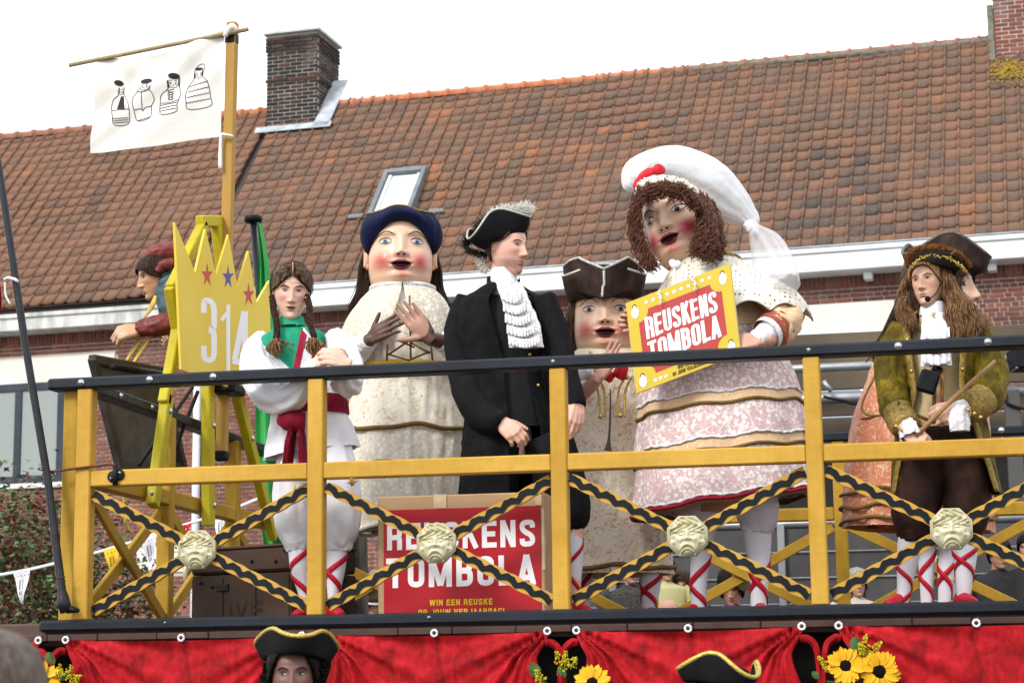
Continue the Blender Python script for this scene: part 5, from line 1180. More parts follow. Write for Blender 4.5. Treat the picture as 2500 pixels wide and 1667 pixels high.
def interp_paths(guides, count, seed, jit=.01, m=16):
    """strands spread between neighbouring guide curves"""
    rs = np.random.RandomState(seed); g = np.stack([catmull(q, m) for q in guides]); n = len(g) - 1; o = []
    for _ in range(count):
        u = rs.rand()*n; i = min(int(u), n - 1); f = u - i; p = g[i]*(1 - f) + g[i + 1]*f; d = rs.normal(size=3)*jit; w = np.linspace(.4, 1.3, m)[:, None]
        o.append(p + d*w + rs.normal(size=(1, 3))*jit*.35)
    return np.stack(o)
def loft(keys, n=72, m=48, fold=0., fn=9, seed=0, yaw=None, open_=None, p=1., wr=0., tilt=(0, 0), fstart=0.):
    """clothing: keys (cx,cy,cz,rx,ry); angle 0 faces -y turned by yaw; open_(t) half-opening at the front in radians"""
    K = catmull(A(keys), m); rs = np.random.RandomState(seed); ph = rs.rand(4)*6.28; t = np.linspace(0, 1, m); V = []
    yw = facing(K[m//2][:3]) if yaw is None else yaw; R = rotz(yw)
    for i in range(m):
        oa = open_(t[i]) if open_ else 0.; a = np.linspace(oa, 2*PI - oa, n + 1) if open_ else np.arange(n)*2*PI/n
        f = 1 + fold*max(0., (t[i] - fstart)/(1 - fstart + 1e-9))*(np.sin(fn*a + ph[0] + 1.4*np.sin(2*a + ph[1])) + .5*np.sin(fn*1.9*a + ph[2]) )
        sx = np.sign(np.sin(a))*abs(np.sin(a))**p; cy = np.sign(np.cos(a))*abs(np.cos(a))**p
        L = np.c_[K[i, 3]*sx*f, -K[i, 4]*cy*f, np.zeros(len(a))]; q = L @ R.T + K[i, :3]
        q[:, 2] += tilt[0]*(q[:, 0] - K[i, 0])*t[i] + tilt[1]*(q[:, 1] - K[i, 1])*t[i]; V.append(q)
    c = n + 1 if open_ else n; V = np.vstack(V)
    if wr:
        d = V - np.repeat(K[:, :3], c, 0); d[:, 2] = 0; d /= np.linalg.norm(d, axis=1)[:, None] + 1e-9
        V = V + d*(wr*(1 - 2*abs(fastnoise(V*[1, 1, .3], 24., seed))) + wr*.6*fastnoise(V*[1.6, 1.6, .5], 50., seed + 3))[:, None]
    return V, [f[::-1] for f in grid_faces(m, c, not open_)]
def PK(pl, pr_, py, y, ry=.75):
    c = P((pl + pr_)/2, py, y); rx = (pr_ - pl)/2/PXM(c); c[2] = P((pl + pr_)/2, py, y - rx*ry*.8)[2]; return (*c, rx, rx*ry)      # the edge seen is the front one
def limb(keys, n=20, m=30, cap=True, wr=0., seed=0, flat=1., fold=None):
    """keys (px,py,y,rpx) -> swept limb"""
    pts = A([P(k[0], k[1], k[2]) for k in keys]); r = A([k[3]/PXM(p) for k, p in zip(keys, pts)])
    V, F = sweep(pts, r, n, flat, None, cap, m, fold)
    if wr:
        K = np.hstack([pts, r[:, None]]); K = catmull(K, m); c = np.repeat(K[:, :3], n, 0); d = V - c; d /= np.linalg.norm(d, axis=1)[:, None] + 1e-9
        th = np.tile(np.arange(n)*2*PI/n, m); tt = np.repeat(np.linspace(0, 1, m), n); Q = np.c_[np.cos(th)*2.2 + tt*1.2, np.sin(th)*2.2 - tt*.8, tt*3.2]
        rid = fastnoise(Q, 1.5, seed); V = V + d*(wr*1.1*(1 - 2*abs(rid)) + wr*.5*fastnoise(Q*[2, 2, 2.6], 1.7, seed + 5))[:, None]
    return V, F
def remesh(VF, vox, smooth=3):
    me = mesh('tmp', VF[0], VF[1], SKIN); o = bpy.data.objects.new('tmp', me); COL.objects.link(o)
    md = o.modifiers.new('r', 'REMESH'); md.mode = 'VOXEL'; md.voxel_size = vox; md.adaptivity = 0
    if smooth: ms = o.modifiers.new('s', 'SMOOTH'); ms.iterations = smooth; ms.factor = .5
    dg = bpy.context.evaluated_depsgraph_get(); ev = o.evaluated_get(dg); m2 = ev.to_mesh()
    V = np.empty(len(m2.vertices)*3); m2.vertices.foreach_get('co', V); F = [tuple(p.vertices) for p in m2.polygons]; ev.to_mesh_clear()
    bpy.data.objects.remove(o); bpy.data.meshes.remove(me); return V.reshape(-1, 3), F
def hand_geo(curl=(.3, .35, .4, .5), spread=.08, thumb=(.75, .55, -.25), tcurl=.25, vox=.0042):
    """right-hand style hand of length .19: x toward thumb, y along fingers, z back of the hand"""
    parts = []
    kn = [(.034, .092, .004), (.012, .099, .007), (-.011, .095, .005), (-.032, .084, .0)]; ln = [(.042, .026, .021), (.046, .03, .023), (.042, .027, .022), (.033, .02, .019)]
    for i in range(4):
        base = A([kn[i][0]*.62, .004, 0]); k = A(kn[i]); parts.append(sweep([base, (base + k)/2 + A([0, 0, .003]), k, k + A([0, .004, 0])], [.015, .0165, .0125, .006], 10))
        d = (1.5 - i)*spread; ang = curl[i]*.7; p = k - A([0, .01, 0]); pts = [p]; rr_ = [.0105]
        for j, L in enumerate(ln[i]):
            dr_ = A([math.sin(d)*math.cos(ang), math.cos(d)*math.cos(ang), -math.sin(ang)]); pts.append(pts[-1] + dr_*L*.55); rr_.append(.0098 - .0009*j); pts.append(pts[-1] + dr_*L*.45); rr_.append(.0096 - .001*j); ang += curl[i]*(1.15 if j == 0 else .9)
        pts.append(pts[-1] + dr_*.005); rr_[-1] = .0072; rr_.append(.0035); parts.append(sweep(pts, rr_, 10))
    parts.append(sweep([(0, -.03, 0), (0, .0, 0), (.002, .03, -.002), (0, .06, -.002), (0, .082, 0)], [(.025, .019), (.028, .018), (.036, .017), (.038, .016), (.034, .013)], 16, ref=(1, 0, 0), smoothn=14))
    t = nrm(thumb); p = A([.024, .018, -.004]); pts = [p, p + t*.03, p + t*.048]; t2 = nrm(t + A([-.2, .6, -.1])*tcurl*2); pts += [pts[-1] + t2*.03, pts[-1] + t2*.05, pts[-1] + t2*.056]
    parts.append(sweep(pts, [.015, .0155, .012, .011, .0085, .004], 10))
    return remesh(join(*parts), vox, 4)
HANDS = {}
def hand(kind, wrist, fdir, back, size=.19, mirror=False):
    """place a hand: wrist point, finger direction, back-of-hand direction"""
    if kind not in HANDS: HANDS[kind] = hand_geo(**HAND_POSES[kind])
    V, F = HANDS[kind]; V = V.copy()
    if mirror: V[:, 0] *= -1; F = [f[::-1] for f in F]
    y = nrm(fdir); z = nrm(A(back) - y*(A(back) @ y)); x = np.cross(y, z); return xf((V*size/.19, F), frame(wrist, x, y, z))
HAND_POSES = dict(relax=dict(curl=(.3, .38, .45, .55)), flat=dict(curl=(.06, .05, .07, .1), spread=.05, thumb=(.85, .5, -.1), tcurl=.1), clap=dict(curl=(.12, .14, .16, .2), spread=.06, thumb=(.7, .7, .1), tcurl=.1),
                  grip=dict(curl=(1.0, 1.05, 1.1, 1.1), spread=.02, thumb=(.5, .6, -.55), tcurl=.6), curl=dict(curl=(.62, .68, .75, .8), spread=.03, thumb=(.6, .7, -.4), tcurl=.4), hold=dict(curl=(.35, .38, .4, .42), spread=.04, thumb=(.75, .5, -.5), tcurl=.3))
def vcol_of(n, c): return np.tile(A(c), (n, 1))
def tricorn(root, M, rx=.36, ry=.42, H=.3, R=1.45, mat=None, trim=None, trim_r=.016, rot=0., corner_z=.12, crown_h=.34, name='hat', fluff=None):
    """three-cornered hat in head units on matrix M (origin at the brim's inner ring)"""
    n = 96; a = np.arange(n)*2*PI/n; e = .5 + .5*np.cos(3*(a + rot)); V = []; rows = 9
    e2 = e**1.3
    for i in range(rows):
        t = i/(rows - 1); ro = 1 + (R*(.78 + .34*e2) - 1)*(t**.8); z = (corner_z*e2 + H*(1 - e2))*t**(1.25) - .05*math.sin(PI*t)*(.4 + e2)
        V.append(np.c_[rx*ro*np.sin(a), -ry*ro*np.cos(a), z])
    Vb = np.vstack(V); F = grid_faces(rows, n, True); hat = part(name, xf((Vb, F), M), mat, root)
    md = hat.modifiers.new('thick', 'SOLIDIFY'); md.thickness = .006; md.offset = 0
    part('crown', xf(lathe([(1.0, -.0), (1.0, .12), (.95, .24), (.82, crown_h*.92), (.5, crown_h*1.02), (.02, crown_h*1.05)], 40), M @ np.diag([rx, ry, 1., 1.])), mat, hat)
    if trim is not None:
        ed = V[-1]; part('trim', xf(sweep(np.vstack([ed, ed[:1]]), np.full(n + 1, trim_r), 8, cap=False), M), trim, hat)
    return hat, V[-1]
def leg_ribbons(keys, mat, root, turns=3., t0=.05, t1=.95, w=.011, ph=0., band=None):
    pts = A([P(k[0], k[1], k[2]) for k in keys]); r = A([k[3]/PXM(p) for k, p in zip(keys, pts)]); K = catmull(np.hstack([pts, r[:, None]]), 80)
    t = np.linspace(t0, t1, 70)*79; i = np.clip(t.astype(int), 0, 78); f = (t - i)[:, None]; Q = K[i]*(1 - f) + K[i + 1]*f
    for sg in (-1, 1):
        a = ph + sg*np.linspace(0, turns*2*PI, 70); off = np.c_[np.cos(a), np.sin(a), np.zeros(70)]; c = Q[:, :3] + off*(Q[:, 3:] + .0015 + .0006*(sg + 1)); T = np.gradient(c, axis=0); T /= np.linalg.norm(T, axis=1)[:, None]
        bi = np.cross(T, off); V = np.empty((140, 3)); V[0::2] = c + bi*w; V[1::2] = c - bi*w; V2 = V + np.repeat(off, 2, 0)*.002; F = [(2*k, 2*k + 1, 2*k + 3, 2*k + 2) for k in range(69)]
        part('ribbon', (np.vstack([V, V2]), F + [tuple(q + 140 for q in ff[::-1]) for ff in F] + [(2*k, 2*k + 2, 2*k + 142, 2*k + 140) for k in range(69)] + [(2*k + 1, 2*k + 141, 2*k + 143, 2*k + 3) for k in range(69)]), mat, root)
def shoe(px, y, mat, root, yaw=0., px2=None):
    c = P(px, 1500, y); c[2] = Z0; R = rotz(facing(c) + yaw)
    V, F = sweep([(0, .07, .03), (0, .04, .045), (0, -.03, .042), (0, -.1, .03), (0, -.15, .022), (0, -.165, .018)], [(.03, .026), (.036, .045), (.038, .04), (.04, .03), (.032, .02), (.012, .01)], 16, ref=(1, 0, 0), smoothn=20)
    V = V*.74; V[:, 2] = np.maximum(V[:, 2], .002); return part('shoe', xf((V, F), M4(R, c)), mat, root)
def inpoly(x, y, poly):
    p = A(poly); r = np.zeros(len(x), bool); j = len(p) - 1
    for i in range(len(p)):
        c = ((p[i, 1] > y) != (p[j, 1] > y)) & (x < (p[j, 0] - p[i, 0])*(y - p[i, 1])/(p[j, 1] - p[i, 1] + 1e-9) + p[i, 0]); r ^= c; j = i
    return r
def panel_idx(VF, polys, front=True):
    """material index per face from garment panels outlined in the photo; only faces turned to the viewer"""
    V, F = VF; V = A(V); q = np.asarray(F); c = V[q].mean(1); x, y, z = visible_px(c.T.T) if False else (None, None, None)
    d = c - CAMP; zz = d @ FW; x = 1250 + FPX*(d @ CR)/zz; y = 833.5 - FPX*(d @ CU)/zz
    nn = np.cross(V[q[:, 1]] - V[q[:, 0]], V[q[:, 2]] - V[q[:, 0]]); idx = np.zeros(len(q), int); cen = V.mean(0)
    fr = ((c - cen) @ FW) < .02
    for poly, k in polys: idx[inpoly(x, y, poly) & fr] = k
    return idx
def ruffle(path, side, w, mat, root, waves=9, amp=.012, name='ruffle', out=(0, -1, 0)):
    """frilled strip along a path"""
    c = catmull(A(path), 90); t = np.linspace(0, 1, 90); V = []; sd = nrm(side); o = A(out)
    for v in np.linspace(0, 1, 7): V.append(c + np.outer(np.ones(90)*v*w, sd) + np.outer(amp*v**.7*np.sin(t*waves*2*PI) + .3*amp*v*np.sin(t*waves*5.3), o) + np.outer(.25*amp*v*np.cos(t*waves*2*PI + 1), [0, 0, 1]))
    p = part(name, (np.vstack(V), grid_faces(7, 90)), mat, root); md = p.modifiers.new('t', 'SOLIDIFY'); md.thickness = .002; return p
# ---- cloth materials
white_cloth = simple('white_cotton', hexc('d0d0d7'), hexc('dcdce1'), .8, 4., .35, 35., bdist=.006)
white_tight = simple('white_tights', hexc('cdccd6'), hexc('d8d7df'), .75, 4., .1, 60.)
green_cloth = simple('green_cotton', hexc('158060'), hexc('1d8f6b'), .7, 6., .2, 40.); crimson = simple('crimson_cloth', hexc('8a1030'), hexc('a01538'), .7, 6., .2, 40.)
maroon = velvet('maroon_sash', hexc('56081c'), hexc('760d26'), hexc('8e1430'), 6., .2); red_rib = simple('red_ribbon', hexc('a30f26'), hexc('b5142c'), .5, 10.)
black_wool = simple('black_wool', (.004, .004, .005), (.008, .008, .010), .9, 12., .25, 70., spec=.15); black_felt = simple('black_felt', (.004, .004, .005), (.008, .008, .009), .9, 10., .3, 60., spec=.15)
brown_velvet = velvet('brown_velvet', hexc('1d1412'), hexc('2c201c'), hexc('44352e'), 6., .35); olive_velvet = velvet('olive_velvet', hexc('352d06'), hexc('4e4208'), hexc('75640f'), 14., .4)
dkbrown_velvet = velvet('dark_brown_velvet', hexc('170c0a'), hexc('24140f'), hexc('3a241a'), 6., .3); navy_velvet = velvet('navy_velvet', hexc('080d24'), hexc('0e1433'), hexc('182046'), 12., .15)
gold_trim = simple('gold_trim', hexc('6e5a2c'), hexc('9c8344'), .55, 70., .6, 120., metal=.25); gold_bright = simple('gold_braid', hexc('a58a3a'), hexc('cdb768'), .4, 90., .6, 120., metal=.5)
brown_cord = simple('brown_cord', hexc('5c4420'), hexc('7a5e30'), .7, 90., .6, 140.); silver_braid = simple('silver_braid', hexc('8f9288'), hexc('c3c5bd'), .4, 120., .6, 140., metal=.3)
white_feather = simple('white_feather', hexc('d8d5cd'), None, .8); black_feather = simple('black_feather', (.01, .01, .01), None, .7)
brass = simple('brass_button', hexc('b8963f'), hexc('d6b868'), .25, 20., metal=.8)
def lace_mat(name, base, hole, s=60., cover=.5, diamonds=False):
    m, t, b = newmat(name); v = coords(t); d = voro(t, v, s*2.1, 'F1', 'Distance', .05 if diamonds else .8); big = noise_(t, v, s*.28, 3., .6, 1.)
    if diamonds:
        sx = nd(t, 'ShaderNodeSeparateXYZ'); t.links.new(v, sx.inputs[0]); fx = math_(t, 'ABSOLUTE', math_(t, 'SUBTRACT', math_(t, 'FRACT', math_(t, 'MULTIPLY', math_(t, 'ADD', sx.outputs[0], sx.outputs[1]), 8.5)), .5)); fz = math_(t, 'ABSOLUTE', math_(t, 'SUBTRACT', math_(t, 'FRACT', math_(t, 'MULTIPLY', sx.outputs[2], 8.5)), .5))
        mask = ramp(t, math_(t, 'ADD', fx, fz), [(.3, 1.), (.38, 0.), (.52, 0.), (.56, .7)])
    else: mask = ramp(t, big, [(cover - .05, 0.), (cover + .05, 1.)])
    h = math_(t, 'MULTIPLY', ramp(t, d, [(.2, 1.), (.36, 0.)]), mask)
    sc = ramp(t, math_(t, 'ABSOLUTE', math_(t, 'SUBTRACT', noise_(t, v, s*.45, 3., .6, 1.5), .5)), [(.01, 1.), (.05, 0.)])
    c = mixc(t, math_(t, 'MULTIPLY', sc, .22), base, hexc('9d927f')); c = mixc(t, h, c, hole); t.links.new(c, b.inputs['Base Color'])
    b.inputs['Roughness'].default_value = .85; bump(t, b, math_(t, 'SUBTRACT', math_(t, 'MULTIPLY', noise_(t, v, s*1.5, 3.), .7), h), .5, .005); return m
lace_cream = lace_mat('lace_cream', hexc('d9d2c2'), hexc('6a6250'), 40., .45); crochet = lace_mat('crochet_cream', hexc('dcd7ca'), hexc('4f483b'), 21., .47, True); lace_white = lace_mat('lace_white', hexc('d8d7da'), hexc('767580'), 46., .44)
def floral_lace(name, ground, white, s1=52., s2=9.5, s3=14., cover=.42, hole=None):
    m, t, b = newmat(name); v = coords(t)
    fl_ = ramp(t, voro(t, v, s1), [(.32, 1.), (.5, 0.)]); clus = ramp(t, noise_(t, v, s2, 2., .5, 1.6), [(cover, 0.), (cover + .06, 1.)]); vine = ramp(t, math_(t, 'ABSOLUTE', math_(t, 'SUBTRACT', noise_(t, v, s3, 2., .5, 2.2), .5)), [(.015, 1.), (.035, 0.)])
    w = math_(t, 'MAXIMUM', math_(t, 'MULTIPLY', fl_, clus), math_(t, 'MULTIPLY', vine, .8)); c = mixc(t, math_(t, 'MULTIPLY', w, .85), ground, white)
    c = mixc(t, math_(t, 'MULTIPLY', noise_(t, v, 3.5, 3.), .18), c, tuple(A(ground)*.7)); t.links.new(c, b.inputs['Base Color']); b.inputs['Roughness'].default_value = .85; bump(t, b, w, .3, .005); return m
pink_lace = floral_lace('pink_lace', hexc('c0a3a3'), hexc('e6e3e0'), 40., 7., 10., .38); ivory_lace = floral_lace('ivory_lace', hexc('cfc7b6'), hexc('e6e2d9'), 42., 9., 14., .38); cape_lace = floral_lace('cape_lace', hexc('bcb39f'), hexc('e6e2d9'), 55., 13., 22., .34)
def floral_mat(name, base, c1, c2, s=9.):
    m, t, b = newmat(name); v = coords(t)
    ln = ramp(t, math_(t, 'ABSOLUTE', math_(t, 'SUBTRACT', noise_(t, v, s, 2.5, .55, 2.4), .5)), [(.006, 1.), (.02, 0.)]); bl = ramp(t, noise_(t, v, s*1.3, 3., .6, 1.5), [(.6, 0.), (.66, 1.)]); dt = math_(t, 'MULTIPLY', ramp(t, voro(t, v, s*3.4), [(.14, 1.), (.22, 0.)]), ramp(t, noise_(t, v, s*.8, 2.), [(.5, 0.), (.56, 1.)]))
    sh = ramp(t, noise_(t, v, s*2.4, 3., .6), [(.4, 0.), (.7, 1.)]); c = mixc(t, math_(t, 'MULTIPLY', sh, .25), base, A(base)*[.86, .8, .7]); c = mixc(t, math_(t, 'MULTIPLY', bl, .6), c, c1); c = mixc(t, math_(t, 'MULTIPLY', ln, .75), c, c2); c = mixc(t, dt, c, c2)
    t.links.new(c, b.inputs['Base Color']); b.inputs['Roughness'].default_value = .7; b.inputs['Sheen Weight'].default_value = .15; bump(t, b, noise_(t, v, 120., 2.), .2, .003); return m
floral_cream = floral_mat('brocade_cream', hexc('e2d8c5'), hexc('c9a56e'), hexc('b0704f'), 11.); floral_pale = floral_mat('brocade_ivory', hexc('e2dccf'), hexc('cfbb98'), hexc('b9a286'), 8.)
floral_peach = floral_mat('brocade_peach', hexc('c7a680'), hexc('d2ba98'), hexc('d8c3a2'), 9.); orange_bro = floral_mat('brocade_orange', hexc('bd7350'), hexc('d3b592'), hexc('dac6a8'), 9.)
yellow_cloth = simple('yellow_cloth', hexc('d0a832'), hexc('dfbb48'), .7, 8., .3, 30.); cream_cloth = simple('cream_cloth', hexc('cfc5a8'), hexc('dad2ba'), .8, 6., .2, 40.)
tulle = simple('veil_white', hexc('cbccd0'), hexc('d9dadc'), .7, 6., .4, 30., bdist=.008)
def sheer_mat():
    m, t, b = newmat('veil_sheer'); b.inputs['Base Color'].default_value = (*hexc('d6d7da'), 1); b.inputs['Roughness'].default_value = .7; b.inputs['Alpha'].default_value = .42
    bump(t, b, noise_(t, coords(t), 30., 3.), .3, .006); return m
sheer = sheer_mat()
# ================================================================== people on the float
def make_body(root, pieces, mat=SKIN, name='body'):
    VFs = [p[0] for p in pieces]; C = np.vstack([np.tile(A(c), (len(v[0]), 1)) if np.ndim(c) == 1 else c for v, c in pieces]); V, F = join(*VFs)
    return part(name, (V, F), mat, root, vcol=C)
def head_pieces(face, M, base, blush, bl, lip, shade=None, ears=True, neck=True):
    V, F = face.mesh(); C = face.paint(V, base, blush, bl, lip, shade); o = [(xf((V, F), M), C)]
    w = face.prof(A([0.]))[0][0]
    if ears:
        for s in (-1, 1): o.append((xf(ear_geo(s, w - .02, -.0, .9 if not face.k['giant'] else 1.15), M), A(base)*[.97, .88, .85]))
    if neck: o.append((xf(sweep([(0, .06, -.22), (0, .07, -.42), (0, .1, -.62), (0, .13, -.85)], [.2, .19, .195, .25], 24), M), A(base)*.95))
    return o
def hair_cap(face, M, root, mat, z0=.1, lift=.03, front=.25, name='hair', back=-.3, side=-.05, pw=3.):
    """scalp shell: covers the skull behind a hairline"""
    V, F = face.mesh(); Vc = V.copy(); c = A([0, .05, .1]); d = Vc - c; Vc = c + d*(1 + lift*2.2)
    hl = np.where(V[:, 1] < -.02, front - (abs(V[:, 0])/.3)**pw*(front - side), np.where(V[:, 1] < .12, side, back)); keep = V[:, 2] > hl
    F2 = [f for f in F if all(keep[i] for i in f)]; use = sorted({i for f in F2 for i in f}); mp = {i: k for k, i in enumerate(use)}
    Vu = Vc[use]; Vu = Vu + (d[use]/np.linalg.norm(d[use], axis=1)[:, None])*(.003*np.sin(Vu[:, :1]*70 + Vu[:, 2:]*8))
    o = part(name, xf((Vu, [tuple(mp[i] for i in f) for f in F2]), M), mat, root); md = o.modifiers.new('t', 'SOLIDIFY'); md.thickness = .012; md.offset = -1; return o
IR_BLUE = simple('iris_blue', hexc('4d678a'), hexc('7089a5'), .4, 200., spec=.3); IR_BROWN = simple('iris_brown', hexc('2b1c14'), None, .4, spec=.3); IR_GREY = simple('iris_grey', hexc('3a3836'), hexc('555250'), .4, 200., spec=.3)
SK_F = hexc('d8ad98'); SK_M = hexc('d9ab97'); BLUSH = hexc('c4786b'); LIPS = hexc('9a5654')
HB = hair_mat('hair_brown', hexc('1f150f'), hexc('634d39')); HB2 = hair_mat('hair_darkbrown', hexc('20150f'), hexc('3d2a1f')); HB3 = hair_mat('hair_chestnut', hexc('46301f'), hexc('94704c')); HAUB = hair_mat('hair_auburn', hexc('3f271f'), hexc('7d5545')); HSHORT = hair_mat('hair_short', hexc('3d2a20'), hexc('5c4332'))
GLIP = simple('giant_lips', hexc('7a2a34'), hexc('943e48'), .3, 20.)

# ------------------------------------------------------------------ woman in white and green
wo = thing('person', 'woman with two braids in white blouse with green and red yoke', 'person', (*P(770, 1500, .33)[:2], Z0))
M, s = head_matrix(711, 714, .34, 134, .03, .26, .03); fc = Face(HUMAN, open=.06, openw=.02)
pcs = head_pieces(fc, M, SK_F, BLUSH, .45, hexc('8c5150'))
pcs += [(limb([(720, 800, .37, 26), (735, 880, .4, 34), (752, 970, .4, 34), (768, 1060, .38, 40), (772, 1120, .38, 40)], 24, 20), SK_F)]
hl = hand('curl', P(772, 884, .12), A([.85, -.1, .25]), A([-.2, -1, .45]), .185, True); hr = hand('curl', P(842, 884, .1), A([-.85, -.15, .3]), A([.2, -1, .4]), .185)
pcs += [(hl, SK_F), (hr, A(SK_F)*.97)]
for k in ([(728, 1180, .34, 30), (732, 1340, .33, 20), (746, 1470, .33, 10), (747, 1505, .33, 9)], [(822, 1180, .34, 30), (820, 1340, .33, 20), (813, 1465, .33, 11), (812, 1503, .33, 9)]): pcs.append((limb(k, 14, 14), SK_F))
make_body(wo, pcs)
eyes(fc, M, wo, IR_BROWN, .036, brow=HB2, open_=.45, look=(-.004, -.006))
hair_cap(fc, M, wo, HB, front=.34, lift=.012, side=.04, back=-.32, pw=1.25)
part('parting', xf(sweep([(0, -.365, .335), (0, -.318, .45), (0, -.16, .545), (0, .02, .565)], [.009, .011, .011, .006], 6), M), simple('scalp', hexc('b99885'), None, .7), wo)
gd = [[(.0, -.355, .345), (.1, -.365, .27), (.235, -.255, .13), (.318, -.02, .03)], [(.0, -.3, .44), (.17, -.28, .38), (.31, -.13, .22), (.335, .04, .04)], [(.0, -.1, .535), (.2, -.1, .46), (.345, -.02, .24), (.345, .1, -.02)], [(.0, .12, .545), (.21, .12, .46), (.35, .12, .22), (.335, .14, -.06)]]
for sg in (-1, 1):
    pth = interp_paths([[(sg*q[0], q[1], q[2]) for q in g] for g in gd], 420, 5 + sg, .006, 12); part('hair', xf(strand_mesh(pth, np.linspace(.0048, .004, 12)), M), HB, wo)
    # braid
    fly = interp_paths([[(sg*q[0]*1.06, q[1]*1.04, q[2]*1.05) for q in g] for g in gd], 60, 25 + sg, .02, 12); part('hair', xf(strand_mesh(fly, np.linspace(.0022, .001, 12)), M), HB, wo)
    # braid
    path = catmull([P(*q) for q in ([(665, 722, .32), (668, 755, .29), (675, 785, .25), (676, 812, .23), (674, 824, .225)] if sg < 0 else [(748, 720, .32), (756, 752, .29), (757, 785, .25), (764, 812, .22), (767, 822, .22)])], 90)
    t = np.linspace(0, 1, 90); strands = []
    for k in range(3):
        a = t*2*PI*5.5 + k*2*PI/3; strands.append(path + np.c_[.009*np.sin(a), .006*np.sin(2*a), np.zeros(90)])
    br = part('braid', join(*[sweep(q, .0092*(1 - .25*t), 8) for q in strands]), HB2, wo)
    e = path[-1]; rs = np.random.RandomState(3 + sg); P0 = []
    for _ in range(90):
        d = rs.normal(size=3)*[.02, .014, .012]; P0.append(catmull([e, e + A([d[0]*.7, -.01 + d[1], -.03]), e + A([d[0]*1.1 + .004*sg, d[1] - .008, -.055 + d[2]]), e + A([d[0]*.7 + .012, d[1] - .01, -.075 + d[2]])], 8))
    part('braid_end', strand_mesh(np.stack(P0), np.linspace(.0035, .0012, 8)), HB3, br)
    part('hair_tie', ball(e, (.013, .011, .009), 10, 8), dark_line, br)
part('earring', ball(P(746, 727, .30), .006, 8, 6), brass, wo); part('earring', ball(P(667, 738, .30), .006, 8, 6), white_cloth, wo)
bl = loft([PK(694, 738, 792, .36, .9), PK(660, 782, 803, .36, .62), PK(634, 806, 826, .36, .55), PK(636, 818, 880, .36, .52), PK(660, 836, 950, .36, .55), PK(668, 840, 985, .36, .6)], 260, 170, .012, 13, 1, wr=.003)
idx = panel_idx(bl, [([(640, 770), (620, 822), (712, 903), (722, 903), (742, 795), (790, 770), (640, 770)], 1), ([(735, 790), (800, 770), (816, 856), (760, 822)], 1), ([(736, 802), (750, 818), (731, 905), (714, 905)], 2), ([(751, 822), (786, 838), (806, 856), (756, 890), (764, 860)], 2)])
part('blouse', bl, [white_cloth, green_cloth, crimson], wo, midx=idx)
cth = np.linspace(0, 2*PI, 40); nk = P(712, 789, .35)
col = part('collar', loft([(nk[0], nk[1], nk[2] + .03, .055, .055), (nk[0], nk[1], nk[2] + .01, .06, .06), (nk[0], nk[1], nk[2] - .018, .072, .072)], 40, 10), green_cloth, wo)
part('button', ball(P(726, 793, .275), .007, 10, 6), green_cloth, col)
tn = part('tunic_skirt', loft([PK(664, 844, 990, .36, .62), PK(660, 852, 1020, .36, .62), PK(652, 866, 1060, .36, .64), PK(646, 876, 1098, .36, .66)], 110, 40, .035, 9, 4, wr=.003, tilt=(.14, 0)), white_cloth, wo)
part('sash', loft([PK(660, 845, 958, .36, .63), PK(656, 850, 978, .36, .65), PK(658, 852, 1004, .36, .64)], 90, 24, .01, 24, 5, wr=.002), maroon, wo)
part('sash_knot', limb([(694, 1020, .19, 22), (716, 1028, .16, 28), (742, 1030, .18, 24)], 18, 16, wr=.003, seed=4), maroon, wo)
for k, sd in (([(718, 1040, .165, 22), (708, 1080, .16, 30), (702, 1138, .16, 32)], 3), ([(735, 1040, .17, 18), (738, 1085, .17, 24), (740, 1140, .17, 26)], 6)):
    part('sash_tail', limb(k, 24, 26, flat=.3, wr=.003, seed=sd, fold=lambda th, t: 1 + .12*np.sin(6*th)), maroon, wo)
for k, sd in (([(650, 822, .36, 24), (632, 856, .33, 38), (634, 905, .27, 44), (664, 955, .19, 50), (712, 960, .13, 42), (748, 920, .1, 26), (771, 890, .1, 17)], 1), ([(812, 814, .37, 20), (832, 846, .35, 34), (844, 890, .28, 40), (848, 935, .2, 36), (838, 925, .12, 30), (836, 900, .1, 20)], 2)):
    part('sleeve', limb(k, 44, 80, wr=.0062, seed=sd, fold=lambda th, t: 1 + .05*np.sin(7*th + 9*t)), white_cloth, wo)
for k, sd in (([(735, 1075, .36, 48), (722, 1170, .34, 52), (718, 1265, .33, 46), (724, 1318, .33, 36), (727, 1343, .33, 25)], 7), ([(800, 1075, .36, 50), (820, 1170, .34, 56), (828, 1270, .33, 52), (826, 1322, .33, 38), (825, 1344, .33, 28)], 8)):
    part('breeches', limb(k, 40, 50, wr=.005, seed=sd, fold=lambda th, t: 1 + .035*np.sin(9*th)), white_cloth, wo)
cw_ = part('cord', join(sweep([P(720, 1185, .2), P(716, 1200, .19), P(718, 1207, .19)], [.006]*3, 6), sweep([P(737, 1183, .2), P(744, 1200, .19), P(746, 1205, .19)], [.006]*3, 6)), yellow_cloth, wo)
part('tassel', ball(P(718, 1211, .19), (.01, .008, .012), 8, 6), crimson, cw_); part('tassel', ball(P(746, 1208, .19), (.01, .008, .012), 8, 6), crimson, cw_)
for k, px, yw, ph in (([(728, 1335, .33, 25), (732, 1390, .33, 23), (741, 1445, .33, 14), (747, 1490, .33, 10), (747, 1515, .33, 11)], 747, -.4, 0.), ([(824, 1335, .33, 25), (819, 1390, .33, 24), (814, 1450, .33, 15), (812, 1490, .33, 11), (812, 1515, .33, 12)], 812, .3, 1.)):
    st = part('stocking', limb(k, 22, 40), white_tight, wo); leg_ribbons(k, red_rib, st, 1.7, .02, .92, .012, ph); shoe(px, .33, red_rib, wo, yw)

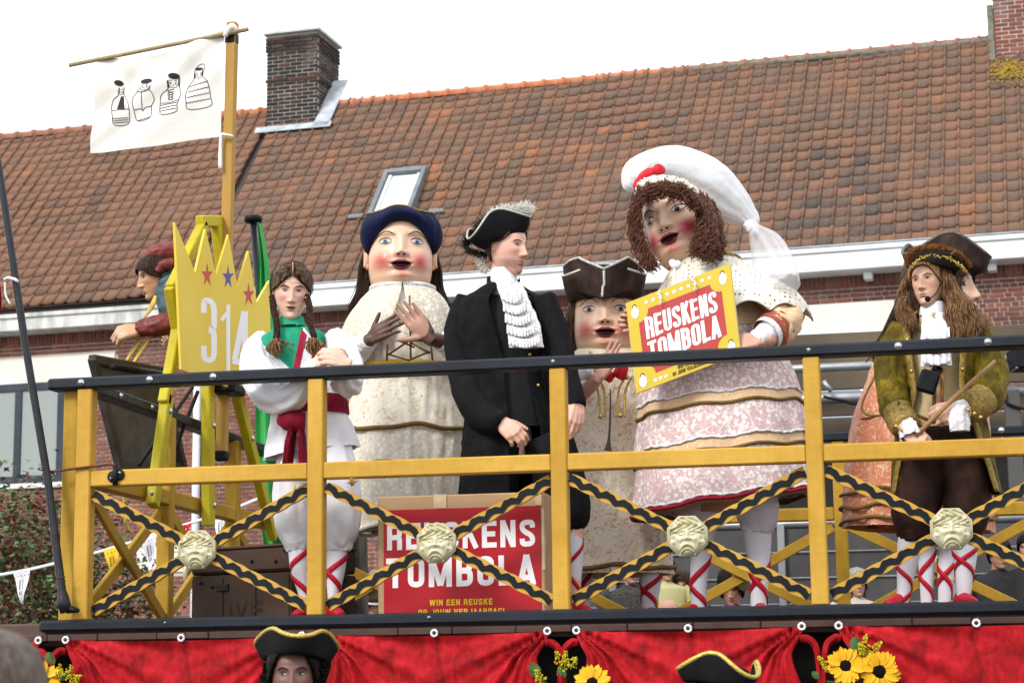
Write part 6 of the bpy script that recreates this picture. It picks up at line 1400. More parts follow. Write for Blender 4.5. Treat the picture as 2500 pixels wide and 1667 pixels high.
# ------------------------------------------------------------------ man in black with plumed tricorn
ma = thing('person', 'man in black coat, white lace jabot and plumed black tricorn', 'person', (*P(1290, 1500, .75)[:2], Z0))
M, s = head_matrix(1236, 609, .75, 132, .95, .1, .0); fm = Face(HUMAN, nose=1.15)
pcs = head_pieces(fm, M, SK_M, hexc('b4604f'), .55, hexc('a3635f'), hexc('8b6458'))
pcs += [(limb([(1235, 690, .75, 35), (1238, 780, .78, 42), (1245, 930, .78, 42), (1255, 1080, .78, 45), (1262, 1150, .78, 45)], 24, 20), SK_M)]
pcs += [(hand('curl', P(1222, 1030, .53), A([.7, -.15, -.62]), A([.15, -1, .35]), .2, True), SK_M), (hand('relax', P(1410, 985, .6), A([-.1, -.2, -1]), A([.75, -.75, 0]), .2), SK_M)]
pcs += [(limb([(1395, 1180, .68, 35), (1400, 1350, .68, 22), (1404, 1495, .68, 12)], 14, 12), SK_M), (limb([(1215, 1180, .72, 35), (1215, 1350, .72, 22), (1215, 1495, .72, 12)], 14, 12), SK_M)]
make_body(ma, pcs)
eyes(fm, M, ma, IR_BLUE, .034, brow=HSHORT, open_=.55, look=(.006, -.004))
hair_cap(fm, M, ma, HSHORT, front=.38, lift=.003, side=.1, back=-.2)
stb = part('stubble', xf(fm.decal(lambda x: -.2 - .05*abs(x)/.2, lambda x: -.47 + .3*(abs(x)/.24)**2, -.2, .2, 30, 12, .0015), M), simple('stubble', hexc('9a6f62'), hexc('b08172'), .7, 300.), ma)
Mh = M @ M4(rotz(-.12) @ rotx(-.1) @ roty(-.24), (0, .02, .2))
hat, edge = tricorn(ma, M4(rotz(facing(P(1236, 601, .75)) + .12) @ roty(-.36) @ rotx(-.06)*s, P(1226, 592, .75)), .34, .38, .5, 1.75, black_felt, silver_braid, .02, rot=PI/3, corner_z=.2, crown_h=.3)
rs = np.random.RandomState(4)
def feather_run(pts, up, cnt, L, mat, root, seed, name='feather', spread=.5, r=.0022):
    """soft barbs standing on a curve"""
    rs = np.random.RandomState(seed); c = catmull(A(pts), 50); o = []
    for _ in range(cnt):
        i = rs.randint(0, 50); b = c[i] + rs.normal(size=3)*.004; d = nrm(A(up) + rs.normal(size=3)*spread); l = L*rs.uniform(.5, 1.15); d2 = nrm(d + rs.normal(size=3)*.5)
        o.append(catmull([b, b + d*l*.5, b + d*l*.75 + d2*l*.35], 6))
    return part(name, strand_mesh(np.stack(o), np.linspace(r, r*.3, 6)), mat, root)
feather_run([P(1198, 532, .7), P(1215, 522, .72), P(1245, 516, .74), P(1280, 516, .75), P(1298, 522, .74)], (-.05, 0, 1), 420, .042, white_feather, hat, 1, spread=.55)
feather_run([P(1268, 510, .74), P(1290, 508, .74), P(1300, 520, .74)], (.1, 0, 1), 160, .035, white_feather, hat, 2)
feather_run([P(1196, 536, .72), P(1170, 558, .74), P(1148, 585, .75), P(1140, 605, .75)], (-.5, 0, .6), 300, .04, black_feather, hat, 3)
feather_run([P(1140, 603, .72), P(1160, 612, .72), P(1190, 618, .74)], (-.2, 0, -1), 200, .03, black_feather, hat, 4, spread=.3)
feather_run([P(1166, 625, .74), P(1178, 640, .75), P(1190, 655, .76), P(1180, 660, .76)], (-.7, 0, -.4), 240, .03, white_feather, hat, 5)
nk = P(1229, 668, .75)
part('neckcloth', loft([PK(1199, 1259, 652, .75, .95), PK(1196, 1262, 668, .75, .95), PK(1197, 1265, 688, .74, .95), PK(1208, 1270, 700, .72, .9)], 48, 16, .01, 7, 2), white_cloth, ma)
V, F = loft([PK(1215, 1272, 688, .66, .5), PK(1226, 1290, 730, .62, .45), PK(1238, 1310, 780, .58, .42), PK(1246, 1322, 822, .56, .42), PK(1250, 1328, 846, .56, .4)], 90, 60, .09, 11, 3, wr=.006)
jb = part('jabot', (V, F), lace_white, ma)
for k in range(5):
    q0 = (1232 + k*4.5, 712 + k*27); wd = 44 + k*6; ruffle([P(q0[0] - 8, q0[1], .575 - k*.014), P(q0[0] + wd*.5, q0[1] + 8, .555 - k*.014), P(q0[0] + wd, q0[1] - 2, .58 - k*.014)], (.05, -.2, -1), .045, lace_white, jb, 6 + k, .008)
part('brooch', lathe([(.0005, .004), (.008, .004), (.011, .001), (.011, -.003)], 16, P(1242, 697, .625), rotx(PI/2)), steel, jb)
op = lambda t: np.interp(t, [0, .1, .3, .5, 1.], [.62, .6, .55, .3, .35])
part('coat', loft([PK(1192, 1272, 686, .76, .8), PK(1158, 1306, 706, .76, .62), PK(1124, 1340, 728, .76, .55), PK(1116, 1350, 790, .75, .55), PK(1126, 1346, 870, .75, .58), PK(1134, 1352, 940, .75, .6), PK(1132, 1372, 1030, .75, .62), PK(1124, 1388, 1120, .75, .64), PK(1122, 1392, 1205, .75, .66)], 120, 90, .03, 8, 2, wr=.006, open_=op, yaw=facing(P(1236, 800, .75)) + .35), black_wool, ma)
wv = part('waistcoat', loft([PK(1160, 1310, 720, .76, .5), PK(1134, 1338, 800, .75, .5), PK(1140, 1332, 900, .75, .54), PK(1145, 1345, 1000, .75, .56), PK(1148, 1350, 1040, .75, .55)], 80, 40, .006, 9, 3, wr=.002), simple('black_silk', (.004, .004, .006), (.008, .008, .011), .7, 8., .2, 50., spec=.2), ma)
for px, py in ((1293, 865), (1314, 940)): part('button', ball(P(px, py, .565), .008, 10, 8), brass, wv)
for k, sd in (([(1146, 730, .75, 32), (1124, 800, .73, 38), (1128, 890, .69, 38), (1150, 975, .62, 38), (1188, 1020, .56, 36), (1226, 1032, .52, 27)], 3), ([(1326, 728, .74, 32), (1350, 800, .72, 36), (1374, 890, .68, 32), (1398, 960, .63, 26), (1408, 993, .6, 23)], 5)):
    part('sleeve', limb(k, 32, 60, wr=.004, seed=sd), black_wool, ma)
part('coat_collar', loft([PK(1188, 1270, 672, .78, .9), PK(1186, 1272, 690, .77, .85), PK(1176, 1284, 704, .76, .7)], 60, 10, open_=lambda t: .95, yaw=facing(P(1236, 800, .75)) + .35), black_wool, ma)
for k, sd in (([(1340, 1080, .74, 62), (1366, 1170, .7, 62), (1386, 1240, .68, 56), (1392, 1280, .68, 44), (1394, 1296, .68, 28)], 3), ([(1215, 1080, .74, 62), (1205, 1200, .73, 58), (1212, 1290, .72, 40)], 4)):
    part('breeches', limb(k, 32, 40, wr=.004, seed=sd), black_wool, ma)
for k, px, ph in (([(1396, 1280, .68, 26), (1400, 1360, .68, 24), (1403, 1430, .68, 15), (1405, 1490, .68, 12), (1405, 1515, .68, 13)], 1408, .5), ([(1215, 1285, .72, 26), (1215, 1370, .72, 24), (1215, 1440, .72, 15), (1215, 1515, .72, 12)], 1215, 0.)):
    st = part('stocking', limb(k, 22, 40), white_tight, ma); leg_ribbons(k, red_rib, st, 1.6, .1, .95, .009, ph); shoe(px, .66, red_rib, ma, .6)

# ------------------------------------------------------------------ woman in the olive velvet coat
ol = thing('person', 'woman in olive velvet coat and fur-trimmed tricorn holding a stick', 'person', (*P(2300, 1480, .5)[:2], Z0))
M, s = head_matrix(2268, 692, .5, 124, -.4, .06, -.05); fo = Face(HUMAN, nose=1.05)
pcs = head_pieces(fo, M, hexc('c8a088'), BLUSH, .3, hexc('9a5a55'))
pcs += [(limb([(2280, 765, .5, 35), (2285, 850, .53, 42), (2290, 980, .53, 42), (2298, 1100, .53, 42), (2300, 1180, .53, 42)], 24, 20), SK_F)]
pcs += [(hand('grip', P(2345, 1002, .22), A([-1, -.1, -.12]), A([.1, -1, .3]), .2), SK_F), (hand('grip', P(2212, 1046, .2), A([.62, -.2, -.7]), A([.1, -1, .25]), .19, True), SK_F)]
LEGS_OL = [[(2226, 1290, .46, 30), (2216, 1360, .45, 27), (2208, 1430, .45, 18), (2202, 1480, .45, 14), (2200, 1500, .45, 14)], [(2352, 1290, .46, 32), (2356, 1350, .45, 29), (2354, 1420, .45, 20), (2352, 1475, .45, 15), (2352, 1500, .45, 15)]]
for k in LEGS_OL: pcs.append((limb([(q[0], q[1], q[2], q[3]*.9) for q in k], 14, 12), SK_F))
make_body(ol, pcs)
eyes(fo, M, ol, IR_BROWN, .036, brow=HB3, open_=.6, look=(-.01, 0))
hair_cap(fo, M, ol, HB3, front=.3, lift=.012, side=-.1, back=-.45)
for sd, gl, cnt in ((1, [[(2224, 668, .56), (2214, 715, .55), (2210, 750, .46), (2226, 798, .38)], [(2222, 664, .58), (2206, 715, .56), (2202, 760, .46), (2218, 802, .39)], [(2222, 662, .52), (2203, 720, .52), (2207, 770, .48), (2230, 800, .42)]], 330),
                    (2, [[(2302, 664, .46), (2312, 720, .44), (2318, 770, .38), (2330, 815, .36)], [(2305, 660, .46), (2330, 720, .43), (2340, 775, .37), (2345, 822, .34)], [(2310, 660, .5), (2334, 715, .46), (2358, 768, .4), (2370, 812, .36)], [(2312, 662, .55), (2338, 720, .52), (2376, 766, .46), (2392, 802, .42)], [(2308, 664, .6), (2330, 725, .6), (2366, 770, .56), (2396, 794, .5)]], 1700)):
    pth = interp_paths([[P(*q) for q in g] for g in gl], cnt, sd, .012, 22); t = np.linspace(0, 1, 22)
    rs = np.random.RandomState(sd); ph = rs.rand(len(pth), 1)*1.2; pth[:, :, 0] += .011*np.sin(t*15 + ph)*t**.6; pth[:, :, 1] += .008*np.cos(t*15 + ph)*t**.6
    part('hair', strand_mesh(pth, np.linspace(.0019, .0008, 22)), HB3, ol)
ht, edge = tricorn(ol, M4(rotz(facing(P(2268, 640, .5)) - .15) @ roty(.16) @ rotx(-.16)*s, P(2286, 662, .5)), .36, .4, .36, 1.5, simple('hat_darkbrown', hexc('1a1510'), hexc('272018'), .8, 10., .3, 60., spec=.2), None, rot=PI/3, corner_z=.14, crown_h=.3)
fur = simple('brown_fur', hexc('5a3516'), hexc('8a5a2a'), .9, 50.)
feather_run([P(2214, 648, .38), P(2218, 626, .36), P(2240, 610, .34), P(2285, 605, .34), P(2325, 614, .36), P(2352, 634, .42), P(2366, 652, .46)], (0, -.2, 1), 1500, .015, fur, ht, 8, 'fur_trim', .7, .0028)
feather_run([P(2226, 655, .36), P(2240, 635, .33), P(2270, 624, .31), P(2310, 628, .32), P(2345, 648, .36), P(2358, 664, .4)], (0, -.6, -.3), 110, .013, gold_bright, ht, 9, 'gold_fringe', .12, .004)
part('quill', sweep([P(2322, 620, .36), P(2332, 612, .36)], [.0035, .002], 6), white_feather, ht)
mic = part('headset_microphone', sweep([P(2296, 692, .42), P(2288, 712, .38), P(2276, 725, .35), P(2267, 729, .34)], [.0028]*4, 6, smoothn=14), blackm, ol); part('foam_ball', ball(P(2265, 730, .335), .0135, 14, 10), black_felt, mic)
part('neckcloth', loft([PK(2252, 2304, 735, .5, .95), PK(2246, 2308, 748, .5, .95), PK(2244, 2310, 766, .49, .9)], 48, 14, .012, 7, 2), white_cloth, ol)
jb = part('jabot', loft([PK(2252, 2304, 762, .41, .4), PK(2252, 2312, 800, .37, .35), PK(2252, 2318, 840, .35, .32), PK(2254, 2320, 875, .34, .3), PK(2254, 2320, 892, .34, .28)], 90, 60, .07, 9, 5, wr=.005), white_cloth, ol)
part('brooch', ball(P(2278, 768, .365), .009, 12, 8), brass, jb)
for k in range(3):
    q0 = (2254, 800 + k*30); ruffle([P(q0[0] - 2, q0[1], .33), P(2285, q0[1] + 6, .31), P(2318, q0[1] - 2, .33)], (0, -.2, -1), .05, white_cloth, jb, 4, .011)
vest = simple('waistcoat_cream', hexc('b5a076'), hexc('c6b48c'), .75, 9., .2, 50.)
wv = part('waistcoat', loft([PK(2205, 2370, 790, .5, .5), PK(2200, 2372, 860, .5, .52), PK(2208, 2368, 940, .5, .54), PK(2205, 2375, 1010, .5, .56), PK(2204, 2380, 1040, .5, .56)], 100, 50, .005, 7, 3, wr=.002), vest, ol)
for a, b in (((2302, 900), (2298, 1010)), ((2284, 895), (2280, 1000)), ((2282, 1030), (2310, 1005)), ((2236, 1012), (2282, 1032))):
    part('stripe', sweep([P(*a, .335), P((a[0] + b[0])/2, (a[1] + b[1])/2, .325), P(*b, .335)], [(.008, .004)]*3, 8, ref=(1, 0, 0)), simple('braid_russet', hexc('6b4326'), hexc('86582f'), .7, 60.), wv)
opn = lambda t: np.interp(t, [0, .12, .4, .6, 1.], [.95, .62, .52, .5, 1.05])
ock = [PK(2236, 2322, 758, .52, .8), PK(2198, 2376, 776, .52, .64), PK(2174, 2398, 800, .51, .6), PK(2176, 2396, 860, .5, .64), PK(2190, 2390, 940, .5, .68), PK(2190, 2402, 1010, .5, .7), PK(2180, 2424, 1110, .5, .74), PK(2176, 2440, 1200, .5, .78)]
coat = part('coat', loft(ock, 120, 90, .022, 8, 6, wr=.004, open_=opn), olive_velvet, ol)
for sg in (1, -1):      # gold facing along the front edges
    K = catmull(A(ock), 60); t = np.linspace(0, 1, 60); Vf = []
    R = rotz(facing(K[30][:3]))
    for w0 in (0., .5, 1.):
        a = sg*(A([opn(q) for q in t]) + w0*.17); q = np.c_[K[:, 3]*1.035*np.sin(a), -K[:, 4]*1.035*np.cos(a), np.zeros(60)] @ R.T + K[:, :3]; Vf.append(q)
    V = np.vstack(Vf); fac = part('facing', (V, grid_faces(3, 60)), gold_trim, coat); md = fac.modifiers.new('t', 'SOLIDIFY'); md.thickness = .006
    for q in (.28, .36, .44, .52): i = int(q*59); part('button', ball(V[60 + i] - A([0, .004, 0]), .009, 10, 8), brass, fac)
for k, sd, cuff in (([(2206, 800, .5, 32), (2180, 860, .48, 38), (2174, 930, .43, 38), (2184, 990, .34, 36), (2205, 1028, .25, 33)], 3, [(2190, 1005, .3, 36), (2204, 1030, .25, 37), (2214, 1044, .22, 36)]), ([(2376, 800, .5, 32), (2408, 860, .48, 38), (2420, 920, .43, 40), (2408, 970, .34, 40), (2372, 990, .26, 34)], 5, [(2400, 975, .31, 40), (2380, 990, .27, 40), (2362, 996, .24, 38)])):
    sl = part('sleeve', limb(k, 36, 60, wr=.006, seed=sd), olive_velvet, ol); cf_ = part('cuff', limb(cuff, 36, 20, wr=.002, seed=sd), gold_trim, sl)
    e = [P(q[0], q[1], q[2]) for q in cuff]
    for i in range(3): part('button', ball(P(cuff[1][0] - 16 + i*15, cuff[1][1] + 10 + i*9, cuff[1][2] - .08), .009, 10, 8), brass, cf_)
part('lace_cuff', limb([(2358, 995, .235, 24), (2346, 1008, .21, 28), (2342, 1030, .2, 32), (2344, 1052, .2, 26)], 40, 30, False, .004, 4, .55, fold=lambda th, t: 1 + .16*t*np.sin(8*th)), white_cloth, ol)
part('lace_cuff', limb([(2212, 1040, .22, 26), (2218, 1052, .2, 30), (2222, 1068, .19, 30)], 40, 20, False, .004, 5, .7, fold=lambda th, t: 1 + .14*t*np.sin(8*th)), white_cloth, ol)
for k, sd in (([(2262, 1050, .5, 60), (2246, 1150, .49, 62), (2236, 1250, .47, 58), (2236, 1300, .46, 46), (2238, 1322, .46, 36)], 3), ([(2340, 1050, .5, 60), (2352, 1150, .49, 60), (2360, 1240, .47, 56), (2354, 1300, .46, 42), (2350, 1318, .46, 34)], 4)):
    part('breeches', limb(k, 36, 50, wr=.005, seed=sd), dkbrown_velvet, ol)
for k, px, ph in zip(LEGS_OL, (2200, 2352), (.3, 1.2)):
    st = part('stocking', limb(k, 24, 40), white_tight, ol); leg_ribbons(k, red_rib, st, 2., .1, .97, .01, ph); shoe(px, .45, red_rib, ol, -.5 if px < 2300 else .4)
part('pouch', box(P(2266, 932, .31), (.085, .05, .1), roty(.35), .02), blackm, ol, smooth=False); part('strap', sweep([P(2292, 895, .34), P(2280, 915, .32)], [(.022, .004)]*2, 8, ref=(1, 0, 0)), blackm, ol)
sk = part('stick', sweep([P(2236, 1064, .17), P(2330, 970, .16), P(2431, 881, .16)], [.011, .0105, .0095], 10), simple('stick_wood', hexc('8a6a45'), hexc('a5835a'), .6, 15., .3, 40., stretch=(1, 1, 1)), None)
tag(sk, 'thin pale wooden stick held by the woman in the olive coat', 'stick')
# ================================================================== the processional giants
GSK = hexc('d8b89e'); GBL = hexc('bb4a44')
def giant_head(root, M, iris, blush=GBL, bl=.95, base=GSK, look=(0, 0), brow=None, esize=.058, ears=True, lipm=GLIP):
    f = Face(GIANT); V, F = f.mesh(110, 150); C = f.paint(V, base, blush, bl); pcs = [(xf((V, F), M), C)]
    if ears:
        for sg in (-1, 1): pcs.append((xf(ear_geo(sg, .385, -.06, 1.55), M), A(base)*[.95, .8, .72]))
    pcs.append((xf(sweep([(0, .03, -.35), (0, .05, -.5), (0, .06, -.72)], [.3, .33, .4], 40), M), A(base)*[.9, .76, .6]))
    h = make_body(root, pcs, MASKSKIN, 'giant_head'); eyes(f, M, h, iris, esize, True, look, brow=brow or dark_line, open_=1.0); giant_mouth(f, M, h, lipm); return h, f
def wearer(root, y, hands, skin, legs, torso):
    pcs = [(limb(torso, 20, 20), skin)] + hands + [(limb([(q[0], q[1], q[2], q[3]*.92) for q in k], 16, 16), skin) for k in legs]
    return make_body(root, pcs, SKIN, 'wearer')
# ------------------------------------------------------------------ giant girl with the blue cap
gy1 = 1.25
g1 = thing('processional_giant', 'giant doll-faced girl in blue velvet cap and lace-up ivory dress, clapping', 'parade giant', (*P(1000, 1400, gy1)[:2], Z0), 'giant figures on the float')
M, s = head_matrix(978, 617, gy1, 192, .02, -.0, .01)
hd, f = giant_head(g1, M, IR_BLUE)
DK = hexc('4d352b'); PALM = hexc('a07a69')
hl = hand('clap', P(905, 826, .88), A([.86, -.15, .42]), A([-.25, -.95, .1]), .2, True); hr = hand('flat', P(1046, 822, .86), A([-.62, -.05, .8]), A([.25, .95, -.1]), .235)
# skin of the raised palm is lighter than its back
Vr = A(hr[0]); zc_ = (Vr - Vr.mean(0)) @ A([.25, .95, -.1]); Cr = np.where((zc_ < .002)[:, None], A(PALM), A(DK))
wearer(g1, gy1, [(hl, DK), (hr, Cr), (limb([(862, 862, 1.05, 22), (888, 842, .94, 19), (908, 824, .88, 15)], 16, 14), DK), (limb([(1112, 850, 1.05, 22), (1080, 835, .92, 19), (1042, 824, .86, 16)], 16, 14), DK)], DK,
       [[(960, 1250, 1.2, 24), (960, 1400, 1.2, 22), (962, 1515, 1.2, 14)], [(1060, 1250, 1.2, 24), (1060, 1400, 1.2, 22), (1060, 1515, 1.2, 14)]], [(990, 800, gy1, 60), (1000, 1000, gy1, 70), (1005, 1250, gy1, 70)])
for k in ([(960, 1250, 1.2, 26), (960, 1400, 1.2, 24), (962, 1512, 1.2, 15)], [(1060, 1250, 1.2, 26), (1060, 1400, 1.2, 24), (1060, 1512, 1.2, 15)]): st = part('stocking', limb(k, 18, 24), white_tight, g1); leg_ribbons(k, red_rib, st, 1.6, .3, .95, .01); shoe(k[0][0], 1.2, red_rib, g1)
# cap: padded navy velvet roll with notched flaps
n = 120; a = np.arange(n)*2*PI/n; rows = []
for t in np.linspace(0, 1, 14):
    rad = .425 + .09*math.sin(PI*min(1, t*1.02))**.8 + .02*t; notch = 1 + .02*np.tanh(6*np.sin(5*a + .6))*math.sin(PI*t) + .014*np.sin(13*a + 5*t)*t
    zl = np.where(np.cos(a) > 0, .33 - .36*np.sin(a)**2, -.03 - .08*np.cos(a)**2); zh = .49 + .02*np.sin(5*a + 2.) - .05*np.sin(a)**2; zz_ = zl*(1 - t) + zh*t; rows.append(np.c_[rad*notch*np.sin(a), -rad*notch*np.cos(a)*1.0, zz_])
for t in (.5, .0): rows.append(np.c_[rows[13][:, :2]*t*.9, np.full(n, .49 + .05*(1 - t))])
cap_ = part('cap', xf((np.vstack(rows), grid_faces(len(rows), n, True)), M), navy_velvet, g1); md = cap_.modifiers.new('t', 'SOLIDIFY'); md.thickness = .01
ed = rows[13]; part('braid_edge', xf(sweep(np.vstack([ed, ed[:1]]) + [0, 0, .005], np.full(n + 1, .013), 6, cap=False), M), gold_trim, cap_)
for sg in (-1, 1):
    g_ = [[(sg*.39, .2, .12), (sg*.42, .19, -.1), (sg*.42, .12, -.35), (sg*.46, -.02, -.58)], [(sg*.42, .2, .12), (sg*.48, .2, -.15), (sg*.5, .14, -.42), (sg*.64, .04, -.74)], [(sg*.4, .15, .15), (sg*.5, .14, -.15), (sg*.52, .12, -.42), (sg*.58, .1, -.7)], [(sg*.25, .36, .15), (sg*.34, .36, -.15), (sg*.36, .34, -.42), (sg*.36, .34, -.7)]]
    part('hair', xf(strand_mesh(interp_paths(g_, 520, 3 + sg, .013, 16), np.linspace(.009, .003, 16)), M), HB2, g1)
part('hair', xf(strand_mesh(interp_paths([[(-.3, .4, .15), (-.35, .42, -.2), (-.36, .42, -.65)], [(0, .46, .15), (0, .5, -.2), (0, .5, -.65)], [(.3, .4, .15), (.35, .42, -.2), (.36, .42, -.65)]], 200, 9, .016, 12), np.linspace(.018, .006, 12)), M), HB2, g1)
dk_ = [PK(905, 1062, 700, gy1, .8), PK(872, 1092, 745, gy1, .78), PK(862, 1112, 810, gy1, .8), PK(866, 1120, 870, gy1, .8), PK(860, 1128, 930, gy1, .8), PK(850, 1142, 1020, gy1, .8), PK(846, 1150, 1120, gy1, .8), PK(846, 1156, 1220, gy1, .8), PK(856, 1156, 1284, gy1, .8)]
V, F = loft(dk_, 180, 120, .026, 13, 3, wr=.005, fstart=.25); q = A(V)[np.asarray(F)].mean(1); d = q - CAMP; zp = 833.5 - FPX*(d @ CU)/(d @ FW); mi = np.where((zp > 1042) & (zp < 1120), 1, np.where(zp > 1140, 1, 0))
dress = part('dress', (V, F), [floral_pale, ivory_lace], g1, midx=mi)
def ring_on(keys, py, r, mat, root, name='cord_trim', wob=.008, n=100, seed=1, k=1.055, yaw=None):
    K = catmull(A(keys), 200); xs = [P((visible_px(c[:3])[0]), py, c[1] - .8*c[4])[2] for c in K]; i = int(np.argmin([abs(c[2] - z) for c, z in zip(K[:, :3], xs)])); c = K[i]
    a = np.linspace(0, 2*PI, n); R = rotz(facing(c[:3])); q = np.c_[c[3]*k*np.sin(a), -c[4]*k*np.cos(a), wob*np.sin(5*a + seed) + wob*.5*np.sin(9*a)] @ R.T + c[:3]; return part(name, sweep(q, np.full(n, r), 8, cap=False), mat, root)
ring_on(dk_, 1040, .011, brown_cord, dress); ring_on(dk_, 1133, .011, brown_cord, dress, seed=3); ring_on(dk_, 1284, .014, lace_cream, dress, 'hem_lace', seed=4)
V, F = loft([PK(908, 1058, 694, gy1, .9), PK(878, 1088, 722, gy1, .9), PK(848, 1108, 762, gy1, .9), PK(830, 1116, 800, gy1, .9), PK(828, 1118, 826, gy1, .88)], 130, 50, .028, 10, 7, wr=.003, open_=lambda t: np.interp(t, [0, .25, 1], [.02, .06, .2]))
cape = part('cape', (V, F), cape_lace, g1); md = cape.modifiers.new('t', 'SOLIDIFY'); md.thickness = .008
c = len(V)//50; V = A(V); part('cape_edge', sweep(V[-c:], np.full(c, .01), 6), lace_cream, cape); part('neck_ruffle', sweep(V[:c], np.full(c, .013), 8), lace_white, cape)
for a, b in (((1000, 722), (1003, 878)), ((946, 842), (944, 880)), ((1052, 842), (1056, 880)), ((974, 787), (1020, 795)), ((968, 829), (1012, 848)), ((945, 868), (998, 832)), ((946, 864), (1000, 880)), ((1002, 836), (1050, 862)), ((1000, 878), (1050, 858)), ((1024, 826), (1002, 834))):
    part('lacing', sweep([P(*a, gy1 - .285), P((a[0] + b[0])/2, (a[1] + b[1])/2, gy1 - .295), P(*b, gy1 - .285)], [(.009, .005)]*3, 8, ref=(0, 1, 0)), brown_cord, dress)
part('yellow_sash', loft([PK(858, 1128, 880, gy1, .82), PK(855, 1130, 892, gy1, .83), PK(858, 1130, 906, gy1, .82)], 90, 14, .012, 21, 4, wr=.003), yellow_cloth, g1)
for k, sd in (([(846, 838, 1.12, 36), (868, 858, 1.03, 32), (886, 846, .95, 26), (902, 832, .9, 20)], 2), ([(1112, 830, 1.12, 36), (1108, 848, 1.0, 30), (1090, 840, .94, 25), (1076, 834, .91, 21)], 4)): part('shirt_cuff', limb(k, 32, 40, wr=.005, seed=sd), white_cloth, g1)

# ------------------------------------------------------------------ short giant in the brown tricorn
gy2 = 1.35
g2 = thing('processional_giant', 'giant doll-faced boy in brown tricorn and cream floral coat, hand under chin', 'parade giant', (*P(1480, 1400, gy2)[:2], Z0), 'giant figures on the float')
M, s = head_matrix(1477, 779, gy2, 192, .0, -.0, .0); hd, f = giant_head(g2, M, IR_GREY, hexc('bb5248'), .9, look=(.004, 0))
SKL = hexc('c09184')
LEG2 = [[(1428, 1370, 1.35, 22), (1428, 1440, 1.35, 17), (1426, 1500, 1.35, 12), (1426, 1520, 1.35, 12)], [(1590, 1370, 1.3, 27), (1588, 1430, 1.3, 25), (1584, 1480, 1.3, 17), (1582, 1518, 1.3, 14)]]
wearer(g2, gy2, [(hand('flat', P(1462, 918, .95), A([.55, -.1, .8]), A([.1, .9, -.5]), .2), SKL), (limb([(1420, 960, 1.08, 20), (1445, 938, 1.0, 17), (1464, 916, .95, 14)], 14, 12), SKL)], SKL, LEG2, [(1478, 900, gy2, 60), (1480, 1100, gy2, 70), (1485, 1380, gy2, 60)])
for k, ph in zip(LEG2, (.2, 1.)): st = part('stocking', limb(k, 22, 30), white_tight, g2); leg_ribbons(k, red_rib, st, 1.3, .05, .97, .012, ph); shoe(k[0][0], 1.3, red_rib, g2)
part('bow_shoulder', limb([(1380, 905, 1.0, 18), (1410, 912, .98, 16), (1440, 905, .97, 16)], 20, 20, wr=.004), white_cloth, g2)
ht, ed = tricorn(g2, M @ M4(rotx(.05), (0, .0, .22)), .43, .46, .42, 1.2, brown_velvet, silver_braid, .018, rot=PI/3, corner_z=.3, crown_h=.4)
# the front fold hangs down to a point between the brows
V = []; nx = 41
for v in np.linspace(0, 1, 16):
    for u in np.linspace(-1, 1, nx):
        zt = .73 - .2*max(0, 1 - abs(u)/.5)**.9 - .05*abs(u) - .22*max(0, u - .45) - .1*max(0, -u - .75); zb_2 = .27 - .13*max(0, 1 - abs(u)/.6) + .02*abs(u); a = u*1.25; r = .53 - .035*v + .05*math.exp(-(u/.1)**2)*(.3 + v)
        V.append((r*math.sin(a), -r*math.cos(a)*1.04, zt*(1 - v) + zb_2*v))
ff = part('front_flap', xf((A(V), grid_faces(16, nx)), M), brown_velvet, ht); md = ff.modifiers.new('t', 'SOLIDIFY'); md.thickness = .008
V = A(V); part('flap_trim', xf(sweep(V[:nx] - [0, .012, 0], np.full(nx, .017), 8), M), silver_braid, ff); cl_i = [V[k*nx + 20] - [0.0, .03, 0] for k in range(1, 15)]; part('flap_trim', xf(sweep([p + A([-.03*k/13*(1 if k > 7 else 0), 0, 0]) for k, p in enumerate(cl_i)], np.full(14, .017), 8), M), silver_braid, ff)
for sg in (-1, 1):
    g_ = [[(sg*.4, -.12, .2), (sg*.41, -.12, -.05), (sg*.42, -.12, -.3), (sg*.44, -.1, -.45)], [(sg*.44, .0, .2), (sg*.5, .0, -.08), (sg*.52, .0, -.3), (sg*.5, .0, -.46)], [(sg*.42, .15, .2), (sg*.52, .15, -.1), (sg*.55, .15, -.3), (sg*.5, .14, -.46)], [(sg*.2, .42, .2), (sg*.26, .46, -.1), (sg*.26, .46, -.45)]]
    part('hair', xf(strand_mesh(interp_paths(g_[:3] + [g_[3][:2] + [g_[3][2], g_[3][2]]], 460, 13 + sg, .014, 14), np.linspace(.008, .003, 14)), M), HB, g2)
ck = [PK(1412, 1548, 856, gy2, .8), PK(1385, 1572, 884, gy2, .78), PK(1376, 1584, 930, gy2, .76), PK(1368, 1592, 1000, gy2, .76), PK(1354, 1606, 1100, gy2, .78), PK(1340, 1622, 1200, gy2, .8), PK(1328, 1634, 1300, gy2, .82), PK(1326, 1640, 1398, gy2, .84)]
coat = part('coat', loft(ck, 160, 100, .022, 11, 5, wr=.005, fstart=.2), floral_cream, g2)
ring_on(ck, 1384, .011, brown_cord, coat)
part('coat_collar', loft([PK(1404, 1552, 846, gy2, .92), PK(1390, 1564, 860, gy2, .9), PK(1384, 1576, 884, gy2, .86)], 90, 12, .02, 9, 2), cream_cloth, g2)
for pts in ([(1444, 918), (1458, 945), (1464, 985), (1466, 1018)], [(1461, 918), (1474, 950), (1478, 990), (1477, 1018)], [(1528, 918), (1512, 948), (1508, 985), (1508, 1018)], [(1544, 918), (1528, 950), (1525, 990), (1526, 1018)]): part('gold_braid', sweep([P(*q, gy2 - .3) for q in pts], [.006]*4, 7, smoothn=24), gold_bright, coat)
for q in ((1446, 921), (1466, 1016), (1515, 1014), (1531, 921)): part('button', ball(P(*q, gy2 - .315), .013, 12, 8), brass, coat)
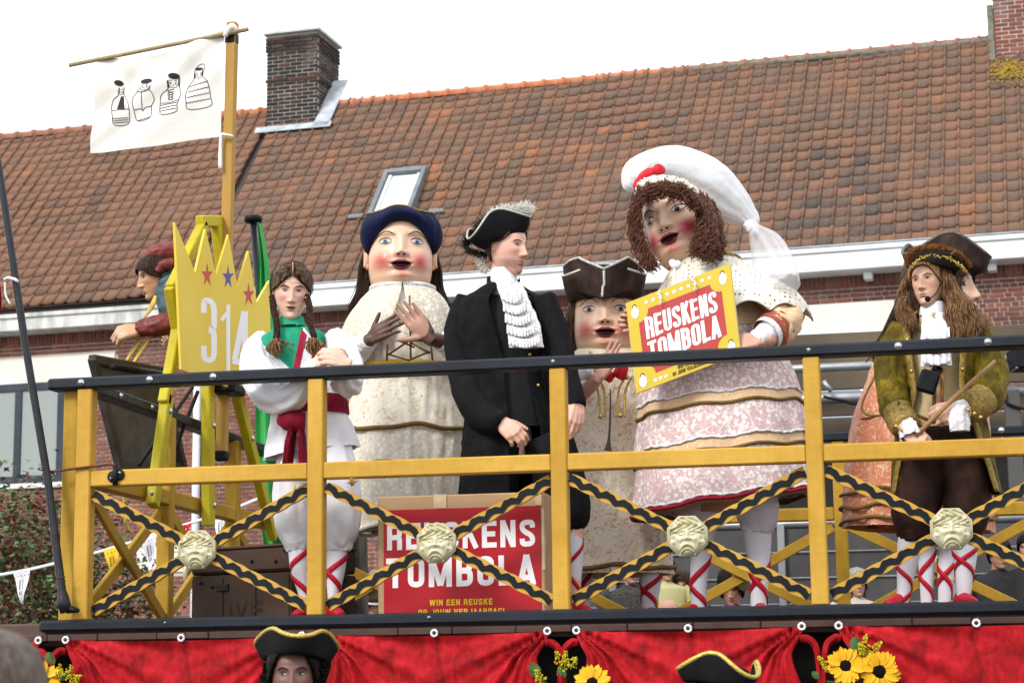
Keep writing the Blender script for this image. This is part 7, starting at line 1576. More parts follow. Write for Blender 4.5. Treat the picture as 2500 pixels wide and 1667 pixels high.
part('front_seam', sweep([P(1490, 950, gy2 - .305), P(1490, 1010, gy2 - .31), P(1487, 1070, gy2 - .31), P(1484, 1100, gy2 - .31)], [(.003, .002), (.005, .002), (.007, .003), (.02, .004)], 8, ref=(1, 0, 0), smoothn=20), simple('seam_dark', hexc('5d5347'), None, .9), coat)
bw_ = part('red_bow', ball(P(1500, 914, gy2 - .3), (.014, .012, .014), 10, 8), simple('bow_red', hexc('b01522'), hexc('c41d2b'), .5, 10.), g2)
for k in ([(1498, 914, 1.04, 6), (1515, 908, 1.02, 20), (1530, 912, 1.02, 16)], [(1500, 916, 1.04, 6), (1488, 920, 1.03, 12), (1480, 930, 1.03, 9)]): part('loop', limb(k, 16, 16, wr=.003, flat=.5), simple('bow_red', hexc('b01522'), None), bw_)

# ------------------------------------------------------------------ giant lady with the veil
gy3 = 1.0
g3 = thing('processional_giant', 'tallest giant lady with curly hair, white veil and tiered pink lace dress', 'parade giant', (*P(1760, 1450, gy3)[:2], Z0), 'giant figures on the float')
M, s = head_matrix(1660, 542, gy3, 206, -.47, .12, -.27); hd, f = giant_head(g3, M, IR_BROWN, hexc('b8384a'), 1.05, look=(-.012, .0), ears=False)
LEG3 = [[(1715, 1260, 1.0, 40), (1712, 1340, 1.0, 27), (1706, 1410, 1.0, 21), (1706, 1470, 1.0, 19), (1704, 1515, 1.0, 18)], [(1842, 1240, 1.0, 44), (1850, 1320, 1.0, 33), (1854, 1400, 1.0, 24), (1852, 1465, 1.0, 20), (1852, 1515, 1.0, 19)]]
SKH = hexc('b98c78')
hl = hand('grip', P(1580, 782, .64), A([-1, .02, .12]), A([-.05, 1, .1]), .2); hr = hand('grip', P(1852, 832, .62), A([-1, .05, -.05]), A([.1, -.9, .5]), .2)
wearer(g3, gy3, [(hl, SKH), (hr, SKH), (limb([(1620, 830, .85, 22), (1600, 800, .72, 18), (1578, 783, .64, 14)], 14, 14), SKH), (limb([(1910, 800, .8, 22), (1880, 828, .68, 18), (1850, 832, .62, 14)], 14, 14), SKH)], SKH, LEG3, [(1720, 750, gy3, 70), (1750, 950, gy3, 80), (1770, 1250, gy3, 80)])
for k, ph in zip(LEG3, (.4, 1.3)): st = part('stocking', limb(k, 26, 40), white_tight, g3); leg_ribbons(k, red_rib, st, 1.25, .3, .97, .013, ph)
shoe(1704, 1.0, red_rib, g3, -.7); shoe(1852, 1.0, red_rib, g3, .3)
pant = simple('pantaloons', hexc('bdb8c2'), hexc('cac6cd'), .8, 5., .3, 30.)
for k, sd in (([(1715, 1130, 1.0, 60), (1706, 1210, 1.0, 62), (1704, 1270, 1.0, 54), (1712, 1300, 1.0, 34)], 3), ([(1820, 1130, 1.0, 62), (1838, 1210, 1.0, 60), (1850, 1262, 1.0, 50), (1848, 1300, 1.0, 36)], 4)): part('pantaloons', limb(k, 34, 40, wr=.005, seed=sd), pant, g3)
# dress: peach brocade with tiers of pink lace over it
dk3 = [PK(1640, 1800, 640, gy3, .8), PK(1605, 1850, 700, gy3, .78), PK(1592, 1888, 770, gy3, .78), PK(1580, 1912, 850, gy3, .78), PK(1564, 1940, 930, gy3, .8), PK(1556, 1958, 1010, gy3, .82), PK(1552, 1970, 1100, gy3, .84), PK(1548, 1980, 1205, gy3, .87)]
nr, nn_ = 170, 168; V, F = loft(dk3, nn_, nr, .03, 8, 2, wr=.002, tilt=(.13, 0), fstart=.3); V = A(V); cen = catmull(A(dk3), nr)[:, :3]
ryk = catmull(A(dk3), nr)[:, 4]; pyr = A([visible_px(c - A([0, r_*.8, 0]))[1] for c, r_ in zip(cen, ryk)]); bands = [(0, 800, 0, 'bodice'), (800, 956, 1, 'lace_tier'), (956, 984, 0, 'peach_tier'), (984, 1066, 1, 'lace_tier'), (1066, 1094, 0, 'peach_tier'), (1094, 1400, 1, 'lace_tier')]
for y0, y1, k, nm in bands:
    rws = [i for i in range(nr) if y0 <= pyr[i] < y1]; r0, r1 = rws[0], rws[-1]
    if nm != 'bodice': r0 = max(0, r0 - 6)
    B = V[r0*nn_:(r1 + 1)*nn_].reshape(-1, nn_, 3).copy(); cc = cen[r0:r1 + 1][:, None, :]; m_ = len(B)
    flare = np.linspace(.985 if nm != 'bodice' else 1., 1.025 if k else 1.02, m_)[:, None, None]; B[:, :, :2] = cc[:, :, :2] + (B[:, :, :2] - cc[:, :, :2])*flare
    if nm != 'bodice': B[-4:, :, 2] -= (np.linspace(.2, 1, 4)[:, None])*(.012 + .006*np.sin(np.arange(nn_)*2*PI/nn_*9 + .8))
    t_ = part(nm, (B.reshape(-1, 3), [f[::-1] for f in grid_faces(m_, nn_, True)]), pink_lace if k else floral_peach, g3); e = B[-1]
    ring_ = np.vstack([e, e[:1]]); z1 = np.zeros(nn_ + 1)
    if k: part('scallop', sweep(ring_ + np.c_[z1, z1, .006*abs(np.sin(np.arange(nn_ + 1)*.75))], np.full(nn_ + 1, .006), 6, cap=False), lace_white, t_)
    elif nm == 'peach_tier': part('cord_trim', sweep(ring_, np.full(nn_ + 1, .008), 6, cap=False), brown_cord, t_)
    if y1 == 1400:
        part('red_hem', sweep(ring_ - [0, 0, .012], np.full(nn_ + 1, .008), 6, cap=False), crimson, t_)
        c0 = e.mean(0); e2 = c0 + (e - c0)*.9; part('lining', (np.vstack([e*.999 + c0*.001, e2 - [0, 0, .03]]), grid_faces(2, nn_, True)), simple('lining_tan', hexc('8f6c47'), hexc('a58055'), .8, 8.), t_)
# crochet cape
V, F = loft([PK(1650, 1802, 622, gy3, .9), PK(1632, 1850, 652, gy3, .86), PK(1604, 1930, 690, gy3, .84), PK(1588, 1962, 722, gy3, .86), PK(1578, 1976, 752, gy3, .88)], 160, 50, .02, 9, 4, wr=.002)
V = A(V); aa = np.arange(160)*2*PI/160
for r in range(50):
    w = max(0, (r - 30)/19)**1.5; V[r*160:(r + 1)*160, 2] += .05*w*(np.abs(np.sin(aa*6)) - .5)
cp_ = part('crochet_cape', (V, F), crochet, g3); md = cp_.modifiers.new('t', 'SOLIDIFY'); md.thickness = .008
part('neck_trim', sweep(np.vstack([V[:160], V[:1]]), np.full(161, .012), 8, cap=False), gold_trim, cp_)
part('neck_ribbon', join(limb([(1640, 640, .68, 8), (1650, 648, .65, 12), (1658, 642, .66, 8)], 12, 12), limb([(1646, 648, .66, 6), (1647, 680, .62, 9), (1645, 705, .6, 8)], 12, 16, flat=.4)), white_cloth, cp_)
for sg, k, sd in ((1, [(1868, 720, gy3 - .05, 36), (1900, 750, .92, 40), (1914, 780, .86, 44), (1898, 800, .78, 44), (1884, 808, .74, 40)], 3), (-1, [(1610, 730, .95, 36), (1610, 790, .92, 36), (1625, 840, .87, 34)], 4)):
    sl = part('sleeve', limb(k, 36, 50, wr=.007, seed=sd), floral_peach, g3)
    if sg > 0:
        part('red_cuff', limb([(1897, 798, .79, 47), (1885, 808, .75, 46), (1876, 814, .72, 44)], 36, 14), simple('cuff_red', hexc('8d2a30'), hexc('8a5a34'), .6, 45., stretch=(1, 1, 1)), sl); part('cuff_lace', limb([(1877, 812, .72, 42), (1868, 818, .7, 40)], 36, 8, False), lace_white, sl)
part('shirt_sleeve', limb([(1886, 808, .74, 34), (1868, 820, .69, 29), (1850, 828, .64, 24), (1842, 831, .625, 21)], 32, 40, wr=.004, seed=6), white_cloth, g3)
part('shirt_sleeve', limb([(1630, 840, .86, 28), (1612, 808, .74, 24), (1592, 790, .67, 18)], 32, 30, wr=.004, seed=7), white_cloth, g3)
# veil: puffed bonnet, knot and train
bon = part('veil', limb([(1552, 470, .78, 10), (1545, 448, .78, 26), (1556, 424, .8, 36), (1590, 412, .88, 44), (1650, 420, 1.0, 62), (1720, 455, 1.1, 70), (1785, 500, 1.16, 50), (1828, 535, 1.18, 26), (1838, 556, 1.18, 16)], 60, 90, wr=.003, seed=3, fold=lambda th, t: 1 + .022*np.sin(7*th + 5*t) + .012*np.sin(15*th - 3*t)), tulle, g3)
part('veil_train', limb([(1836, 552, 1.17, 15), (1848, 580, 1.08, 34), (1872, 622, .98, 66), (1895, 668, .9, 80), (1912, 716, .86, 76)], 50, 60, wr=.003, seed=5, flat=.5, fold=lambda th, t: 1 + .06*np.sin(10*th)), sheer, bon)
part('veil_knot', limb([(1824, 545, 1.14, 12), (1838, 560, 1.13, 14), (1842, 572, 1.13, 9)], 24, 18, wr=.003, seed=6), tulle, bon)
hairline = [P(*q) for q in ((1558, 470, .74), (1572, 450, .68), (1602, 440, .64), (1640, 442, .64), (1675, 455, .68), (1700, 480, .76))]
hl2 = catmull(hairline, 90); part('lace_frill', sweep(hl2 + np.c_[np.zeros(90), .004*np.sin(np.arange(90)*1.3), .006*np.sin(np.arange(90)*1.7)], np.full(90, .024), 8, wr) if False else sweep(hl2 + np.c_[np.zeros(90), .004*np.sin(np.arange(90)*1.3), .006*np.sin(np.arange(90)*1.7)], .022 + .005*np.sin(np.arange(90)*1.1), 8), crochet, bon)
bow = part('red_bow', limb([(1556, 452, .72, 5), (1562, 436, .7, 11), (1580, 422, .66, 12), (1596, 418, .64, 9)], 14, 20, flat=.35), simple('bow_red', hexc('b01522'), None), bon)
part('loop', limb([(1594, 418, .64, 8), (1608, 414, .64, 15), (1622, 418, .66, 10)], 14, 16, flat=.4), simple('bow_red', hexc('b01522'), None), bow); part('loop', limb([(1558, 440, .7, 10), (1552, 454, .71, 9), (1550, 464, .72, 5)], 12, 12, flat=.4), simple('bow_red', hexc('b01522'), None), bow)
def curls(guides, cnt, seed, amp=.012, turns=7., r=(.0036, .0018), jit=.014, m=46, name='curls', mat=HAUB, root=g3):
    p = interp_paths(guides, cnt, seed, jit, m); rs = np.random.RandomState(seed); t = np.linspace(0, 1, m); ph = rs.rand(cnt, 1)*6.28; tn = turns*rs.uniform(.8, 1.2, (cnt, 1)); am = amp*rs.uniform(.6, 1.3, (cnt, 1))*np.clip(t*3, 0, 1)
    p[:, :, 0] += am*np.sin(tn*2*PI*t + ph); p[:, :, 1] += am*.8*np.cos(tn*2*PI*t + ph); return part(name, strand_mesh(p, np.linspace(r[0], r[1], m)), mat, root)
q = lambda L: [P(*z) for z in L]
curls([q([(1568, 462, .73), (1560, 482, .71), (1558, 500, .7)]), q([(1590, 448, .66), (1586, 465, .63), (1587, 480, .63)]), q([(1625, 444, .64), (1622, 460, .6), (1624, 471, .6)]), q([(1662, 450, .66), (1670, 466, .61), (1676, 478, .62)]), q([(1692, 472, .72), (1703, 500, .68), (1706, 520, .67)])], 800, 1, .009, 2.2, (.003, .0015), .013, 26, 'fringe')
curls([q([(1562, 465, .8), (1550, 520, .8), (1556, 580, .78), (1578, 640, .74)]), q([(1558, 470, .88), (1546, 530, .88), (1556, 590, .84), (1590, 655, .78)]), q([(1566, 470, .9), (1552, 530, .9), (1564, 600, .84), (1598, 650, .76)])], 260, 2, .014, 4., (.003, .0014), jit=.011)
curls([q([(1708, 480, .76), (1714, 530, .72), (1710, 575, .7), (1700, 606, .7)]), q([(1712, 480, .76), (1722, 540, .72), (1722, 590, .7), (1718, 620, .7)]), q([(1726, 490, .84), (1738, 545, .8), (1742, 600, .77), (1746, 622, .77)]), q([(1738, 500, .92), (1750, 545, .9), (1750, 585, .88), (1748, 610, .88)])], 760, 3, .014, 4., (.003, .0014), .016)
# ---- the yellow tombola board she holds
sq = [P(1528, 740, .575), P(1782, 643, .575), P(1808, 863, .575), P(1554, 960, .575)]
sg_ = thing('tombola_sign', 'yellow and red tombola board with white lettering held by the veiled giant', 'sign', (sq[2] + sq[3])/2)
board, nn = plate('board', sq, .018, yel_print, sg_)
plate('board_edge', [p - nn*.0185 for p in [sq[0] + (sq[1] - sq[0])*-.006, sq[1] + (sq[1] - sq[0])*.006, sq[2] + (sq[2] - sq[3])*.006, sq[3] + (sq[3] - sq[2])*.006]], .004, card_edge, sg_)
eX, eZ = sq[2] - sq[3], sq[0] - sq[3]
def smap(V, h): V = A(V); return sq[3] + np.outer(V[:, 0], eX) + np.outer(V[:, 1], eZ) + nn*h
def cut_rect(x0, x1, z0, z1, rx, rz, k=8):
    o = []
    for cx, cz, a0 in ((x0, z0, PI/2), (x1, z0, PI), (x1, z1, 1.5*PI), (x0, z1, 0.)):
        for a in (np.linspace(a0, a0 - PI/2, k)): o.append((cx + rx*math.cos(a), cz + rz*math.sin(a)))
    return o
part('red_field', fan_poly(cut_rect(.1, .9, .14, .85, .1, .115), smap, .0012), red_sign, board, smooth=False)
Ls = place_text('REUSKENS', .155, .525, .69, .245, .2) + place_text('TOMBOLA', .155, .255, .69, .245, .2)
part('lettering', strokes2mesh([(A(pl), w*.62, cl) for pl, w, cl in Ls] if False else Ls, lambda V, h: smap(V, h + .0016), .0005), white_print, board, smooth=False)
Ls = place_text('WIN EEN REUSKE', .41, .085, .24, .042, .2) + place_text('OP JOUW VERJAARDAG!', .355, .03, .33, .042, .2)
part('lettering', strokes2mesh(Ls, lambda V, h: smap(V, h + .001), .0004), simple('print_olive', hexc('4a431c'), None, .5), board, smooth=False)
for i in range(10): part('star', fan_poly([(a, b) for a, b in [((.19 + i*.068) + (x - 0)*1., .925 + z*1.05) for x, z in star_poly((0, 0), .027)]], smap, .0012), white_print, board, smooth=False)
for i in range(3): part('star', fan_poly([((.19 + i*.05) + x, .065 + z*1.05) for x, z in star_poly((0, 0), .026)], smap, .0012), white_print, board, smooth=False)
for cx, cz in ((.075, .88), (.925, .88), (.925, .12), (.075, .12)):
    bod = [(cx + .036*math.sin(a)*(1 + .15*math.cos(a)), cz - .025 + .062*math.cos(a)) for a in np.linspace(0, 2*PI, 22)[:-1]]
    part('doll_print', fan_poly(bod, smap, .0016), white_print, board, smooth=False); part('doll_print', fan_poly([(cx + .02*math.sin(a), cz + .045 + .024*math.cos(a)) for a in np.linspace(0, 2*PI, 16)[:-1]], smap, .0022), blk_print, board, smooth=False)
    part('doll_print', fan_poly([(cx + .014*math.sin(a), cz + .036 + .02*math.cos(a)) for a in np.linspace(0, 2*PI, 16)[:-1]], smap, .0028), white_print, board, smooth=False)
for px, py in ((1612, 712), (1696, 678)): part('string_tie', sweep([P(px, py - 4, .56), P(px - 6, py + 6, .552), P(px + 2, py + 12, .553), P(px - 2, py + 34, .553)], [.003, .004, .004, .002], 8, smoothn=14), white_cloth, sg_)

# ------------------------------------------------------------------ giant in the orange brocade coat
gy4 = 1.5
g4 = thing('processional_giant', 'giant in orange brocade coat and brown tricorn facing right behind the olive coat', 'parade giant', (*P(2240, 1450, gy4)[:2], Z0), 'giant figures on the float')
M, s = head_matrix(2292, 716, gy4, 190, 1.32, 0., .0); hd, f = giant_head(g4, M, IR_BROWN, hexc('b5604f'), .6, base=hexc('c4a08a'))
hair_cap(f, M, g4, HB2, front=.3, lift=.03, side=-.2, back=-.5)
LEG4 = [[(2262, 1250, 1.4, 24), (2262, 1360, 1.4, 21), (2262, 1450, 1.4, 15), (2262, 1512, 1.4, 13)], [(2318, 1250, 1.4, 24), (2312, 1360, 1.4, 22), (2306, 1450, 1.4, 16), (2304, 1512, 1.4, 13)]]
wearer(g4, gy4, [], SKH, LEG4, [(2250, 850, gy4, 60), (2245, 1050, gy4, 70), (2245, 1270, gy4, 60)])
for k, ph in zip(LEG4, (.4, 1.3)): st = part('stocking', limb(k, 22, 30), white_tight, g4); leg_ribbons(k, red_rib, st, 1.5, .25, .97, .012, ph); shoe(k[0][0], 1.4, red_rib, g4)
o4 = P(2302, 668, gy4); ht, ed = tricorn(g4, M4(rotz(facing(o4) + .25) @ rotx(-.05) @ roty(.05)*s, o4), .42, .44, .42, 1.3, brown_velvet, simple('braid_dark', hexc('3a3630'), hexc('6a655b'), .5, 90., .5, 120.), .02, rot=PI/3, corner_z=.16, crown_h=.36)
gl = [[(2230, 690, 1.4), (2200, 760, 1.38), (2172, 830, 1.35), (2150, 870, 1.33)], [(2222, 690, 1.5), (2188, 770, 1.48), (2160, 840, 1.45), (2145, 880, 1.43)], [(2250, 690, 1.65), (2210, 780, 1.65), (2180, 850, 1.6), (2165, 890, 1.55)]]
part('hair', strand_mesh(interp_paths([[P(*q) for q in g] for g in gl], 240, 4, .016, 16), np.linspace(.006, .0025, 16)), HB2, g4)
ok = [PK(2225, 2345, 770, gy4, .8), PK(2170, 2380, 800, gy4, .74), PK(2136, 2396, 860, gy4, .74), PK(2112, 2402, 930, gy4, .76), PK(2086, 2408, 1000, gy4, .78), PK(2072, 2412, 1080, gy4, .8), PK(2064, 2416, 1180, gy4, .82), PK(2062, 2420, 1284, gy4, .84)]
coat = part('coat', loft(ok, 130, 100, .03, 9, 6, wr=.003, fstart=.35, tilt=(-.06, 0)), orange_bro, g4)
for py in (1192, 1228, 1262): ring_on(ok, py, .009, brown_cord, coat, seed=py)
part('pocket_flap', loft([PK(2105, 2230, 965, gy4 - .1, .8), PK(2098, 2235, 995, gy4 - .1, .85), PK(2098, 2238, 1016, gy4 - .1, .86)], 90, 16, .01, 7, 3, wr=.002), orange_bro, coat)
part('braid', sweep([P(2155, 880, 1.2), P(2130, 930, 1.17), P(2108, 975, 1.15), P(2105, 1000, 1.14), P(2125, 1014, 1.12), P(2165, 1012, 1.1)], [.006]*6, 7, smoothn=40), brown_cord, coat)
# ================================================================== carved figurehead on the trestle
fgy = 1.48
fg = thing('figurehead', 'carved wooden man in red beret and blue jacket leaning out from the trestle', 'figurehead', P(420, 800, fgy))
M, s = head_matrix(383, 677, fgy, 108, -1.32, .3, 0.); ff_ = Face(HUMAN, nose=1.3, open=.0)
WSK = hexc('b58d6b'); pcs = head_pieces(ff_, M, WSK, hexc('a8603f'), .5, hexc('95493f'))
pcs += [(hand('grip', P(338, 806, 1.36), A([-.95, -.1, -.18]), A([-.05, -.8, .6]), .24), WSK), (hand('relax', P(424, 850, 1.5), A([-.7, 0, .6]), A([.1, -1, 0]), .12), WSK)]
make_body(fg, pcs, MASKSKIN); eyes(ff_, M, fg, IR_BROWN, .036, brow=HB2, open_=.7)
hair_cap(ff_, M, fg, HB2, front=.24, lift=.03, side=-.05, back=-.25)
red_w = simple('carved_red', hexc('5e2a28'), hexc('7d3c38'), .4, 14., .6, 40.); blue_w = simple('carved_blue', hexc('33454c'), hexc('4c6068'), .4, 14., .8, 35.)
part('beret', limb([(362, 636, 1.45, 14), (378, 622, 1.46, 22), (402, 618, 1.47, 25), (428, 614, 1.5, 22), (440, 606, 1.5, 10)], 30, 40, wr=.006, seed=2, fold=lambda th, t: 1 + .05*np.sin(11*th)), red_w, fg)
part('jacket', limb([(392, 655, fgy, 20), (412, 690, fgy, 32), (418, 740, fgy, 34), (428, 790, fgy, 30)], 30, 40, wr=.006, seed=3), blue_w, fg)
part('collar_roll', limb([(386, 664, 1.4, 10), (398, 648, 1.4, 12), (425, 642, 1.42, 12)], 16, 20, wr=.004), red_w, fg)
part('sleeve', limb([(428, 770, 1.42, 22), (405, 790, 1.38, 27), (365, 798, 1.36, 23), (336, 803, 1.36, 17)], 28, 40, wr=.006, seed=5), red_w, fg)
gold_c = simple('gold_ribbon', hexc('a58c3c'), hexc('c8b25e'), .35, 12., metal=.4)
for pts in ([(380, 722), (372, 745), (352, 775)], [(348, 818), (328, 850), (308, 882)], [(368, 818), (350, 848), (330, 880), (318, 896)]): part('gold_ribbon', sweep([P(*q, 1.4) for q in pts], [(.008, .003), (.016, .003), (.006, .002)] if len(pts) == 3 else [(.008, .003), (.014, .003), (.01, .003), (.004, .002)], 8, ref=(1, 0, 0), smoothn=20), gold_c, fg)
# gold foil ribbons fluttering behind the corner post
gr_ = thing('foil_streamer', 'thin gold foil streamer hanging behind the left railing', 'streamer', P(312, 1310, 2.2))
part('strip', limb([(310, 1190, 2.2, 10), (306, 1240, 2.2, 12), (314, 1300, 2.2, 9)], 12, 30, wr=.012, seed=3, flat=.15), gold_c, gr_)

# ================================================================== spectators on the grandstand
def spectator(label, px, py, hpx, y, yaw, pitch, skin, hairm, top_m, hairstyle='short', roll=0., extra=None, shoulders=1.9, blush=.4, cat='person'):
    o = P(px, py, y); root = thing('person', label, cat, (o[0], o[1], o[2] - 1.0), 'spectators on the grandstand')
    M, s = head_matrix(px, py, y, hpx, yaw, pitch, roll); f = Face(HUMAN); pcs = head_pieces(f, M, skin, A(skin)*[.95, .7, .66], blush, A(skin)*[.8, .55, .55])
    R = rotz(facing(o) + yaw*.4); sh = M4(R*s, o)
    pcs.append((xf(sweep([(0, .12, -.7), (0, .12, -1.1), (0, .1, -1.7), (0, .05, -2.4)], [(.5, .3), (.85, .45), (.75, .45), (.8, .5)], 20, ref=(1, 0, 0), smoothn=12), sh), skin)); make_body(root, pcs)
    eyes(f, M, root, IR_BROWN, .034, brow=hairm, open_=.55)
    if hairstyle: hair_cap(f, M, root, hairm, front=.25 if hairstyle != 'bob' else .2, lift=.03 if hairstyle == 'short' else .07, side=-.05 if hairstyle == 'short' else -.3, back=-.3)
    if hairstyle in ('bob', 'tail'):
        for sg in (-1, 1):
            e = -.5 if hairstyle == 'bob' else -.1
            g_ = [[(sg*.02, -.36, .3), (sg*.2, -.32, .25), (sg*.32, -.12, -.05), (sg*.3, -.08, e)], [(sg*.02, -.15, .52), (sg*.28, -.1, .35), (sg*.38, .0, -.05), (sg*.34, .0, e)], [(sg*.02, .15, .54), (sg*.25, .2, .38), (sg*.36, .16, -.05), (sg*.3, .2, e)]]
            part('hair', xf(strand_mesh(interp_paths(g_, 90, 4 + sg, .014, 10), np.linspace(.014, .008, 10)), M), hairm, root)
    tp = part('top', xf(sweep([(0, .1, -.52), (0, .1, -.6), (0, .1, -.72), (0, .1, -.85), (0, .1, -1.2), (0, .05, -1.8), (0, 0, -2.5)], [(.24, .23), (.34, .27), (.7, .33), (.93, .42), (.95, .48), (.85, .5), (.9, .6)], 36, ref=(1, 0, 0), smoothn=30), sh), top_m, root)
    for sg in (-1, 1): part('sleeve', xf(sweep([(sg*.8, .1, -.78), (sg*1.02, .08, -1.1), (sg*1.05, .0, -1.6), (sg*.8, -.4, -2.0), (sg*.4, -.6, -2.0)], [.2, .23, .2, .17, .13], 18, smoothn=26), sh), top_m, root)
    return root, M, f, sh
cl_dark = simple('coat_dark', (.012, .012, .014), (.022, .022, .025), .85, 8., .3, 40.); cl_purple = simple('scarf_purple', hexc('382038'), hexc('543552'), .85, 40., .4, 60.); cl_yel = simple('tshirt_pale_yellow', hexc('a9a473'), hexc('b7b284'), .85, 6.); cl_tweed = simple('tweed_grey', hexc('2c2b2a'), hexc('4c4a47'), .95, 70., .6, 90.); cl_beige = simple('top_beige', hexc('a59c90'), hexc('b5ad a2'.replace(' ', '')), .85, 6.)
H_GREY = hair_mat('hair_grey', hexc('6d6963'), hexc('97938b')); H_BLK = hair_mat('hair_black', hexc('080605'), hexc('16110e'), .6)
r, M, f, sh = spectator('grey-haired woman with dark glasses behind the right railing post', 2093, 1424, 64, 4.9, .25, .1, hexc('bc8976'), H_GREY, cl_beige, 'bob')
gl_ = part('glasses', xf(join(*[sweep([(sg*.13 + .1*math.cos(a), -.43 - .0*a, .055 + .075*math.sin(a)) for a in np.linspace(0, 2*PI, 17)], [.014]*17, 6, cap=False) for sg in (-1, 1)], sweep([(-.03, -.45, .07), (.03, -.45, .07)], [.012]*2, 6), sweep([(.23, -.42, .07), (.3, .05, .05)], [.012]*2, 6), sweep([(-.23, -.42, .07), (-.3, .05, .05)], [.012]*2, 6)), M), simple('glasses_frame', hexc('1d1520'), None, .3), r)
for sg in (-1, 1): part('lens', xf(ball((sg*.13, -.425, .055), (.09, .012, .068), 16, 8), M), glass_mat('tinted_lens', (.06, .04, .07)), gl_)
r, M, f, sh = spectator('dark-capped man in black jacket at the right behind the cross brace', 2438, 1352, 72, 4.9, .45, .15, hexc('a07662'), H_BLK, cl_dark, 'short')
part('cap', xf(lathe([(.36, .2), (.37, .3), (.33, .44), (.2, .54), (.01, .57)], 30), M @ np.diag([1, 1.2, 1, 1])), cl_dark, r)
spectator('dark-haired woman looking down in purple scarf between the giant lady legs', 1786, 1432, 82, 4.7, -.1, .5, hexc('bc8874'), H_BLK, cl_purple, 'tail')
spectator('small dark-haired child in pale yellow T-shirt left of the yellow rear post', 1628, 1392, 52, 4.9, .2, .05, hexc('b98a71'), H_BLK, cl_yel, 'short')
spectator('smiling woman half hidden behind the yellow rear post', 1668, 1432, 66, 5., -.2, .1, hexc('c18c7a'), HB2, cl_dark, 'tail')
spectator('nearly bald person whose crown shows just above the black beam', 1634, 1502, 74, 4.3, .1, .3, hexc('ac7e6a'), H_BLK, cl_dark, None)
r, M, f, sh = spectator('person in grey tweed coat behind the short giant', 1540, 1392, 66, 4.9, .2, .1, hexc('b38572'), HB2, cl_tweed, 'short')
spectator('person in black coat behind the man in black', 1352, 1372, 66, 4.9, -.3, .1, hexc('b38572'), H_BLK, cl_dark, 'short')
spectator('person in black partly cut off at the right photo edge', 2512, 1340, 70, 4.9, -.3, .1, hexc('b38572'), H_BLK, cl_dark, 'short')
r, M, f, sh = spectator('long-haired girl in white sun hat beside the cardboard box', 905, 1478, 62, 4.2, .5, .2, hexc('cc9c8a'), HB2, cl_dark, 'bob')
part('sun_hat', xf(lathe([(.62, .12), (.42, .22), (.36, .3), (.33, .42), (.2, .52), (.01, .55)], 32), M), white_cloth, r)

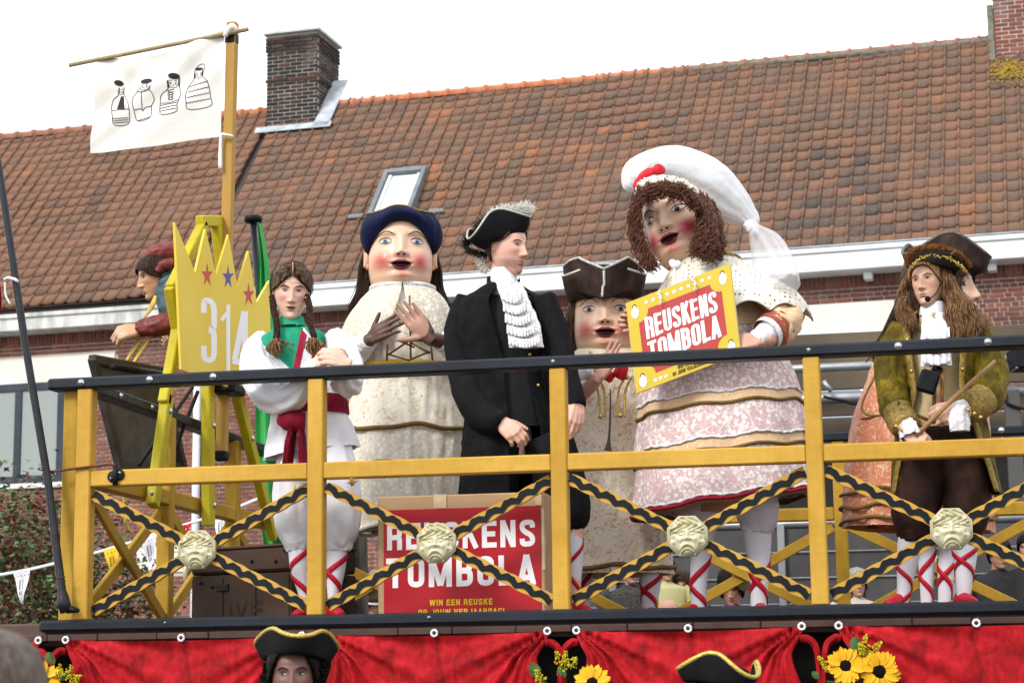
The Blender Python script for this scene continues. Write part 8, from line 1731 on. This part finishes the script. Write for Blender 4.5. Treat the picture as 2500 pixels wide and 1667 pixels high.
# ================================================================== people in the street in front
def street_person(label, px, py, hpx, y, yaw, skin, coat_m, hairm=None, hat=None, blush=.15, rot=.0, eye_open=.75, groupn=None):
    o = P(px, py, y); root = thing('person', label, 'person', (o[0], o[1], 0.), groupn); M, s = head_matrix(px, py, y, hpx, yaw, .0, 0.); f = Face(HUMAN)
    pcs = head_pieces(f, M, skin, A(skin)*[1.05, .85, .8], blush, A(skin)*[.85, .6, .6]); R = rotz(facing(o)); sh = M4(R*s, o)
    zf_ = -o[2]/s
    pcs.append((xf(sweep([(0, .12, -.7), (0, .12, -1.1), (0, .1, -2.), (0, .1, -3.2), (0, .1, zf_*.6), (0, .1, zf_ + .05)], [(.5, .3), (.85, .45), (.65, .42), (.75, .5), (.5, .4), (.4, .35)], 20, ref=(1, 0, 0), smoothn=20), sh), skin)); make_body(root, pcs)
    eyes(f, M, root, IR_BROWN, .038, brow=H_BLK, open_=eye_open, look=(-.012, .004))
    part('coat', xf(sweep([(0, .1, -.55), (0, .1, -.65), (0, .1, -.78), (0, .1, -.95), (0, .1, -1.5), (0, .1, -2.4), (0, .1, -3.6), (0, .1, zf_*.75)], [(.26, .25), (.45, .3), (.75, .38), (.95, .46), (.95, .52), (.75, .48), (.95, .62), (1.05, .7)], 36, ref=(1, 0, 0), smoothn=36), sh), coat_m, root)
    for sg in (-1, 1):
        part('sleeve', xf(sweep([(sg*.8, .1, -.85), (sg*1.05, .1, -1.3), (sg*1.1, .05, -2.), (sg*1.1, -.1, -2.8)], [.22, .23, .19, .15], 18, smoothn=26), sh), coat_m, root)
        part('leg', xf(sweep([(sg*.3, .1, zf_*.6), (sg*.32, .1, zf_*.8), (sg*.32, .1, zf_ + .3), (sg*.32, -.05, zf_ + .12), (sg*.33, -.45, zf_ + .1)], [.34, .27, .2, .19, .1], 16, smoothn=24), sh), coat_m, root)
    if hairm is not None: hair_cap(f, M, root, hairm, front=.36, lift=.03, side=-.1, back=-.35)
    if hat:
        oo = P(*hat['at'], y); h, ed = tricorn(root, M4(rotz(facing(oo) + hat.get('yaw', 0)) @ roty(hat.get('roll', 0)) @ rotx(hat.get('pitch', 0))*s, oo), .38, .43, hat.get('H', .34), hat.get('R', 1.6), black_felt, gold_bright, .032, rot=hat.get('rot', rot), corner_z=hat.get('cz', .12), crown_h=.3)
        ed2 = ed*[.94, .94, 1] - [0, 0, .03]; part('trim', xf(sweep(np.vstack([ed2, ed2[:1]]), np.full(len(ed2) + 1, .018), 8, cap=False), M4(rotz(facing(oo) + hat.get('yaw', 0)) @ roty(hat.get('roll', 0)) @ rotx(hat.get('pitch', 0))*s, oo)), gold_bright, h)
    return root, M, f
r, M, f = street_person('woman in gold-braided black tricorn looking left below the float', 716, 1655, 172, -1.9, -.05, hexc('6b4c42'), cl_dark, H_BLK, dict(at=(722, 1607), yaw=.22, roll=.1, pitch=-.12, H=.36, R=1.5, rot=.25, cz=.2), eye_open=.6, groupn='people in the street before the float')
rs = np.random.RandomState(5); cu = []
for _ in range(420):
    a = rs.uniform(-.9, PI + .9); b = A([.33*math.cos(a), .05 + .3*math.sin(a)*1.0 + .05, rs.uniform(-.35, .22)]); d = nrm(A([b[0], b[1]*.6, 0])); cu.append([b + d*.03*k + rs.normal(size=3)*.02 for k in range(5)])
part('hair', xf(strand_mesh(A(cu), np.linspace(.02, .012, 5)), M), H_BLK, r)
street_person('person in gold-braided black tricorn, only the hat showing above the photo edge', 1762, 1718, 172, -1.9, .1, hexc('8a6656'), cl_dark, H_BLK, dict(at=(1762, 1672), yaw=-.35, roll=.12, pitch=-.1, H=.4, R=1.5, rot=PI/3, cz=.14), groupn='people in the street before the float')
street_person('blurred grey-haired head close to the camera at bottom left', -48, 1772, 420, -5.9, 2.9, hexc('a58070'), simple('jacket_grey', hexc('55524f'), hexc('64615d'), .8, 5.), hair_mat('hair_greybrown', hexc('453c36'), hexc('645a52')), groupn='people in the street before the float')
